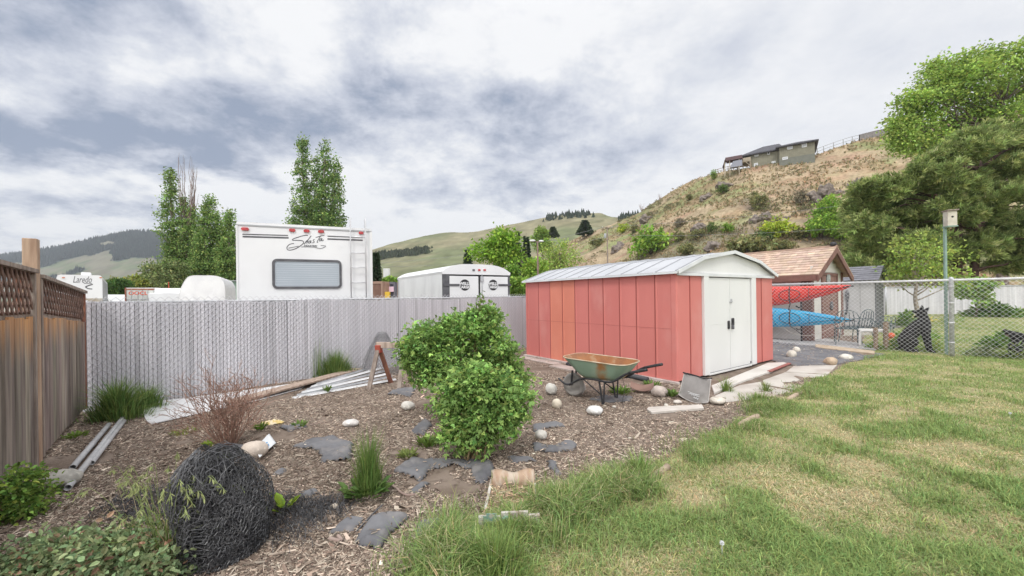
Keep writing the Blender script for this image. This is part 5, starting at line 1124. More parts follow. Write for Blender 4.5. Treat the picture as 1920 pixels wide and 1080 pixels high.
# distant wood on the ridges and forest on the mountain
def farwood(name, pts, h, n_per, w, col, m=M_leaf):
    mb = MB()
    p = np.asarray(pts); n = len(p); hh = h*RNG.uniform(.5, 1.25, n); a = RNG.uniform(0, PI, n)
    for k in range(3):
        an = a+k*PI/3; dx = np.stack([np.cos(an), np.sin(an), 0*an], 1)*w*hh[:, None]/h; c = cols(n, col, .22, .08)
        v = np.stack([p-dx, p+dx, p+A3(0, 0, 1)*hh[:, None]], 1).reshape(-1, 3); mb.add(v, (np.arange(n)*3)[:, None]+np.arange(3)[None], np.repeat(c, 3, 0))
    struct(name, mb, m, False, 'stuff')
g = FARH.reshape(-1, 3); n1 = fbm(g[:, 0]*.006, g[:, 1]*.006+g[:, 2]*.012, 5, 91); z = g[:, 2]/240.; n2 = fbm(g[:, 0]*.02, g[:, 2]*.05, 4, 95); k = (n1+.33*(z-.42)+.2*(n2-.5)) > .50
gs = g[k]; gs = gs[RNG.integers(0, len(gs), 16000)]+RNG.normal(0, 3.5, (16000, 3))*A3(1, 1, 0); farwood('forest', gs, 13, 1, 3.2, (.066, .088, .075))
mg = MID[-6:].reshape(-1, 3); mx_, my_ = proj(mg); kk = ((mx_ > 1020) & (mx_ < 1105)) | ((mx_ > 1160) & (mx_ < 1200)); ms = mg[kk]; ms = ms[RNG.integers(0, len(ms), 150)]+RNG.normal(0, 2.0, (150, 3))*A3(1, 1, 0)
farwood('ridge_wood', ms, 6.5, 1, 1.9, (.06, .085, .055))
ma = MID.reshape(-1, 3); mx_, my_ = proj(ma); kk = (np.abs((mx_-745)/60) < 1) & (np.abs(my_-(478-.12*(mx_-745))) < 5); ms = ma[kk]; ms = ms[RNG.integers(0, len(ms), 400)]+RNG.normal(0, 3, (400, 3))*A3(1, 1, 0); farwood('far_scrub', ms, 5.0, 1, 3.0, (.075, .095, .05))

# scrub of the near hillside (uncountable) and its separate bushes, rocks
hp = NEAR.reshape(-1, 3); hx_, hy_ = proj(hp); vis = (hx_ > 1000) & (hx_ < 1960); hv = hp[vis]; dn = fbm(hv[:, 0]*.13, hv[:, 2]*.3, 3, 15); hv = hv[dn > .43]
s = hv[RNG.integers(0, len(hv), 9000)]+RNG.normal(0, .35, (9000, 3))*A3(1, 1, 0); mb = MB()
for k in range(7):
    n = len(s); c = cols(n, (.26, .255, .13), .34, .12, (.42, .31, .19), .5); mb.leaves(s+RNG.normal(0, .12, (n, 3))*A3(1, 1, 0), rdir(n)*.6+A3(0, 0, 1), rdir(n), RNG.uniform(.2, .55, n), RNG.uniform(.08, .2, n), c)
hl = hp[vis & (hy_ > 370+.0*hx_) & (fbm(hp[:, 0]*.10+7, hp[:, 2]*.2, 3, 16) > .47)]; s = hl[RNG.integers(0, len(hl), 700)]+RNG.normal(0, .4, (700, 3))*A3(1, 1, 0); sz = RNG.uniform(.35, .95, 700)
for k in range(34):
    n = len(s); c = cols(n, (.22, .235, .11), .22, .10, (.25, .20, .14), .35); q = rdir(n)*sz[:, None]*A3(1, 1, .6); q[:, 2] = np.abs(q[:, 2]); mb.leaves(s+q, rdir(n)+A3(0, 0, .6), rdir(n), .34*sz+.1, .2*sz+.05, c)
struct('hill_scrub', mb, M_leaf, False, 'stuff')
def hillbush(px, py, wpx, hpx, col, alt, label, per=14, nl=6, bare=False):
    b = hillpt(px, py+hpx*.45); d = b[1]; w = wpx*d/F/2; h = hpx*d/F; lobes = []
    for k in range(nl):
        a = RNG.uniform(0, 2*PI); q = RNG.uniform(.0, .7); rr = RNG.uniform(.34, .55); lobes.append((b+A3(math.cos(a)*w*q, math.sin(a)*w*q, h*RNG.uniform(.3, .72)), (w*rr, w*rr, h*.32), 14))
    t = thing('bush', label, 'bush', b, group='bushes on the dry hillside'); mb, c = leafmesh(lobes, per, w*.14, max(.16, w*.17), max(.12, w*.12), col, alt=alt, altp=.35); obj('foliage', mb, M_leaf, t)
    tm = MB()
    for i in RNG.choice(len(c), 12, replace=False): limb(tm, b, c[i], .05, .015, .05, 4, 3)
    obj('stem', tm, M_bark, t, True)
YG = ((.26, .33, .04), (.34, .38, .06)); FG = ((.15, .25, .04), (.20, .29, .05)); DG = ((.09, .14, .04), (.13, .17, .06)); OL = ((.15, .16, .065), (.20, .19, .09)); GB = ((.19, .17, .12), (.24, .21, .15))
for a in ((1337, 328, 15, 20, FG, 'upright green bush at the left end of the hilltop house railing'), (1357, 354, 24, 18, DG, 'round dark green bush below the hilltop railing'), (1295, 371, 16, 12, OL, 'small olive bush on the rocky left ridge'),
          (1423, 376, 34, 40, OL, 'tall twiggy olive bush in the middle of the hillside'), (1504, 372, 32, 30, GB, 'grey brown leafless bush right of the tall twiggy one'), (1546, 398, 62, 46, FG, 'upper part of the big bright green bush cluster by the pine'),
          (1540, 428, 72, 44, FG, 'lower part of the big bright green bush cluster by the pine'), (1456, 428, 56, 38, YG, 'brightest yellow green bush on the hillside'), (1335, 428, 22, 22, DG, 'small dark green bush amid rocks, middle of lower hillside'),
          (1272, 443, 26, 22, OL, 'grey green bush right of the big roundish green one'), (1221, 458, 84, 44, FG, 'big round green bush behind the red shed roof'), (1238, 440, 20, 22, FG, 'small green bush just above the big round one'),
          (1270, 420, 26, 18, GB, 'brown twiggy bush high on the lower left hillside'), (1306, 441, 30, 18, OL, 'low olive bush left of the small dark green one'), (1404, 460, 96, 24, OL, 'wide low olive bush above the red shed gable'),
          (1288, 469, 40, 20, OL, 'olive bush peeping over the red shed roof'), (1166, 430, 26, 16, YG, 'yellow green bush right of the utility pole top'), (1190, 427, 20, 18, OL, 'small olive bush right of the yellow green one by the pole'),
          (1474, 462, 44, 18, OL, 'low olive bush above the tan shingle roof'), (1368, 427, 26, 16, FG, 'small fresh green bush in the middle of the lower hillside'), (1120, 455, 34, 16, OL, 'olive bush at the foot of the hillside left of the utility pole'),
          (1580, 436, 50, 40, FG, 'green bush half behind the pine branches'), (1605, 470, 60, 30, OL, 'olive bush behind the grey plastic shed'), (1640, 420, 40, 30, OL, 'olive shrub at the left edge of the pine crown'), (1500, 438, 40, 20, OL, 'olive bush below the bright green cluster'), (1432, 445, 40, 20, DG, 'dark bush under the brightest yellow green one')):
    hillbush(a[0], a[1], a[2], a[3], a[4][0], a[4][1], a[5])
M_outc = mat('outcrop', (.23, .195, .17), (.125, .105, .095), scale=2.0, rough=.95, bump=1, bscale=5, c3=(.30, .25, .21), s3=4, sh3=(.5, .7))
for px, py, w, h, l in ((1561, 360, 62, 30, 'largest grey rock outcrop, upper right of the hillside'), (1424, 407, 44, 24, 'fissured rock outcrop under the tall twiggy bush'), (1362, 348, 34, 14, 'rock outcrop behind the round dark green bush'), (1328, 366, 30, 14, 'rock ledge on the left ridge below the hilltop railing'),
                        (1338, 461, 54, 22, 'grey rock pile above the red shed roof'), (1610, 340, 32, 26, 'rock outcrop at the edge of the pine crown'), (1215, 408, 36, 16, 'rocks where the left ridge meets the skyline'), (1160, 462, 40, 20, 'dark rocky patch behind the utility pole'), (1465, 408, 30, 12, 'small rock ledge right of the fissured outcrop'), (1320, 425, 40, 16, 'rock band left of the small fresh green bush')):
    b = hillpt(px, py+h*.2); d = b[1]; t = MB(); 
    for k in range(7):
        t.blob(b+A3(RNG.uniform(-.4, .4)*w*d/F, RNG.uniform(-.3, .8), RNG.uniform(-.35, .15)*h*d/F), (w*d/F*RNG.uniform(.14, .28), w*d/F*.2, h*d/F*RNG.uniform(.25, .5)), 14, 1.25, int(px)+k)
    o = obj('rock_outcrop', t, M_outc); r_ = o.modifiers.new('join', 'REMESH'); r_.mode = 'VOXEL'; r_.voxel_size = .14; top(o, l, 'rock', 'rock outcrops on the hillside')
for px, py, h, l in ((1204, 398, 16, 'bare grey sapling on the hill skyline'), (1238, 378, 14, 'dead twiggy bush on the hill skyline above the ridge rocks')):
    b = hillpt(px, py); mb = MB(); d = b[1]
    for k in range(14): limb(mb, b, b+A3(RNG.uniform(-.4, .4), RNG.uniform(-.3, .3), RNG.uniform(.5, 1.1))*h*d/F, .06, .02, .06, 3, 4)
    top(obj('bare_sapling', mb, M_dead), l, 'tree')

# ---------------------------------------------------------------- garden shrubs
def shrub(label, foot, lobes, per, spread, L, W, col, alt, stems=10, name='shrub', lobed=True, sprig=None):
    col = np.array(col)*1.22; alt = np.array(alt)*1.2
    t = thing(name, label, 'shrub', foot); mb, c = leafmesh(lobes, int(per*1.25), spread*1.06, L*.86, W*.86, col, var=.24, alt=alt, altp=.35, lobed=lobed, droop=.25)
    if sprig is not None:
        q, n = sprig; pp = q[0]+(q[1]-q[0])*RNG.uniform(0, 1, n)[:, None]+RNG.normal(0, .03, (n, 3)); mb.leaves(pp, rdir(n)+A3(0, 0, .3), rdir(n)+A3(0, 0, 1), L*.7, W*.7, cols(n, alt, .2, .1), lobed)
    obj('foliage', mb, M_leaf, t); tm = MB()
    for i in RNG.choice(len(c), min(len(c), stems*4), replace=False):
        e = c[i]; k = np.asarray(foot)+A3(RNG.normal(0, .04), RNG.normal(0, .04), 0); mid = k+(e-k)*.5+A3(0, 0, .12*np.linalg.norm(e-k)); tm.tube(spline([k, k*.7+mid*.3+A3(0, 0, .03), mid, e], 8), np.linspace(.011, .003, 8), 5)
    if sprig is not None: tm.tube([np.asarray(foot)+A3(0, 0, .8), q[0], q[1]], (.006, .004, .002), 5)
    obj('stem', tm, mat('shrub_stem', (.36, .27, .15), (.24, .17, .10), scale=9, rough=.85), t, True)
f0 = GG(889, 866)
shrub('nearer of the two bushy green garden shrubs, with lobed leaves and pale stems', f0, [
    ((f0[0]+.02, f0[1]+.03, .68), (.28, .28, .20), 75), ((f0[0]-.18, f0[1], .62), (.17, .22, .16), 42), ((f0[0]+.27, f0[1]+.05, .60), (.20, .24, .18), 50), ((f0[0]+.04, f0[1]-.04, .42), (.27, .26, .18), 70),
    ((f0[0]+.28, f0[1]+.02, .40), (.20, .22, .14), 42), ((f0[0]-.16, f0[1]+.0, .24), (.17, .17, .10), 20), ((f0[0]+.08, f0[1]+.06, .20), (.15, .15, .08), 12), ((f0[0]+.42, f0[1]+.1, .55), (.11, .16, .12), 14)], 19, .052, .054, .029, (.12, .195, .058), (.18, .26, .078), 8)
b0_ = A3(*G(862, 790)[:2], 0)
shrub('taller wide green garden shrub close behind the nearer one, with a sprig sticking up', b0_, [
    ((b0_[0]-.36, b0_[1]+.0, .98), (.26, .30, .22), 70), ((b0_[0]+.08, b0_[1]+.05, 1.08), (.34, .34, .22), 95), ((b0_[0]+.42, b0_[1]+.05, .90), (.26, .30, .24), 75), ((b0_[0]-.1, b0_[1]-.05, .72), (.46, .34, .22), 95), ((b0_[0]+.52, b0_[1]+.1, .60), (.24, .28, .20), 48),
    ((b0_[0]-.42, b0_[1]+.0, .62), (.20, .24, .16), 36), ((b0_[0]+.66, b0_[1]+.1, .46), (.18, .22, .16), 26), ((b0_[0]+.32, b0_[1]+.05, 1.27), (.18, .18, .1), 30), ((b0_[0]-.52, b0_[1]+.0, .86), (.18, .2, .16), 34)],
      19, .062, .058, .031, (.12, .195, .058), (.185, .265, .078), 10, sprig=((b0_+A3(.25, .0, 1.28), b0_+A3(.30, -.02, 1.53)), 34))
# dead brown shrub
ds = GG(428, 840); t = thing('dead_shrub', 'leafless reddish brown shrub with many upright twigs beside the netting roll', 'shrub', ds); A_, B_, R__ = [], [], []
def grow(p, d, L, r, depth):
    n = 4
    for i in range(n):
        d = nrm(d+RNG.normal(0, .13, 3)+A3(0, 0, .03)); q = p+d*L/n; A_.append(p); B_.append(q); R__.append(r*(1-.12*i)); p = q
        if depth > 0 and i >= 1 and RNG.random() < .85: grow(p, nrm(d+RNG.normal(0, .42, 3)), L*RNG.uniform(.38, .66), r*.62, depth-1)
for k in range(62):
    a = RNG.uniform(0, 2*PI); s_ = RNG.uniform(.05, .62); grow(ds+A3(math.cos(a)*.05, math.sin(a)*.05, 0), nrm(A3(math.cos(a)*s_, math.sin(a)*s_, 1)), RNG.uniform(.33, .56)*(1-.2*s_), .0048, 3)
grow(ds, nrm(A3(-.02, .05, 1)), .62, .006, 2); grow(ds+A3(.02, 0, 0), nrm(A3(.16, .05, 1)), .55, .006, 2)
mb = MB(); n = len(A_); mb.segs(np.array(A_), np.array(B_), np.maximum(.0017, np.array(R__)), cols(n, (.31, .195, .15), .22, .06)); obj('twigs', mb, mat('twig_attr', (1, 1, 1), rough=.85, attr=True), t)

# ---------------------------------------------------------------- grasses
def tuft(foot, n, h, rad, lean, base, alt, w=.006, name='grass_tuft', label='', cat='grass', az0=None, flat=1.0, group=None, heads=0):
    foot = np.asarray(foot, float); a = RNG.uniform(0, 2*PI, n); r = rad*np.abs(RNG.normal(0, .55, n)); p = foot+np.stack([np.cos(a)*r, np.sin(a)*r*flat, 0*a], 1); p[:, 2] = hgt(p[:, 0], p[:, 1])-.005; fall = np.exp(-(r/rad)**2*.9)*(.55+.9*fbm(p[:, 0]*9, p[:, 1]*9, 3, 19))
    az = a+RNG.normal(0, .7, n) if az0 is None else az0+RNG.normal(0, .8, n); mb = MB(); hh = h*RNG.uniform(.3, 1.15, n)*fall+.03; lean = lean*(.6+.8*r/rad)
    mb.blades(p, hh, w*RNG.uniform(.6, 1.3, n), lean*RNG.uniform(.2, 1.3, n), az, cols(n, base, .22, .12, alt, .25))
    o = obj(name, mb, M_grass); return top(o, label, cat, group)
GD = (.15, .235, .07); GL = (.25, .33, .10); ST = (.46, .40, .24)
TG = 'wild grass clumps around the garden bed'
tuft(GG(222, 788), 1500, .50, .30, .75, GD, GL, .008, label='big arching grass clump in the corner between cedar fence and slatted fence', group=TG, flat=.7)
tuft(GG(275, 768), 700, .36, .24, .8, GD, GL, .008, label='grass clump right of the corner clump against the slatted fence', group=TG, flat=.6)
gq = PF.w(3.3, 0, .14); tuft(gq, 1500, .48, .42, .45, GD, GL, .008, label='tall grass behind the dead brown shrub along the slatted fence', group=TG, flat=.35)
tuft(PF.w(3.0, 0, .1), 40, .85, .2, .1, GD, GL, .008, label='few tall grass stalks standing above the clump by the slatted fence', group=TG, flat=.3)
wd = GG(690, 925); tuft(wd, 700, .42, .10, .32, (.14, .23, .06), GL, .0045, label='feathery green weed growing in the middle of the mulch', group='weeds growing in the mulch', name='weed', cat='weed')
def rosette(foot, n, L, W, col, label, lift=.5, name='weed', group='weeds growing in the mulch', rad=.05):
    foot = np.asarray(foot); a = RNG.uniform(0, 2*PI, n); r = rad*np.sqrt(RNG.uniform(0, 1, n)); p = foot+np.stack([np.cos(a)*r, np.sin(a)*r, RNG.uniform(0, .04, n)*L*8], 1); d = np.stack([np.cos(a), np.sin(a), lift*RNG.uniform(.4, 1.6, n)], 1)
    mb = MB(); mb.leaves(p, d, np.tile(A3(0, 0, 1), (n, 1)), L*RNG.uniform(.6, 1.2, n), W, cols(n, col, .2, .08), False, .12); return top(obj(name, mb, M_leaf), label, 'weed', group)
rosette(wd+A3(.0, -.07, .01), 60, .10, .055, (.12, .20, .055), 'round leaved weed at the foot of the feathery one', .7, rad=.14)
rosette(GG(533, 962), 7, .17, .06, (.24, .37, .04), 'bright green dock seedling right of the black netting roll', 1.1, rad=.02)
rosette(GG(393, 838), 40, .055, .02, (.26, .36, .05), 'tiny yellow green weed behind the netting roll', .8)
rosette(GG(345, 815), 90, .05, .012, (.28, .32, .09), 'sparse pale weed in front of the white panel', 1.6, rad=.12)
rosette(GG(488, 812), 40, .09, .02, (.15, .26, .04), 'small green weed left of the yellow cloth', 1.6, rad=.035)
rosette(GG(562, 805), 60, .07, .02, (.16, .25, .06), 'small weed right of the yellow cloth', 1.2, rad=.06)
rosette(GG(765, 863), 60, .06, .025, (.20, .24, .07), 'small yellowing weed at the left foot of the big shrub', .9, rad=.07)
rosette(GG(805, 838), 120, .08, .02, (.15, .23, .05), 'fine weed left of the big shrub stem', 1.4, rad=.11)
rosette(GG(1163, 738), 90, .10, .03, (.16, .26, .05), 'green weed under the wheelbarrow handles', 1.0, rad=.13)
rosette(GG(1222, 730), 90, .11, .025, (.14, .23, .05), 'green weed behind the curved rusty plate', 1.4, rad=.11)
rosette(GG(1259, 746), 60, .10, .03, (.13, .21, .05), 'green weed between the pinkish brown rock and the grass catcher bag', 1.5, rad=.05)
rosette(GG(143, 822), 60, .06, .025, (.17, .26, .05), 'small weed at the foot of the kickboard', .7, rad=.09)
rosette(GG(614, 738), 50, .10, .02, (.17, .26, .06), 'thin weed by the metal strips', 1.8, rad=.03)
tuft(GG(1362, 735), 160, .26, .09, .9, (.16, .24, .06), GL, .006, label='arching grass growing from the slab joint by the shed door', group=TG)
tuft(GG(1435, 735), 120, .16, .1, .9, (.16, .22, .06), GL, .006, label='small grass clump on the middle slab edge', group=TG)
# seeding grass beside the netting roll
sg_ = GG(318, 1066); t = thing('seeding_grass', 'pale seeding grass with drooping heads left of the black netting roll', 'grass', sg_)
mb = MB(); n = 150; a = RNG.uniform(0, 2*PI, n); p = sg_+np.stack([np.cos(a)*.09, np.sin(a)*.07, 0*a], 1)*np.sqrt(RNG.uniform(0, 1, n))[:, None]; mb.blades(p, RNG.uniform(.2, .48, n), .0065, RNG.uniform(.15, .8, n), a+RNG.normal(0, .5, n), cols(n, (.22, .30, .08), .2, .1, ST, .2)); obj('blades', mb, M_grass, t)
hm_ = MB(); A_, B_ = [], []
for k in range(44):
    a = RNG.uniform(0, 2*PI); q = RNG.uniform(.05, .30); h = RNG.uniform(.36, .58); b_ = sg_+A3(math.cos(a)*.05, math.sin(a)*.05, 0); tip = b_+A3(math.cos(a)*q*1.0, math.sin(a)*q*.7, h); dr = tip+A3(math.cos(a)*.06, math.sin(a)*.04, -.035)
    s_ = spline([b_, b_*.45+tip*.55+A3(0, 0, .06), tip, dr], 10); A_ += list(s_[:-1]); B_ += list(s_[1:])
    for j in range(12):
        pp = s_[6]+(s_[9]-s_[6])*RNG.uniform(0, 1); dd = A3(math.cos(a)*.3+RNG.normal(0, .4), math.sin(a)*.3+RNG.normal(0, .4), -.7); hm_.leaves(pp[None], dd[None], rdir(1), .032, .0055, cols(1, (.34, .38, .17), .15, .05))
mb = MB(); mb.segs(np.array(A_), np.array(B_), .0011, (.27, .33, .12)); obj('stalks', mb, M_grass, t); obj('seed_heads', hm_, M_grass, t)
mb = MB()
for (x0, y0, x1, y1) in ((237, 975, 212, 890), (222, 985, 205, 930), (178, 985, 208, 930), (262, 1000, 240, 900), (720, 935, 742, 925), (296, 1000, 262, 910)):
    a = GG(x0, y0); b = P(x1, y1, a[1]-.02); mb.tube(spline([a, (a+b)/2+A3(.01, 0, 0), b], 8), .0013, 4)
struct('dry_stalks', mb, mat('straw', (.50, .42, .28), (.40, .33, .2), scale=5), False, 'stuff')
# tall grass along the border nearest the camera
for (px, py, n, h, r, l) in ((955, 1022, 300, .17, .20, 'thin grass growing in front of the teal board of the log planter'), (925, 1082, 800, .28, .22, 'thick grass clump at the bottom edge in front of the log planter'), (1200, 900, 420, .24, .16, 'tall grass clump on the lawn border behind the nearest edging timber'), (1420, 755, 500, .14, .30, 'bright grass strip in front of the nearest slab')):
    tuft(GG(px, py), n, h, r, .7, (.19, .28, .08), (.27, .35, .12), .0055, label=l, group=TG)
bpts = spline([(*p, 0) for p in LAWN[1:12]], 400)[:, :2]; n = 26000; q = bpts[RNG.integers(0, 400, n)]+RNG.normal(0, 1, (n, 2))*.13+A3(.10, -.10, 0)[:2]
hh = np.clip(fbm(q[:, 0]*2.3, q[:, 1]*2.3, 4, 301)-.39, 0, .22)*1.3; k = RNG.random(n) < np.clip(hh*7, 0, 1); q, hh = q[k], hh[k]; n = len(q); near = np.clip(1.5-q[:, 1]*.16, .45, 1.3)
mb = MB(); mb.blades(np.stack([q[:, 0], q[:, 1], hgt(q[:, 0], q[:, 1])], 1), (.035+.62*hh*RNG.uniform(.25, 1.1, n))*near, .0052, RNG.uniform(.2, 1.3, n), RNG.uniform(0, 2*PI, n), cols(n, (.22, .305, .10), .24, .12, (.48, .42, .25), .15)); struct('border_grass', mb, M_grass, False, 'stuff')
mb = None
rosette(GG(905, 1060), 60, .07, .035, (.20, .30, .07), 'light green broad leaved weed in the thick grass at the bottom edge', 1.8, rad=.05)

# lawn blades
x, y = scatter(520000, -.6, 1.42, 1.95, 25)
m = inpoly(x+.25*(fbm(x*3, y*3, 3, 9)-.5), y+.25*(fbm(x*3, y*3, 3, 10)-.5), LAWN); x, y = x[m], y[m]
dry = .5+.42*(fbm(x*.55+3, y*.55, 4, 201)-.5)+1.0*(fbm(x*2.4, y*2.4, 4, 205)-.5)
band = np.exp(-((-(x-10)*.689-(y-9.07)*.725+1.2)/.6)**2)*.18        # worn strip in front of the chain link fence
keep = RNG.random(len(x)) < np.clip(1.25-1.25*np.clip((dry+band-.45)*3.2, 0, 1), .62, 1); x, y, dry, band = x[keep], y[keep], dry[keep], band[keep]
n = len(x); dd = np.clip((dry+band-.455)*4.2+RNG.normal(0, .55, n), 0, 1); base = np.array((.25, .345, .115))*(1-dd[:, None])+np.array((.56, .47, .29))*dd[:, None]
yel = (y > 11); base = base*np.exp(RNG.normal(0, .24, (n, 1))); base[:, 0] *= np.exp(RNG.normal(0, .12, n))
h = RNG.uniform(.022, .055, n)*(1-.45*dd)*(1+.9*(fbm(x*1.9, y*1.9, 3, 207) > .56)*(1-dd)); w = .0038*(1+y*.10)
mb = MB(); p = np.stack([x, y, hgt(x, y)*np.where((y > 13.5) | (x > 14), .5, 1)], 1); mb.blades(p, h, w, RNG.uniform(.2, 1.3, n)+dd*1.2, RNG.uniform(0, 2*PI, n), np.clip(base, 0, .9)); struct('lawn_grass', mb, M_grass, False, 'stuff')
# thin stray grass in the bed near the border
x, y = scatter(26000, -.25, .62, 2.0, 6.5); pts = np.array(LAWN[:13]); dmin = np.min(np.hypot(x[:, None]-pts[None, :, 0], y[:, None]-pts[None, :, 1]), 1); kk = (RNG.random(len(x)) < np.exp(-(dmin/.22)**2)*.8) & (fbm(x*2.2, y*2.2, 3, 222) > .42); x, y = x[kk], y[kk]; n = len(x)
mb = MB(); mb.blades(np.stack([x, y, hgt(x, y)], 1), RNG.uniform(.04, .11, n), .004, RNG.uniform(.3, 1.2, n), RNG.uniform(0, 2*PI, n), cols(n, (.19, .26, .075), .2, .12, ST, .35)); struct('stray_grass', mb, M_grass, False, 'stuff')
# dandelion clocks on the lawn
for px, py, l in ((1354, 1045, 'white dandelion clock in the lawn near the bottom edge'), (1894, 790, 'white dandelion clock in the lawn at the right edge')):
    g = GG(px, py); t = thing('dandelion', l, 'flower', g); mb = MB(); mb.tube([g, g+A3(0, 0, .06)], .0015, 5); obj('stem', mb, M_grass, t); mb = MB(); q = rdir(160); c = g+A3(0, 0, .07); mb.segs(np.tile(c, (160, 1)), c+q*.014*RNG.uniform(.8, 1, 160)[:, None], .0009); obj('seed_head', mb, M_white, t)
# leafy plants in the lower left corner
def leafbank(label, lobes, L, W, col, alt, altp, per=12, spread=.06, foot=None):
    t = thing('rose_bush', label, 'shrub', foot); mb, c = leafmesh(lobes, per, spread, L, W, col, alt=alt, altp=altp, droop=.1, var=.25); obj('foliage', mb, M_leaf, t); tm = MB()
    for i in RNG.choice(len(c), min(26, len(c)), replace=False): k = A3(foot[0]+(c[i][0]-foot[0])*.6, foot[1]+(c[i][1]-foot[1])*.6, 0); limb(tm, k, c[i], .005, .002, .08, 4, 4)
    obj('stem', tm, M_twig, t, True)
fb = GG(120, 1090); lb = []
for px, py, rx, rz in ((20, 1040, .22, .09), (90, 1060, .22, .08), (160, 1050, .2, .09), (225, 1040, .16, .09), (270, 1062, .13, .07), (60, 1095, .24, .06), (200, 1090, .2, .06), (130, 1020, .16, .07), (300, 1075, .1, .05), (210, 1010, .07, .05)):
    d = 2.0+.25*RNG.random(); c = P(px, py, d); lb.append((c-A3(0, 0, .02), (rx, .12, rz*.75), 22))
leafbank('low rose bush with grey green and reddish leaves in the bottom left corner', lb, .036, .024, (.16, .205, .105), (.21, .14, .095), .12, 24, .05, fb)
fb = GG(10, 985); lb = []
for px, py, rx, rz in ((10, 930, .10, .10), (30, 960, .10, .10), (5, 985, .14, .12), (40, 905, .06, .06), (50, 940, .06, .07)):
    c = P(px, py, 2.75); lb.append((c, (rx, .1, rz), 22))
leafbank('leafy green plant climbing at the foot of the cedar fence by the left edge', lb, .034, .023, (.115, .19, .045), (.19, .27, .06), .4, 20, .05, fb)
# ================================================================ black netting roll in the foreground
nc = GG(425, 1040); nr = thing('netting_roll', 'upright loose roll of black plastic netting in the left foreground', 'netting', nc)
M_net = mat('black_net', (.055, .055, .06), (.10, .10, .105), scale=14, rough=.38, spec=.5)
def dome(u, v, k):
    a = u*2*PI+k*.7; prof = np.clip(1-(v*.985)**6, 0, 1)**.55*(1.08+.10*np.sin(PI*np.clip(v, 0, 1))); wob = 1+.15*np.sin(2*a+.6)+.05*np.sin(2*a+k)+.05*np.sin(5*a+3*v*3+k*2); r = (1-.075*k)*wob
    x = .135*r*np.cos(a)*prof-.02*v-.10*v*v+.05*np.sin(PI*v)*(np.cos(a) > 0); y = .20*r*np.sin(a)*prof; z = v*(.64-.03*k)+.02*np.sin(a*3+k)*(v > .1)
    return np.stack([nc[0]+x, nc[1]+y, nc[2]-.02+z], -1)
mb = MB()
for k in range(7):
    hexnet(mb, lambda u, v, k=k: dome(u, v, k), 60, 34, .0021 if k < 2 else .0017, None, .0045)
    A_, B_ = [], []
    for i in range(15):                                   # heavier edge strands curving over the roll
        u0 = RNG.uniform(0, 1); v = np.linspace(0, .97, 24); p = dome(u0+RNG.uniform(-.28, .28)*np.sin(v*1.8), v, k-.3)+RNG.normal(0, .0022, (24, 3)); A_.append(p[:-1]); B_.append(p[1:])
    mb.segs(np.vstack(A_), np.vstack(B_), .0019)
for k in range(46):                                       # loose strands wound round the roll in all directions
    R_ = np.linalg.qr(RNG.normal(size=(3, 3)))[0]; t = np.linspace(0, RNG.uniform(2.2, 5), 34)+RNG.uniform(0, 6); q = (np.cos(t)[:, None]*R_[0]+np.sin(t)[:, None]*R_[1]+.35*RNG.uniform(-1, 1)*R_[2])
    q = np.sign(q)*np.abs(q)**.85; p = nc+A3(-.05, 0, .315)+q*A3(.145, .20, .315)*RNG.uniform(.96, 1.10)+RNG.normal(0, .003, (34, 3)); p = p[p[:, 2] > .02]
    if len(p) > 3: mb.segs(p[:-1], p[1:], .0017)
obj('net', mb, M_net, nr)
mb = MB(); mb.blob((0, 0, 0), (.125, .14, .46), 20, .2, 3); mb.shift(nc+A3(-.01, 0, .08)); obj('inner_layers', mb, mat('net_core', (.014, .014, .016), (.02, .02, .022), scale=40, rough=.8, bump=1, bscale=120), nr, True)
def tangle(poly, n, label, hmax=.07):
    pl = [tuple(G(*a)[:2]) for a in poly]; p = np.array(pl); lo, hi = p.min(0), p.max(0); A_, B_ = [], []; c = 0
    while c < n:
        q = RNG.uniform(lo, hi)
        if not inpoly(q[0], q[1], pl): continue
        c += 1; m = 9; d = nrm(RNG.normal(size=2)); pts = []; x = q.copy()
        for i in range(m):
            d = nrm(d+RNG.normal(0, .45, 2)); x = x+d*.017; pts.append((x[0], x[1], hg(x[0], x[1])+.004+hmax*abs(math.sin(i*.55+c))*RNG.uniform(.1, 1)))
        pts = np.array(pts); A_.append(pts[:-1]); B_.append(pts[1:])
    mb = MB(); mb.segs(np.vstack(A_), np.vstack(B_), .0018); top(obj('netting_scrap', mb, M_net), label, 'netting')
tangle(((498, 935), (560, 945), (640, 935), (650, 960), (570, 1000), (560, 1025), (500, 1000)), 330, 'tangled loose black netting spilling right of the upright roll')
tangle(((175, 968), (240, 930), (330, 925), (345, 985), (290, 990), (220, 985)), 260, 'tangled loose black netting lying left of the upright roll', .05)
# slate piece, flat rock and paper sack by the roll
lyingplank(((418, 852), (440, 840), (458, 843), (448, 860), (436, 866)), 'dark slate shard lying between dead shrub and netting roll', 'slate_shard', .02, mat('slate', (.16, .16, .175), (.12, .12, .13), scale=5, rough=.7), 'stone', None, .03)
rock(468, 866, 48, 30, (.58, .50, .43), 'white and tan flat rock right of the slate shard', seed=3, sink=.3)
q = [GG(*a) for a in ((478, 860), (487, 868), (518, 843), (505, 832))]; mb = MB(); N_ = 12; V_ = []
for j in range(N_+1):
    for i in range(N_+1):
        a, b = i/N_, j/N_; p = (q[1]*(1-a)+q[2]*a)*(1-b)+(q[0]*(1-a)+q[3]*a)*b; V_.append(p+A3(0, 0, .035+.045*b+.012*fbm(np.array([a*4.]), np.array([b*4.]), 3, 4)[0]))
mb.add(V_, [[j*(N_+1)+i, j*(N_+1)+i+1, (j+1)*(N_+1)+i+1, (j+1)*(N_+1)+i] for j in range(N_) for i in range(N_)])
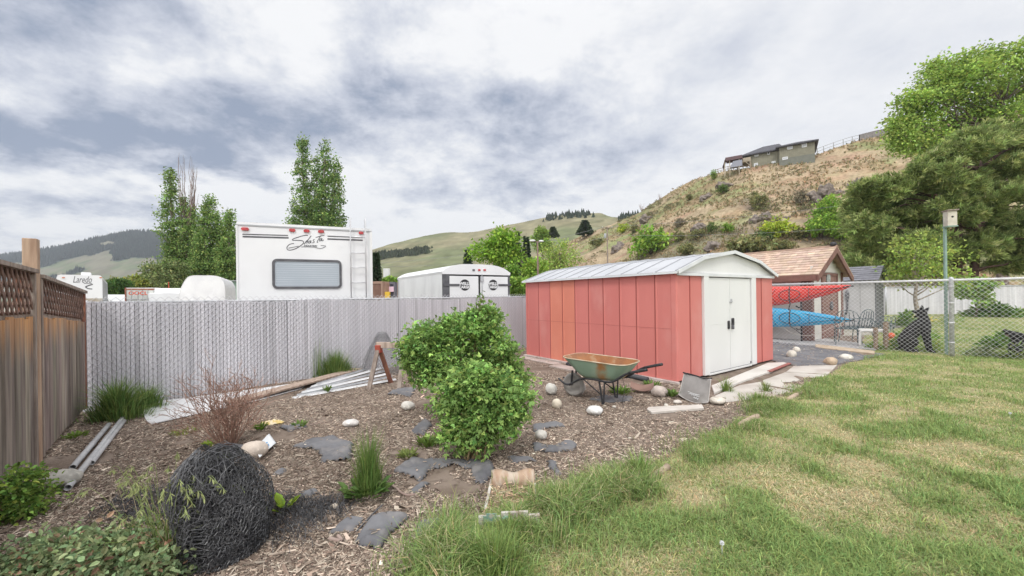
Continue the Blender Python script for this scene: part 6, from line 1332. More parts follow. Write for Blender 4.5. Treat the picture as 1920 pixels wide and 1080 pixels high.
sack = thing('paper_sack', 'torn white sack scrap with blue capital letters lying right of the flat tan rock', 'sack', q[0]); so_ = obj('sheet', mb, mat('white_sack', (.72, .74, .75), (.64, .66, .68), scale=5, rough=.6), sack, True); s_ = so_.modifiers.new('solid', 'SOLIDIFY'); s_.thickness = .004
eu = nrm(q[2]-q[1]); ev = nrm((q[0]-q[1])+A3(0, 0, .05)); obj('lettering', text_mb('CAS', .085, q[1]*.86+q[2]*.14+(q[0]-q[1])*.25+A3(0, 0, .052), eu, ev, .006, 0, .003), mat('blue_ink', (.05, .25, .50), rough=.6), sack)
# crumpled yellow cloth
yc = GG(511, 795); mb = MB(); n = 26; X, Y = np.meshgrid(np.linspace(-1, 1, n), np.linspace(-1, 1, n)); rr = np.hypot(X, Y)
zz = .05*np.clip(1.15-rr, 0, 1)*(.3+1.4*np.abs(fbm(X*2.6+3, Y*2.6, 3, 31)*2-1))+.006; xx = X*.135*(1-.25*Y*Y); yy = Y*.085*(1+.4*np.sin(X*4)*.5)
c = np.where((fbm(X*2, Y*2, 2, 9) > .5)[..., None], np.array((.62, .47, .19)), np.array((.70, .60, .42))).reshape(-1, 3)
ii = np.arange(n-1)[:, None]*n+np.arange(n-1)[None]; mb.add(np.stack([yc[0]+xx, yc[1]+yy, yc[2]+zz], -1).reshape(-1, 3), np.stack([ii, ii+1, ii+n+1, ii+n], -1).reshape(-1, 4)[(rr[:-1, :-1] < 1.02).reshape(-1)], c)
o = obj('yellow_cloth', mb, mat('cloth_attr', (1, 1, 1), rough=.9, attr=True, bump=.4, bscale=40), smooth=True); s_ = o.modifiers.new('solid', 'SOLIDIFY'); s_.thickness = .006; top(o, 'crumpled yellow and cream cloth lying on the mulch right of the dead shrub', 'cloth')
# bent white root and sticks
for pts, r, l in (((( 728, 914), (742, 920), (752, 930), (765, 936), (778, 935)), .009, 'pale bent root lying right of the feathery weed'), (((668, 1000), (700, 968), (718, 950)), .005, 'thin dark stick beside the largest foreground fabric sheet'), (((618, 1012), (640, 1018), (634, 1008)), .012, 'broken wood chunk left of the largest foreground fabric sheet'), (((330, 800), (352, 790), (372, 786)), .006, 'dark stick lying in front of the white panel'), (((560, 808), (590, 798), (604, 795)), .006, 'dark stick behind the small weed right of the yellow cloth')):
    p = [GG(*a)+A3(0, 0, .012) for a in pts]; mb = MB(); mb.tube(spline(p, 12), r, 6); top(obj('stick', mb, M_dead if r != .005 else M_dark, smooth=True), l, 'stick')
# weathered planter box with a log back
pc = GG(958, 945); pt = thing('planter', 'weathered wooden planter with a log back, peeling white side rails and faded teal front', 'planter', pc)
lb_, rb_, lf_, rf_ = G(922, 918), G(1002, 916), G(902, 1000), G(1008, 996)
mb = MB(); n = 16; L0, L1 = lb_+A3(.0, 0, .075), rb_+A3(0, 0, .075); ps = [L0+(L1-L0)*t for t in np.linspace(0, 1, n)]; mb.tube(ps, [.062+.012*math.sin(t*9)+.01*vnoise(t*4, 2., 4) for t in np.linspace(0, 1, n)], 16)
obj('log', mb, mat('log_wood', (.43, .31, .225), (.35, .235, .165), scale=5, rough=.85, bump=.5, c3=(.50, .42, .34), s3=4, sh3=(.45, .65), stretch=(5, 1.5, 1.5)), pt, True)
M_peel = mat('peeling_white', (.55, .53, .49), (.38, .34, .30), scale=14, rough=.85, bump=.6, c3=(.33, .27, .22), s3=22, sh3=(.52, .62))
for a, b in ((lb_, lf_), (rb_, rf_)):
    mb = MB(); mb.bar(a+ZU*.07, a*.35+b*.65+ZU*.03, .02, .03); mb.bar(a*.35+b*.65+ZU*.02, b+ZU*.012, .018, .022); mb.bar(b, b+ZU*.11, .03, .03, (1, 0, 0)); obj('side_rail', mb, M_peel, pt, bevel=.003)
FFc = Face(lf_, rf_-lf_); fw = np.linalg.norm(rf_-lf_); mb = MB(); u = .0; k = 0
while u < fw-.02:
    w = RNG.uniform(.05, .075); FFc.rect(mb, u+.002, min(fw, u+w), -.0, .115+RNG.uniform(-.015, .02), -.02, .0); u += w
obj('front_panel', mb, M_peel, pt, bevel=.002)
mb = MB(); FFc.rect(mb, .035, .10, .02, .125, .001, .006); FFc.rect(mb, .005, .034, .015, .11, .001, .006); obj('teal_board', mb, mat('teal_paint', (.14, .29, .25), (.24, .34, .30), scale=12, rough=.8, c3=(.4, .38, .33), s3=18, sh3=(.55, .65)), pt)
mb = MB(); mb.lathe([(.0, .0), (.024, .0), (.024, .01), (.0, .012)], FFc.w(fw*.44, .085, .001), 18, (FFc.e, ZU, FFc.n)); e_ = obj('round_knob', mb, mat('teal_knob', (.30, .48, .42), (.22, .36, .31), scale=20, rough=.7), pt, True)
mb = MB(); mb.lathe([(.0, .0), (.011, .0), (.010, .004), (.0, .004)], FFc.w(fw*.44, .085, .0125), 14, (FFc.e, ZU, FFc.n)); obj('bolt', mb, M_black, e_, True)
mb = MB(); FFc.rect(mb, fw*.37, fw*.52, .035, .05, .001, .008); obj('slot', mb, M_black, pt)
x = RNG.uniform(0, 1, 900); y = RNG.uniform(0, 1, 900); p = (lf_*(1-x[:, None])+rf_*x[:, None])*(1-y[:, None])+(lb_*(1-x[:, None])+rb_*x[:, None])*y[:, None]
mb = chips(p[:, 0], p[:, 1], hgt(p[:, 0], p[:, 1])+.02+.02*y, cols(900, (.36, .26, .18), .35, .05, (.58, .47, .34), .3), .03, .10); obj('dry_straw', mb, MATS['chip'], pt)

# ================================================================ chain link fence on the right
CL0 = A3(7.43, 11.5, 0); CLE = nrm((10-7.43, 9.07-11.5, 0)); CL = Face(CL0, CLE); CLL = 7.6; CLH = 1.735
M_wire = mat('zinc_wire', (.74, .74, .76), (.62, .62, .64), scale=9, rough=.45)
clf = thing('chain_link_fence', 'open galvanised chain link fence with pipe top rail across the right side', 'fence', CL.w(CLL/2, 0))
mb = MB(); chain_mesh(mb, CL.w(0, 0, .035), CL.e, CL.n, CLL, .04, CLH+.03, .047, .0023); obj('mesh', mb, MATS['zinc_wire'], clf)
mb = MB(); mb.tube([CL.w(0, CLH), CL.w(CLL, CLH)], .024, 10); obj('top_rail', mb, MATS['zinc_wire'], clf, True)
for u, r in ((.0, .03), (3.54, .042), (6.9, .04)):
    mb = MB(); mb.tube([CL.w(u, -.1, -.01), CL.w(u, CLH+.0, -.01), CL.w(u, CLH+.05, -.01), CL.w(u, CLH+.07, -.01)], (r, r, r*1.1, r*.3), 14); p_ = obj('post', mb, M_galv, clf, True)
    for v in (.3, .75, 1.2, 1.58):
        mb = MB(); mb.lathe([(r*1.02, 0), (r*1.16, .0), (r*1.16, .025), (r*1.02, .025)], CL.w(u, v, -.01), 14); mb.bar(CL.w(u-.04, v+.012, .03), CL.w(u+.05, v+.012, .04), .02, .006); obj('band', mb, MATS['zinc_wire'], p_, True)
g = CL.w(1.9, 0); mb = MB(); pl = [G(*a) for a in ((1529, 650), (1640, 664), (1640, 669), (1560, 660), (1529, 656))]; mb.prism([(a[0], a[1]) for a in pl], (0, 0, -.02), (1, 0, 0), (0, 1, 0), (0, 0, .10)); top(obj('edging_timber', mb, mat('tan_timber', (.48, .39, .29), (.38, .29, .21), scale=4, rough=.9, stretch=(2, 2, 6)), bevel=.006), 'tan timber edging the paved strip under the chain link fence', 'timber')
mb = MB(); pl = [(7.5, 11.7), (8.35, 10.83), (9.15, 10.03), (9.9, 10.9), (9.9, 12.6), (9.0, 12.9), (8.2, 12.9)]; mb.prism(pl, (0, 0, -.05), (1, 0, 0), (0, 1, 0), (0, 0, .09)); struct('patio', mb, mat('grey_paving', (.40, .39, .385), (.32, .31, .31), scale=2.5, rough=.9, bump=.4), False)

# white outbuilding with brown trim
B0 = A3(9.0, 12.0, 0); BG = Face(B0, (.8, .6, 0)); BW, BL, BE, BR = 3.06, 4.4, 2.17, 2.93; BS = Face(B0+A3(-.6, .8, 0)*BL, (.6, -.8, 0))
bn = thing('playhouse', 'white sided outbuilding with brown trim and tan shingle roof behind the kayaks', 'shed', B0+A3(.3, 1.6, 0))
M_sid = mat('cream_siding', (.68, .66, .62), (.61, .59, .55), scale=2, rough=.6); M_brn = mat('brown_trim', (.215, .115, .095), (.17, .09, .075), scale=4, rough=.7, bump=.2)
mb = MB(); mb.prism([(0, 0), (BW, 0), (BW, BE), (BW/2, BR-.06), (0, BE)], BG.w(0, 0, -BL), BG.e, ZU, BG.n*BL); obj('wall', mb, mat('cream_siding_gap', (.42, .40, .37), rough=.8), bn)
mb = MB(); v = .05
while v < BE-.02: BS.rect(mb, .0, BL-.005, v, min(v+.146, BE), .0, .018); v += .15
obj('siding', mb, M_sid, bn)
mb = MB(); v = .05; da, db = BG.uv(1540, 560)[0], BG.uv(1567, 560)[0]; dtp = 2.12
while v < BR-.1:
    half = BW/2 if v < BE else (BW/2)*(BR-.08-v-.13)/(BR-BE)
    if half > .06:
        if v < dtp: BG.rect(mb, BW/2-half+.005, da-.09, v, v+.146, .0, .018); BG.rect(mb, db+.09, BW/2+half, v, v+.146, .0, .018)
        else: BG.rect(mb, BW/2-half, BW/2+half, v, v+.146, .0, .018)
    v += .15
obj('gable_siding', mb, M_sid, bn)
mb = MB(); BG.rect(mb, -.02, .15, 0, BE, .019, .045); BS.rect(mb, BL-.22, BL+.02, 0, BE-.01, .019, .045); obj('corner_board', mb, M_brn, bn, bevel=.004)
mb = MB(); BG.rect(mb, BW-.15, BW+.02, 0, BE, .019, .045); obj('corner_board', mb, M_brn, bn, bevel=.004)
mb = MB(); BG.rect(mb, da, db, .03, dtp-.09, .005, .03); dr = obj('door', mb, mat('brown_door', (.26, .15, .125), (.21, .12, .10), scale=3, rough=.7), bn, bevel=.005)
mb = MB(); BG.rect(mb, da-.09, da, 0, dtp, .019, .05); BG.rect(mb, db, db+.09, 0, dtp, .019, .05); BG.rect(mb, da, db, dtp-.09, dtp, .019, .05); obj('door_frame', mb, M_brn, bn, bevel=.004)
mb = MB(); c = BG.uv(1550, 523); BG.rrect(mb, c[0]-.16, c[0]+.16, c[1]-.10, c[1]+.14, .031, .06, .05); obj('sign', mb, mat('mottled_sign', (.50, .52, .50), (.14, .17, .17), scale=9, rough=.7), dr)
mb = MB(); c = BG.uv(1556, 573); mb.lathe([(.0, 0), (.13, 0), (.15, .03), (.1, .04), (.0, .04)], BG.w(c[0], c[1], .031), 20, (BG.e, ZU, BG.n)); obj('wreath', mb, M_dark, dr, True)
ov = .28; mb = MB(); rA, rB, rC = (-ov, BE-.16), (BW/2, BR+.02), (BW+ov, BE-.16)
n_row = 11
for s, (a, b) in enumerate(((rA, rB), (rC, rB))):
    a, b = np.array(a), np.array(b); d = nrm(b-a); nn = np.array((-d[1], d[0]))*(1 if s == 0 else -1); L_ = np.linalg.norm(b-a)
    for i in range(n_row):
        t0, t1 = i/n_row, (i+1.18)/n_row
        p = [a+(b-a)*t0+nn*.03, a+(b-a)*min(1, t1)+nn*.012, a+(b-a)*min(1, t1), a+(b-a)*t0]; x = -BL-ov
        while x < ov-.01:
            w = min(RNG.uniform(.10, .22), ov-x); c = np.exp(RNG.normal(0, .10)); mb.prism([tuple(q) for q in p], BG.w(0, RNG.uniform(0, .004), x+.003), BG.e, ZU, BG.n*(w-.006), (c, c*RNG.uniform(.94, 1.02), c*RNG.uniform(.9, 1.02))); x += w
ro = obj('roof', mb, mat('tan_shingle', (.52, .40, .325), (.45, .34, .275), scale=5, rough=.9, attr=True), bn)
mb = MB()
for a, b in ((rA, rB), (rC, rB)):
    a, b = np.array(a), np.array(b); mb.prism([tuple(a+A3(0, -.2)[:2]*1), tuple(b+A3(0, -.2)[:2]), tuple(b-A3(0, .012)[:2]), tuple(a-A3(0, .012)[:2])], BG.w(0, 0, ov-.05), BG.e, ZU, BG.n*.05)
BS.rect(mb, -ov, BL+ov-.06, BE-.33, BE-.155, ov-.04, ov); obj('fascia', mb, M_brn, ro)
mb = MB(); mb.prism([(BW/2-.12, BR-.02), (BW/2, BR+.075), (BW/2+.12, BR-.02), (BW/2, BR+.04)], BG.w(0, 0, -BL-ov), BG.e, ZU, BG.n*(BL+2*ov)); obj('ridge_cap', mb, mat('dark_ridge', (.33, .22, .16), (.25, .17, .13), scale=5, rough=.9), ro)
mb = MB(); mb.blob(BG.w(BW/2, BR+.10, ov-.1), (.09, .09, .08), 10, .3, 5); obj('finial', mb, M_black, ro, True)
# grey resin shed farther back
C0 = np.append(P(1640, 560, 17)[:2], 0); GE = nrm((.62, -.785, 0)); gsd = Face(C0-GE*2.4, GE); gsr = Face(C0, (.785, .62, 0)); GW_ = 1.75; GH = 2.05; GR = 2.62
gs = thing('resin_shed', 'light grey plastic storage shed with dark shingle roof right of the brown trimmed outbuilding', 'shed', C0)
M_res = mat('grey_resin', (.46, .455, .46), (.41, .405, .41), scale=2, rough=.6); M_resd = mat('dark_resin', (.145, .15, .165), (.11, .115, .125), scale=3, rough=.6)
mb = MB(); mb.prism([(0, 0), (GW_, 0), (GW_, GH), (GW_/2, GR-.05), (0, GH)], gsr.w(0, 0, -2.4), gsr.e, ZU, gsr.n*2.4); obj('wall', mb, M_res, gs)
mb = MB()
for i in range(5): gsd.rect(mb, .04+i*.475, .49+i*.475, .04, GH-.04, .001, .02)
obj('wall_panel', mb, M_res, gs, bevel=.006)
mb = MB(); gsr.rect(mb, .06, GW_-.06, .02, GH-.14, .001, .03); dr = obj('door', mb, M_resd, gs, bevel=.006)
mb = MB(); gsr.rect(mb, GW_/2-.01, GW_/2+.01, .02, GH-.14, .031, .035); obj('door_gap', mb, M_black, dr)
mb = MB()
for i in range(7):
    for a, b, s in ((np.array((-.18, GH-.08)), np.array((GW_/2, GR)), 1), (np.array((GW_+.18, GH-.08)), np.array((GW_/2, GR)), -1)):
        d = nrm(b-a); nn = np.array((-d[1], d[0]))*s; t0, t1 = i/7, min(1, (i+1.1)/7); p = [a+(b-a)*t0+nn*.035, a+(b-a)*t1+nn*.018, a+(b-a)*t1, a+(b-a)*t0]; mb.prism([tuple(q) for q in p], gsr.w(0, 0, -2.55), gsr.e, ZU, gsr.n*2.72)
obj('roof', mb, mat('slate_roof', (.20, .20, .225), (.15, .15, .17), scale=5, rough=.8), gs)
mb = MB()
for a, b in (((-.18, GH-.08), (GW_/2, GR)), ((GW_+.18, GH-.08), (GW_/2, GR))): mb.prism([(a[0], a[1]-.10), (b[0], b[1]-.10), (b[0], b[1]-.002), (a[0], a[1]-.002)], gsr.w(0, 0, .13), gsr.e, ZU, gsr.n*.03)
obj('barge_board', mb, M_resd, gs)
c = gsd.w(1.55, 1.5, .05); mb = MB(); mb.tube(spline([gsd.w(1.5, 1.45, .05), gsd.w(1.5, .9, .05), gsd.w(1.45, .5, .05)], 8), .03, 8); mb.blob(gsd.w(1.5, 1.35, .06), (.09, .05, .22), 12, .2, 2); obj('hanging_hose', mb, M_dark, gs, True)
# kayaks and rack
KD = A3(.6, -.8, 0); KN = A3(-.8, -.6, 0); K0 = B0+KN*.50
def kayak(label, zc, ztip, c1, c2, name='kayak'):
    t = thing(name, label, 'kayak', K0+A3(0, 0, zc), group=None); T = np.linspace(-3.3, 1.06, 46); rings = []; rg = []
    def sec(tt):
        s = (tt+3.3)/4.36; w = .31*max(.012, (math.sin(PI*min(1, max(0, s*.98+.01)))**.62)*(1-.30*max(0, (s-.5)*2)**1.3)); z = zc+(ztip-zc)*max(0, (s-.55)/.45)**1.7; return w, z
    a = np.arange(20)*2*PI/20
    for tt in T:
        w, z = sec(tt); c = K0+KD*tt; ca, sa = np.cos(a), np.sin(a); dn = np.where(ca > 0, .115, .20)*(w/.31)**.8
        rings.append(c+KN*(dn*ca)[:, None]+ZU*(z-K0[2]+w*np.sign(sa)*np.abs(sa)**.85)[:, None])
    mb = MB(); mb.loft(rings, True); obj('hull', mb, mat(label[:10], c1, c2, scale=2, rough=.3, spec=.5), t, True)
    def surf(tt, q):
        w, z = sec(tt); return K0+KD*tt+KN*(.115*(w/.31)**.8*math.sqrt(max(0, 1-q*q))+.006)+ZU*(z+w*q)
    for tc_, rt in ((-.36, .27), (-1.6, .45)):
        mb = MB(); pts = [surf(tc_+rt*math.cos(x), .60*math.sin(x)) for x in np.linspace(0, 2*PI, 30)]; mb.tube(pts, .011, 6, False); obj('hatch_rim', mb, M_black, t, True)
    mb = MB()
    for (a0, q0), (a1, q1) in (((-.05, .7), (.85, .05)), ((-.05, -.7), (.85, -.05)), ((-.95, .75), (-.72, -.75)), ((-.72, .75), (-.95, -.75)), ((.12, .75), (.12, -.75))):
        mb.tube([surf(a0+(a1-a0)*x, q0+(q1-q0)*x) for x in np.linspace(0, 1, 10)], .007, 5)
    obj('deck_line', mb, M_black, t, True); mb = MB(); mb.tube([surf(.90, 0), surf(1.02, 0), K0+KD*1.12+ZU*ztip], (.02, .016, .02), 6); obj('toggle', mb, M_black, t, True)
    return surf
s1 = kayak('red sea kayak lying on its side on the upper rack arms', 1.40, 1.66, (.68, .045, .03), (.60, .035, .025))
s2 = kayak('blue sea kayak lying on its side below the red one', .74, .72, (.03, .38, .64), (.025, .31, .56))
rk = thing('kayak_rack', 'black kayak rack with webbing straps holding the red and blue kayaks', 'rack', K0)
for tt in (-.16, -2.2):
    b = K0+KD*tt-KN*.22; mb = MB(); mb.tube([b, b+ZU*1.75], .025, 8)
    for z in (.42, 1.08): mb.tube([b+ZU*z, b+ZU*(z-.03)+KN*.20, b+ZU*(z+.02)+KN*.40], .02, 8)
    obj('upright', mb, M_black, rk, True)
mb = MB(); 
for f in (s1, s2): mb.tube([f(-.36, q)+KN*.006 for q in np.linspace(.95, -.95, 14)], .018, 5)
mb.tube(spline([s1(-.36, -.95), s1(-.4, -.95)-ZU*.2, s2(-.34, .95)], 8), .016, 5); mb.tube(spline([s2(-.36, -.95), s2(-.22, -.95)-ZU*.12, s2(-.1, -.9)-ZU*.25], 8), .014, 5); obj('strap', mb, M_black, rk, True)
mb = MB(); mb.tube(spline([s2(-.6, -.95), K0+KD*-.2+KN*.2+ZU*.28, K0+KD*.3+KN*.25+ZU*.30, s2(.95, -.3)], 16), .007, 5); obj('rope', mb, mat('pale_rope', (.55, .50, .45), rough=.9), rk, True)
# patio furniture, stumps, ornament
M_iron = mat('green_iron', (.075, .105, .115), (.11, .145, .155), scale=9, rough=.5)
def patio_chair(loc, rot, label, tilt=0):
    t = thing('patio_chair', label, 'chair', loc, rot, 'dark wire patio chairs behind the chain link fence'); t.rotation_euler = (tilt, 0, rot)
    def part(n, curves, r=.011, par=t):
        mb = MB()
        for c in curves: mb.tube(spline(c, 14), r, 6)
        return obj(n, mb, M_iron, par, True, world=False)
    part('seat', [[(-.24, -.22, .43), (0, -.25, .44), (.24, -.22, .43), (.25, .05, .43), (.22, .24, .43), (0, .26, .43), (-.22, .24, .43), (-.25, .05, .43), (-.24, -.22, .43)]]+[[(x, -.23, .435), (x, .25, .43)] for x in np.linspace(-.18, .18, 7)]+[[(-.24, y, .433), (.24, y, .433)] for y in (-.1, .02, .14)], .008)
    part('backrest', [[(-.24, .24, .43), (-.26, .30, .70), (-.18, .34, .90), (0, .35, .95), (.18, .34, .90), (.26, .30, .70), (.24, .24, .43)]]+[[(x, .25, .43), (x, .31, .7), (x*.8, .34, .90)] for x in (-.15, -.05, .05, .15)]+[[(-.25, .29, .66), (0, .32, .66), (.25, .29, .66)]])
    for s in (-1, 1):
        part('arm', [[(s*.26, .30, .70), (s*.30, .05, .68), (s*.30, -.2, .66), (s*.27, -.27, .58), (s*.25, -.22, .43)]], .012)
        part('leg', [[(s*.24, -.22, .43), (s*.25, -.25, .2), (s*.26, -.28, .0)]], .012); part('leg', [[(s*.22, .24, .43), (s*.24, .30, .2), (s*.25, .36, .0)]], .012)
    return t
patio_chair((9.35, 11.15, .045), 2.5, 'dark wire patio chair nearest the blue kayak tip'); patio_chair((9.9, 11.5, .045), -2.9, 'dark wire patio chair between the blue kayak tip chair and the white plastic stool')
c = G(1668, 634); patio_chair((c[0]+.25, c[1]+.55, .0), -.9, 'dark wire patio chair tipped backwards beside the log stumps', -.55)
st_ = A3(*G(1636, 655)[:2], .04)+A3(.28, .28, 0); wt = thing('plastic_stool', 'white plastic stool with bent tube legs behind the two log stumps', 'stool', st_, -.75)
M_pl = mat('white_plastic', (.72, .71, .69), (.64, .62, .60), scale=5, rough=.45)
mb = MB(); mb.box(-.30, .30, -.16, .16, .42, .455); obj('seat', mb, M_pl, wt, world=False, bevel=.012)
for s in (-1, 1):
    mb = MB(); mb.tube(spline([(-.27, s*.15, 0), (-.265, s*.15, .3), (-.22, s*.15, .405), (0, s*.15, .412), (.22, s*.15, .405), (.265, s*.15, .3), (.27, s*.15, 0)], 24), .026, 8); obj('leg', mb, M_pl, wt, True, world=False)
M_log = mat('log_post', (.29, .215, .155), (.20, .145, .105), scale=4, rough=.95, bump=.7, stretch=(4, 4, 1))
for px, pyb, pyt, w, l in ((1642, 657, 615, 10, 'shorter grey brown log stump in front of the white plastic stool'), (1661, 656, 604, 11, 'taller brown log stump beside the red and yellow ornament')):
    g = G(px, pyb); g = g+A3(.05, .05, 0)*1; h = (pyb-pyt)*g[1]/F; r = w*g[1]/F*.36; mb = MB(); mb.lathe([(r*1.05, -.05), (r, .1), (r*.97, h*.6), (r*1.0, h-.02), (r*.85, h)], g, 14); top(obj('log_stump', mb, M_log, smooth=True), l, 'stump')
g = G(1670, 652); on = thing('garden_ornament', 'small red and yellow ornament leaning on the taller log stump', 'ornament', g+A3(.12, .1, 0)); o_ = g+A3(.12, .1, 0)
mb = MB(); mb.blob(o_+A3(0, 0, .30), (.085, .085, .09), 14, .08, 4); obj('red_ball', mb, mat('red_orange', (.72, .16, .07), (.6, .1, .05), scale=9, rough=.5), on, True)
mb = MB(); mb.lathe([(.0, .0), (.09, .0), (.11, .08), (.07, .2), (.05, .24), (.0, .24)], o_, 14); obj('base', mb, mat('yellow_plastic', (.75, .50, .10), (.66, .36, .08), scale=14, rough=.5), on, True)
# bird house on a pole
bp = P(1775, 668, 9.22); bp = A3(bp[0], bp[1], 0); bh = thing('birdhouse', 'pale birdhouse on a tall green square pole behind the chain link post', 'birdhouse', bp)
M_gpole = mat('green_pole', (.27, .38, .33), (.22, .31, .27), scale=6, rough=.7, bump=.2)
mb = MB(); mb.obox(bp+A3(-.023, -.023, -.1), (.046, 0, 0), (0, .046, 0), (0, 0, 3.32)); obj('pole', mb, M_gpole, bh, bevel=.005)
bz = P(1775, 425, 9.22)[2]; bt_ = P(1775, 396, 9.22)[2]; BF = Face(bp+A3(-.085, -.13, 0), (.94, -.34, 0))
mb = MB(); BF.rect(mb, .01, .175, bz, bt_-.02, -.17, .0); bx = obj('box', mb, mat('birdhouse_paint', (.62, .58, .50), (.52, .48, .41), scale=6, rough=.8), bh, bevel=.005)
mb = MB(); BF.rect(mb, -.01, .195, bt_-.019, bt_+.006, -.20, .035); obj('roof', mb, M_oldwood, bx, bevel=.003)
mb = MB(); BF.rect(mb, -.0, .185, bz-.025, bz-.001, -.18, .012); obj('floor_board', mb, M_gpole, bx)
mb = MB(); mb.lathe([(.0, 0), (.022, 0), (.022, .002), (.0, .002)], BF.w(.092, bz+.2, .001), 14, (BF.e, ZU, BF.n)); obj('entrance_hole', mb, M_black, bx)

# ================================================================ dogs (one continuous body each)
M_fur = mat('black_fur', (.014, .0135, .015), (.024, .023, .025), scale=14, rough=.6, spec=.25, bump=.7, bscale=60)
def blobchain(mb, pts, rr):
    s = spline(pts, 12*len(pts)); r = np.interp(np.linspace(0, len(pts)-1, len(s)), np.arange(len(pts)), rr)
    for p, q in zip(s[::2], r[::2]): mb.blob(p, q, 12)
def finish(o, v=.014, it=4):
    r = o.modifiers.new('skin', 'REMESH'); r.mode = 'VOXEL'; r.voxel_size = v; s = o.modifiers.new('smooth', 'SMOOTH'); s.factor = .5; s.iterations = it; r.use_smooth_shade = True
dg = thing('dog', 'black dog sitting upright behind the chain link fence, head turned back with ears pricked', 'dog', tuple(CL.w(2.98, .0, -.42)), math.atan2(CLE[1], CLE[0]))
S_ = lambda px, py, y=0: ((px-1742)*.0094, y, (667-py)*.0122)
mb = MB()
blobchain(mb, [S_(1722, 645), S_(1732, 630), S_(1746, 615), S_(1756, 606)], (.155, .16, .145, .125))
blobchain(mb, [S_(1757, 612), S_(1759, 626)], (.13, .10))
blobchain(mb, [S_(1757, 604), S_(1757, 596), S_(1755, 590)], (.112, .082, .078)); blobchain(mb, [S_(1755, 589), S_(1751, 587)], (.084, .080))
blobchain(mb, [S_(1750, 587.5), S_(1743.5, 586.2), S_(1738, 585.4)], (.052, .040, .032)); blobchain(mb, [S_(1750, 592), S_(1744, 594.6), S_(1739.5, 596.5)], (.042, .026, .018))
for (bx_, by_), (tx, ty), y in (((1753, 583), (1753.5, 573.5), -.05), ((1758, 586), (1766, 578), .05)): blobchain(mb, [S_(bx_, by_, y), S_((bx_*.55+tx*.45), (by_*.55+ty*.45), y*1.15), S_(tx, ty, y*1.3)], (.050, .040, .014))
for y in (-.14, .14):
    blobchain(mb, [S_(1731, 640, y), S_(1736, 648, y*1.1), S_(1726, 656, y)], (.115, .10, .06)); blobchain(mb, [S_(1723, 661, y), S_(1735, 664, y), S_(1743, 664, y)], (.05, .042, .035))
for y, dx in ((-.085, 0), (.085, -5)): blobchain(mb, [S_(1759+dx, 618, y), S_(1763+dx, 634, y), S_(1766+dx, 650, y), S_(1769+dx, 661, y), S_(1774+dx, 664, y)], (.075, .056, .042, .038, .032))
blobchain(mb, [S_(1716, 658, .05), S_(1708, 664, .12), S_(1704, 665, .2)], (.04, .032, .02))
finish(obj('body', mb, M_fur, dg, True, world=False), .010, 3)
d2 = thing('dog', 'black dog with tan muzzle lying at the right edge behind the fence, head raised', 'dog', tuple(CL.w(4.62, .0, -.40)), math.atan2(CLE[1], CLE[0]))
S2 = lambda px, py, y=0: ((px-1898)*.0088, y, (668-py)*.0113)
mb = MB(); blobchain(mb, [S2(1885, 650), S2(1905, 648), S2(1935, 650), S2(1962, 653)], (.15, .165, .16, .15)); blobchain(mb, [S2(1890, 645), S2(1889, 634), S2(1886, 627)], (.125, .10, .088)); blobchain(mb, [S2(1886, 626), S2(1881, 622)], (.088, .078))
blobchain(mb, [S2(1879, 620.5), S2(1873, 617.5), S2(1868.5, 615)], (.058, .044, .034)); blobchain(mb, [S2(1880, 626.5), S2(1874, 624.5), S2(1869, 622)], (.036, .026, .018))
for y in (-.07, .075): blobchain(mb, [S2(1889, 621, y), S2(1896, 624, y*1.4), S2(1901, 631, y*1.5)], (.045, .042, .016))
for y in (-.12, .12): blobchain(mb, [S2(1886, 655, y), S2(1876, 661, y), S2(1862, 664, y)], (.07, .05, .04))
for y in (-.15, .15): blobchain(mb, [S2(1955, 650, y), S2(1945, 660, y), S2(1930, 664, y)], (.11, .08, .04))
finish(obj('body', mb, M_fur, d2, True, world=False), .010, 3)
mb = MB(); blobchain(mb, [S2(1877, 625.5, -.022), S2(1871, 623.2, -.012)], (.026, .020)); finish(obj('muzzle_patch', mb, mat('tan_fur', (.20, .14, .10), (.12, .085, .06), scale=20, rough=.8), d2, True, world=False), .008, 2)

# ================================================================ neighbouring yard: slatted fence, plants, trees
NF = Face(A3(14.5, 25.6, 0), (1, -.02, 0)); nf = thing('slatted_fence', 'pale slatted chain link fence at the far side of the neighbouring lawn', 'fence', NF.w(10, 0)); mb = MB(); u = 0
while u < 24:
    c = np.exp(RNG.normal(0, .06)); mb.obox(NF.w(u+.006, 0, RNG.normal(0, .003)), NF.e*.078, ZU*1.74, NF.n*.008, (c, c, c)); u += .088
obj('slats', mb, M_slat, nf); mb = MB(); mb.obox(NF.w(0, .02, -.05), NF.e*24, ZU*1.68, NF.n*.004); obj('backing', mb, MATS['gap_grey'], nf)
for u in (.1, 4.6, 9.3, 13.4, 18): mb = MB(); mb.tube([NF.w(u, 0, .06), NF.w(u, 1.8, .06)], .045, 10); obj('post', mb, M_galv, nf, True)
mb = MB(); mb.tube([NF.w(0, 1.75, .03), NF.w(24, 1.75, .03)], .03); obj('top_rail', mb, M_galv, nf, True)
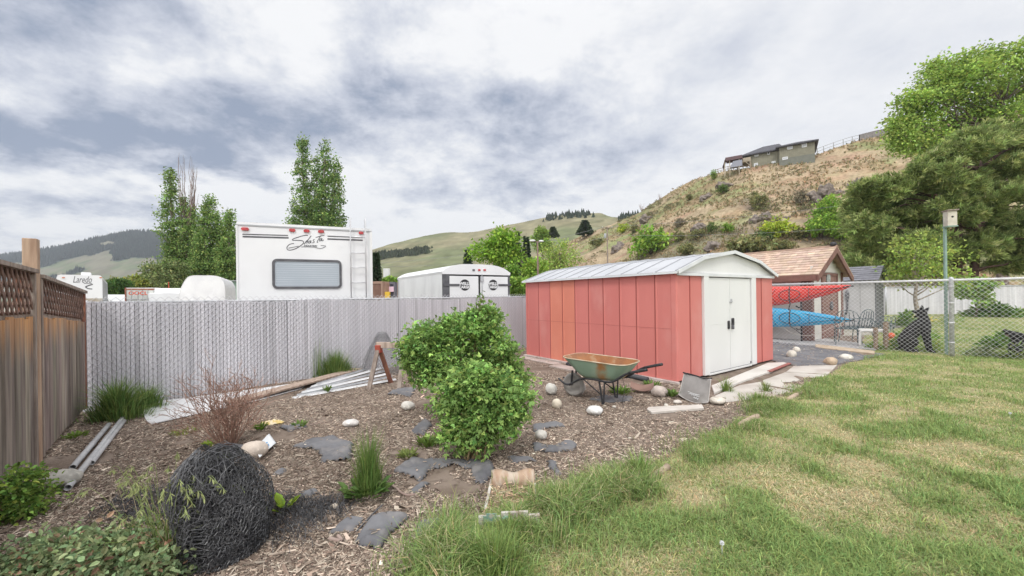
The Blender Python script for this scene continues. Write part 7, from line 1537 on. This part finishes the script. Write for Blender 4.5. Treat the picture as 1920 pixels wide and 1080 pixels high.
def plantclump(px, py, w, h, col, alt, label, d=None, n=260, L=.16, W=.06, cat='plant', name='leafy_plant', group='plants in the neighbouring yard'):
    g = G(px, py); w2 = w*g[1]/F/2; hh = h*g[1]/F; mb = MB(); q = RNG.normal(0, .45, (n, 2)); p = g+np.stack([q[:, 0]*w2, q[:, 1]*w2*.7, 0*q[:, 0]], 1); col = np.array(col)*1.3; alt = np.array(alt)*1.3; p[:, 2] = hh*RNG.uniform(0, .75, n)*np.exp(-(q**2).sum(1)*1.2)
    dd = np.stack([q[:, 0], q[:, 1], 0*q[:, 0]+.5], 1)+rdir(n)*.5; mb.leaves(p, dd, rdir(n)*.5+A3(0, 0, 1), L*RNG.uniform(.6, 1.2, n), W, cols(n, col, .22, .1, alt, .3)); top(obj(name, mb, M_leaf), label, cat, group)
for a in ((1862, 594, 80, 30, (.10, .18, .05), (.16, .25, .07), 'wide dark green perennial clump at the foot of the far slatted fence', 700, .34, .12), (1700, 612, 22, 34, (.14, .24, .06), (.2, .3, .08), 'single leafy shrub before the far slatted fence, left of the small tree', 260, .26, .1), (1905, 594, 40, 18, (.13, .2, .05), (.2, .26, .07), 'low green clump at the right end of the far slatted fence', 200, .26, .1),
          (1720, 640, 70, 42, (.16, .26, .055), (.23, .33, .08), 'bright green weeds between the tipped chair and the sitting dog', 420, .13, .05), (1692, 655, 50, 36, (.15, .24, .05), (.2, .3, .08), 'green weeds growing right of the log stumps', 380, .11, .04), (1752, 660, 36, 24, (.2, .28, .06), (.28, .33, .09), 'yellow green grass tuft between the sitting dog and the fence post', 260, .16, .018),
          (1880, 655, 70, 40, (.10, .19, .045), (.16, .26, .06), 'dense dark green plant behind the lying dog', 520, .15, .05), (1845, 668, 60, 24, (.15, .19, .09), (.2, .24, .12), 'greyish low plant along the fence left of the lying dog', 380, .07, .035), (1905, 672, 50, 34, (.2, .27, .07), (.27, .33, .1), 'tall light green weeds against the fence in front of the lying dog', 380, .16, .02),
          (1455, 634, 36, 36, (.13, .2, .05), (.2, .27, .07), 'weeds under the kayaks beside the red shed wall', 300, .16, .03), (1726, 603, 46, 14, (.62, .52, .16), (.3, .33, .1), 'pale yellow flowers under the small leaning tree', 200, .12, .08), (1786, 606, 30, 20, (.14, .22, .06), (.2, .28, .08), 'thin flower stems before the far slatted fence right of the small tree', 80, .3, .03),
          (1640, 655, 30, 16, (.16, .25, .05), (.2, .3, .07), 'small weeds at the foot of the log stumps', 160, .09, .03)):
    plantclump(*a[:7], n=a[7], L=a[8], W=a[9])
roundtree('round leafy bush hanging in front of the far slatted fence, under the pine', 1830, 522, 570, 22, 60, (.17, .26, .07), (.22, .30, .09), 10, .22, 'bush', 'bush', 6, 'plants in the neighbouring yard', .8)
# small leaning fruit tree
b = A3(*G(1727, 612)[:2], 0); q_ = lambda px, py, dd=0: P(px, py, b[1]+dd); lob = [(q_(px, py, dd), (.6, .6, .36), 13) for px, py, dd in ((1700, 470, 0), (1688, 505, .3), (1718, 480, -.4), (1742, 470, .4), (1760, 500, 0), (1700, 520, .5), (1735, 520, -.3), (1775, 480, .5), (1715, 455, .3), (1790, 520, .2))]
tree('fruit_tree', 'small crooked tree with yellow green leaves in front of the dark pine', b, [b, q_(1722, 590), q_(1716, 560), q_(1718, 530), q_(1712, 490)], .11, lob, 14, .24, .15, .09, (.16, .22, .05), 'trees right of the sheds', 26, bark=M_barkp, alt=(.22, .275, .07), altp=.4)
mb = MB(); 
# pine
pb = A3(*P(1800, 540, 32)[:2], -.05); pn = thing('pine_tree', 'large dark pine with pale candle shoots behind the birdhouse', 'tree', pb, group='trees right of the sheds')
PL_ = [(1840, 275), (1900, 268), (1785, 300), (1850, 312), (1915, 305), (1735, 330), (1700, 345), (1665, 355), (1722, 372), (1790, 352), (1860, 362), (1925, 352), (1645, 385), (1692, 412), (1742, 420), (1800, 402), (1870, 412), (1930, 420), (1632, 425), (1655, 452), (1702, 462), (1622, 470), (1650, 495), (1770, 452), (1845, 455), (1905, 462), (1690, 492), (1735, 480), (1612, 500), (1680, 380), (1760, 385), (1830, 335), (1880, 440), (1815, 470), (1955, 300), (1965, 380), (1960, 440), (1890, 495), (1945, 490), (1610, 395), (1640, 350), (1625, 375)]
p_, d_, w_, cen = [], [], [], []
for k in range(26): PL_.append((RNG.uniform(1660, 1960), RNG.uniform(300, 500)))
PL_ += [(1880, 250), (1940, 252), (1820, 262), (1765, 318), (1720, 350), (1905, 330), (1840, 390)]
for px, py in PL_:
    d = 32+RNG.uniform(-3.0, 3.0); c = P(px, py, d); cen.append(c)
    for q in range(14):
        e = c+rdir(1)[0]*A3(1.45, 1.45, .9)*RNG.uniform(.3, 1); n = 24; r_ = rdir(n); p_.append(e+r_*A3(.62, .62, .42)*RNG.uniform(.3, 1, n)[:, None]); d_.append(nrm(A3(e[0]-pb[0], e[1]-pb[1]-1, 1.5))*.6+r_*.5+rdir(n)*.35)
p_ = np.vstack(p_); d_ = np.vstack(d_); n = len(p_); m = 10; dd = np.repeat(d_/np.linalg.norm(d_, axis=1)[:, None], m, 0)*.8+rdir(n*m)*.58+A3(0, 0, .14); cc = np.repeat(cols(n, (.255, .325, .115), .26, .06, (.40, .455, .18), .35), m, 0)*np.exp(RNG.normal(0, .2, (n*m, 1)))
mb = MB(); mb.leaves(np.repeat(p_, m, 0)+RNG.normal(0, .05, (n*m, 3)), dd, rdir(n*m), RNG.uniform(.26, .50, n*m), .062, np.minimum(cc, .7), False, .1); obj('needles', mb, M_leaf, pn)
k = RNG.choice(n, 520, replace=False); mb = MB(); a = p_[k]+A3(0, 0, .1); mb.segs(a, a+A3(0, 0, 1)*RNG.uniform(.2, .42, (520, 1)), .022, cols(520, (.58, .54, .28), .15, .05)); cd_ = obj('candles', mb, M_grass, pn); cd_['kind'] = 'stuff'
tm = MB()
for px, px2, r in ((1790, 1800, .42), (1818, 1840, .40)):
    a, b2 = A3(*P(px, 540, 32)[:2], -.1), P(px2, 300, 32.5); tm.tube(spline([a, a*.6+b2*.4+A3(.1, 0, 0), b2], 12), np.linspace(r, .08, 12), 10)
    for c in cen[(0 if px == 1790 else 1)::2]: s = a+(b2-a)*np.clip((c[2]-a[2]-.5)/(b2[2]-a[2]), .12, .95); limb(tm, s, c, .12, .03, .04, 5, 5)
obj('trunk', tm, mat('pine_bark', (.20, .125, .10), (.11, .075, .065), scale=3, rough=.95, bump=.8), pn, True)
# big broadleaf tree behind the pine
bb = A3(*P(1880, 540, 46)[:2], -.05); lob = []
for px, py, r in ((1722, 232, 2.0), (1745, 190, 2.1), (1765, 152, 1.9), (1795, 205, 2.5), (1812, 128, 2.0), (1832, 240, 2.6), (1852, 140, 2.2), (1865, 190, 2.6), (1903, 106, 2.0), (1922, 160, 2.6), (1905, 225, 2.6), (1955, 125, 2.4), (1965, 200, 2.6), (1700, 262, 1.6), (1738, 268, 1.9), (1780, 262, 2.2), (1698, 225, 1.1), (1688, 236, .8), (1790, 165, 2.0), (1930, 270, 2.6), (1870, 275, 2.5), (1712, 188, 1.0), (1755, 128, 1.0), (1842, 112, 1.2)): lob.append((P(px, py, 46+RNG.uniform(-2.5, 3)), (r, r, r*.8), int(10+14*r)))
tree('broadleaf_tree', 'tall bright green tree rising behind the pine at the right edge', bb, [bb, bb+A3(0, 0, 8), P(1890, 300, 46), P(1880, 190, 46)], .55, lob, 34, .60, .33, .24, (.18, .255, .055), 'trees right of the sheds', 60, alt=(.25, .335, .085), altp=.4)

# ================================================================ hilltop house
HA, HB = P(1408, 300, 104.5), P(1528, 300, 97); HFc = Face(A3(HA[0], HA[1], 0), A3(HB[0]-HA[0], HB[1]-HA[1], 0)); hw = HFc.uv(1528, 290)[0]; hm_ = HFc.uv(1461, 290)[0]
hs = thing('house', 'olive board sided house with dark hip roof on top of the hillside', 'house', (HA[0], HA[1], 33))
M_oliv = mat('olive_siding', (.275, .265, .20), (.235, .225, .17), scale=1.5, rough=.8); M_olivd = mat('olive_base', (.20, .205, .175), (.17, .175, .15), scale=1.5, rough=.9); M_hroof = mat('charcoal_roof', (.105, .105, .12), (.075, .075, .085), scale=3, rough=.9)
zE = HFc.uv(1465, 275)[1]; zE2 = HFc.uv(1420, 285)[1]; zM = HFc.uv(1500, 290)[1]
mb = MB(); mb.obox(HFc.w(hm_, zM-.3, -9), HFc.e*(hw-hm_), ZU*(zE-zM+.3), HFc.n*9); mb.obox(HFc.w(0, zM-1.2, -9), HFc.e*(hm_-.02), ZU*(zE2-zM+1.2), HFc.n*7.8)
obj('wall', mb, M_oliv, hs)
mb = MB(); mb.obox(HFc.w(hm_, zM-6, -9), HFc.e*(hw-hm_), ZU*5.69, HFc.n*9.1); mb.obox(HFc.w(0, zM-7, -9), HFc.e*(hm_-.02), ZU*5.79, HFc.n*7.9); obj('lower_wall', mb, M_olivd, hs)
mb = MB(); k = 0
for u in np.arange(.3, hw, .42): HFc.rect(mb, u, u+.06, (zM-.25 if u > hm_ else zM-1.15), (zE if u > hm_ else zE2)-.1, (.0 if u > hm_ else -1.2), (.04 if u > hm_ else -1.16))
obj('battens', mb, mat('batten', (.23, .22, .165), rough=.8), hs)
def hip(u0, u1, z, zr, d0, d1, r0, r1, o=.75):
    a, b, c, d = HFc.w(u0-o, z, d1+o), HFc.w(u1+o, z, d1+o), HFc.w(u1+o, z, d0-o), HFc.w(u0-o, z, d0-o); r0, r1 = HFc.w(r0, zr, (d0+d1)/2), HFc.w(r1, zr, (d0+d1)/2); mb = MB(); mb.add([a, b, c, d, r0, r1], [[0, 1, 5, 4], [2, 3, 4, 5]]); mb.f.append(np.array([[1, 2, 5], [3, 0, 4]])); q = [x-ZU*.28 for x in (a, b, c, d)]
    mb.add([a, b, c, d]+q, [[0, 1, 5, 4], [1, 2, 6, 5], [2, 3, 7, 6], [3, 0, 4, 7], [4, 5, 6, 7]]); return mb
obj('roof', hip(hm_, hw, zE, HFc.uv(1486, 262)[1]+.6, -9, 0, hm_+3.2, hw-2.6), M_hroof, hs); obj('roof', hip(-1.6, hm_+.5, zE2, HFc.uv(1436, 269)[1]+.9, -9, -1.2, 2.6, hm_), M_hroof, hs)
for px, py, w, h, dz in ((1481, 275.5, 10, 9, 0), (1508, 271.5, 9, 9, 0), (1418, 287, 8, 8, -1.2), (1441, 284, 5, 7, -1.2), (1472, 297, 10, 5, .1), (1450, 302, 8, 4, -1.1), (1417, 308, 8, 9, -1.1)):
    c = HFc.uv(px, py); ww, h2 = w*100/F/2*.85, h*100/F/2; mb = MB(); HFc.frame(mb, c[0]-ww, c[0]+ww, c[1]-h2, c[1]+h2, dz, dz+.08, .02, .14, 2); f = obj('window', mb, M_white, hs); mb = MB(); HFc.rect(mb, c[0]-ww+.1, c[0]+ww-.1, c[1]-h2+.1, c[1]+h2-.1, dz+.02, dz+.05); obj('pane', mb, mat('pale_pane', (.50, .52, .54), rough=.1, spec=.6) if w != 5 else M_glassd, f)
mb = MB(); z0 = HFc.uv(1400, 302)[1]; z1 = HFc.uv(1400, 296)[1]; mb.obox(HFc.w(-3.4, z0, -5), HFc.e*3.38, ZU*.22, HFc.n*4.6); mb.obox(HFc.w(-3.4, z0+.22, -.45), HFc.e*3.38, ZU*(z1-z0), HFc.n*.08); bal = obj('balcony', mb, mat('beige_trim', (.44, .38, .29), (.38, .33, .25), scale=3, rough=.8), hs)
for u in (-3.3, -.3): mb = MB(); mb.obox(HFc.w(u, z0-4, -.6), HFc.e*.2, ZU*4.0, HFc.n*.2); mb.bar(HFc.w(u+.1, z0-1.2, -.5), HFc.w(u+(.9 if u < -1 else -.9), z0-.05, -.5), .14, .14); obj('balcony_post', mb, MATS['beige_trim'], bal)
def gz(px, py): return hillpt(px, py)
ga = P(1357, 305, 106); GZ = Face(A3(ga[0], ga[1], 0), HFc.e); gzh = thing('pergola', 'dark red gabled garden shelter left of the hilltop house', 'shelter', (ga[0], ga[1], 30)); W_ = GZ.uv(1390, 300)[0]; zt_ = GZ.uv(1372, 293)[1]; ze_ = GZ.uv(1372, 300)[1]; zb2 = GZ.uv(1372, 318)[1]-1.5
mb = MB(); mb.prism([(-.3, -2.4), (.5, 0), (.5, -.2), (-.3, -2.6)], GZ.w(0, zt_, -2), GZ.e, ZU, GZ.n*2.2); mb.obox(GZ.w(.45, ze_, -2.5), GZ.e*(W_-.3), ZU*(zt_-ze_)*.9, GZ.n*2.6); obj('roof', mb, mat('maroon_gable', (.16, .10, .105), (.12, .08, .085), scale=3, rough=.8), gzh)
for u in (.1, 1.3, W_-.6): mb = MB(); mb.obox(GZ.w(u, zb2, -.3), GZ.e*.18, ZU*(ze_-zb2+.3), GZ.n*.18); obj('post', mb, MATS['beige_trim'], gzh)
mb = MB(); mb.prism([(1.4, 0), (4.2, 0), (4.2, 1.6), (2.2, 1.6)], GZ.w(0, ze_-1.9, -1.5), GZ.e, ZU, GZ.n*1.4); obj('awning', mb, mat('grey_awning', (.30, .31, .36), rough=.7), gzh)
def rail(name, label, pts, h, m, n_post, solid=False, cat='fence'):
    P3 = [hillpt(*p) for p in pts]; sp = spline(P3, 30); t = thing(name, label, cat, sp[15]); mb = MB()
    for v in ((h, h*.5) if not solid else (h,)): mb.tube(sp+ZU*v, .06, 6)
    obj('rail', mb, m, t, True); mb = MB()
    if solid:
        for i in range(29): mb.obox(sp[i]-ZU*.3, sp[i+1]-sp[i], ZU*(h+.3), A3(.02, .06, 0))
        obj('screen', mb, m, t)
    for i in np.linspace(0, 29, n_post).astype(int): mb = MB(); mb.bar(sp[i]-ZU*.3, sp[i]+ZU*(h+.05), .12, .12, (1, 0, 0)); obj('post', mb, m, t)
M_railw = mat('rail_wood', (.32, .22, .16), (.25, .17, .12), scale=4, rough=.9)
rail('terrace_railing', 'brown wooden railing on the slope below the hilltop house', ((1340, 326), (1365, 321), (1390, 316), (1410, 312)), 1.2, M_railw, 9, cat='railing')
rail('hill_fence', 'thin pale post and rail fence running right from the hilltop house', ((1532, 284), (1560, 277), (1590, 270), (1612, 264)), 1.5, M_grey, 6)
rail('hill_fence', 'darker slatted fence on the hill crest beside the big trees', ((1612, 264), (1640, 257), (1670, 251), (1700, 246)), 1.5, mat('grey_brown_fence', (.27, .25, .24), (.2, .19, .185), scale=3, rough=.9), 7, True)

# ================================================================ poles, lamp, wires
def upole(label, px, pyt, d, tr=True, r=.15, name='utility_pole'):
    b = A3(*P(px, 540, d)[:2], -.1); Ht = P(px, pyt, d)[2]; t = thing(name, label, 'pole', b); mb = MB(); mb.tube([b, A3(b[0], b[1], Ht)], (r, r*.7), 10); obj('pole', mb, mat('pole_wood', (.26, .21, .175), (.2, .16, .13), scale=3, rough=.9), t, True)
    if tr:
        mb = MB(); mb.bar(A3(b[0]-1.1, b[1]-.1, Ht-.25), A3(b[0]+1.1, b[1]-.1, Ht-.25), .12, .12); obj('crossarm', mb, MATS['pole_wood'], t)
        for s in (-.9, .9): mb = MB(); mb.lathe([(.03, 0), (.06, .05), (.04, .1), (.06, .15), (.02, .2)], A3(b[0]+s, b[1]-.1, Ht-.19), 8); obj('insulator', mb, M_whiteold, t, True)
        mb = MB(); mb.lathe([(.0, 0), (.22, 0), (.24, .05), (.24, .8), (.18, .9), (.0, .92)], A3(b[0]-.42, b[1]-.05, Ht-2.2), 14); obj('transformer', mb, M_grey, t, True)
    return A3(b[0], b[1], Ht)
t1 = upole('wooden utility pole with crossarm and grey transformer before the hillside', 1140, 425, 76)
t0 = upole('thin pole with a small white meter box between the two trailers', 729, 503, 62, False, .10)
mb = MB(); c = P(725, 512, 61.8); mb.box(c[0]-.5, c[0]+.5, c[1]-.2, c[1]+.2, c[2]-.7, c[2]+.7); top(obj('meter_box', mb, M_whiteold, bevel=.05), 'small white box fixed to the thin pole between the trailers', 'box')
t2 = upole('plain wooden pole above the white container', 284, 500, 66, False, .14)
b = A3(*P(1009, 540, 38)[:2], -.1); Ht = P(1009, 452, 38)[2]; sl_ = thing('street_lamp', 'brown street lamp pole with two small lamp heads behind the red shed', 'lamp', b); mb = MB(); mb.tube([b, A3(b[0], b[1], Ht)], (.12, .08), 10); mb.tube([A3(b[0]-.42, b[1], Ht+.02), A3(b[0], b[1], Ht-.12), A3(b[0]+.32, b[1], Ht-.06)], .035, 6); obj('pole', mb, mat('brown_steel', (.22, .15, .12), (.17, .12, .1), scale=4, rough=.7), sl_, True)
for dx, s in ((-.48, 1), (.36, .8)): mb = MB(); mb.blob(A3(b[0]+dx, b[1], Ht+.05-.05*(dx > 0)), (.30*s, .16, .10), 12); obj('lamp_head', mb, M_whiteold, sl_, True)
def wire(label, a, b_, sag, r=.02):
    t = np.linspace(0, 1, 24); p = np.asarray(a)+(np.asarray(b_)-np.asarray(a))*t[:, None]; p[:, 2] -= sag*4*t*(1-t); mb = MB(); mb.tube(p, r, 5); top(obj('power_line', mb, mat('wire_grey_dark', (.30, .30, .31), rough=.6), smooth=True), label, 'wire', 'power lines strung from the utility pole')
R1, R2 = P(1700, 370, 60), P(1700, 418, 56); L1, L2 = P(690, 494, 60), P(690, 500, 64)
wire('uppermost power line running right across the hillside', t1+A3(.9, 0, 0), R1, .5); wire('lower power line running right across the hillside', t1-A3(0, 0, 1.6), R2, .7); wire('upper power line running left past the broadleaf tree', t1-A3(.9, 0, 0), L1, 1.2); wire('lower power line running left past the street lamp', t1-A3(0, 0, 1.8), L2, 1.6)
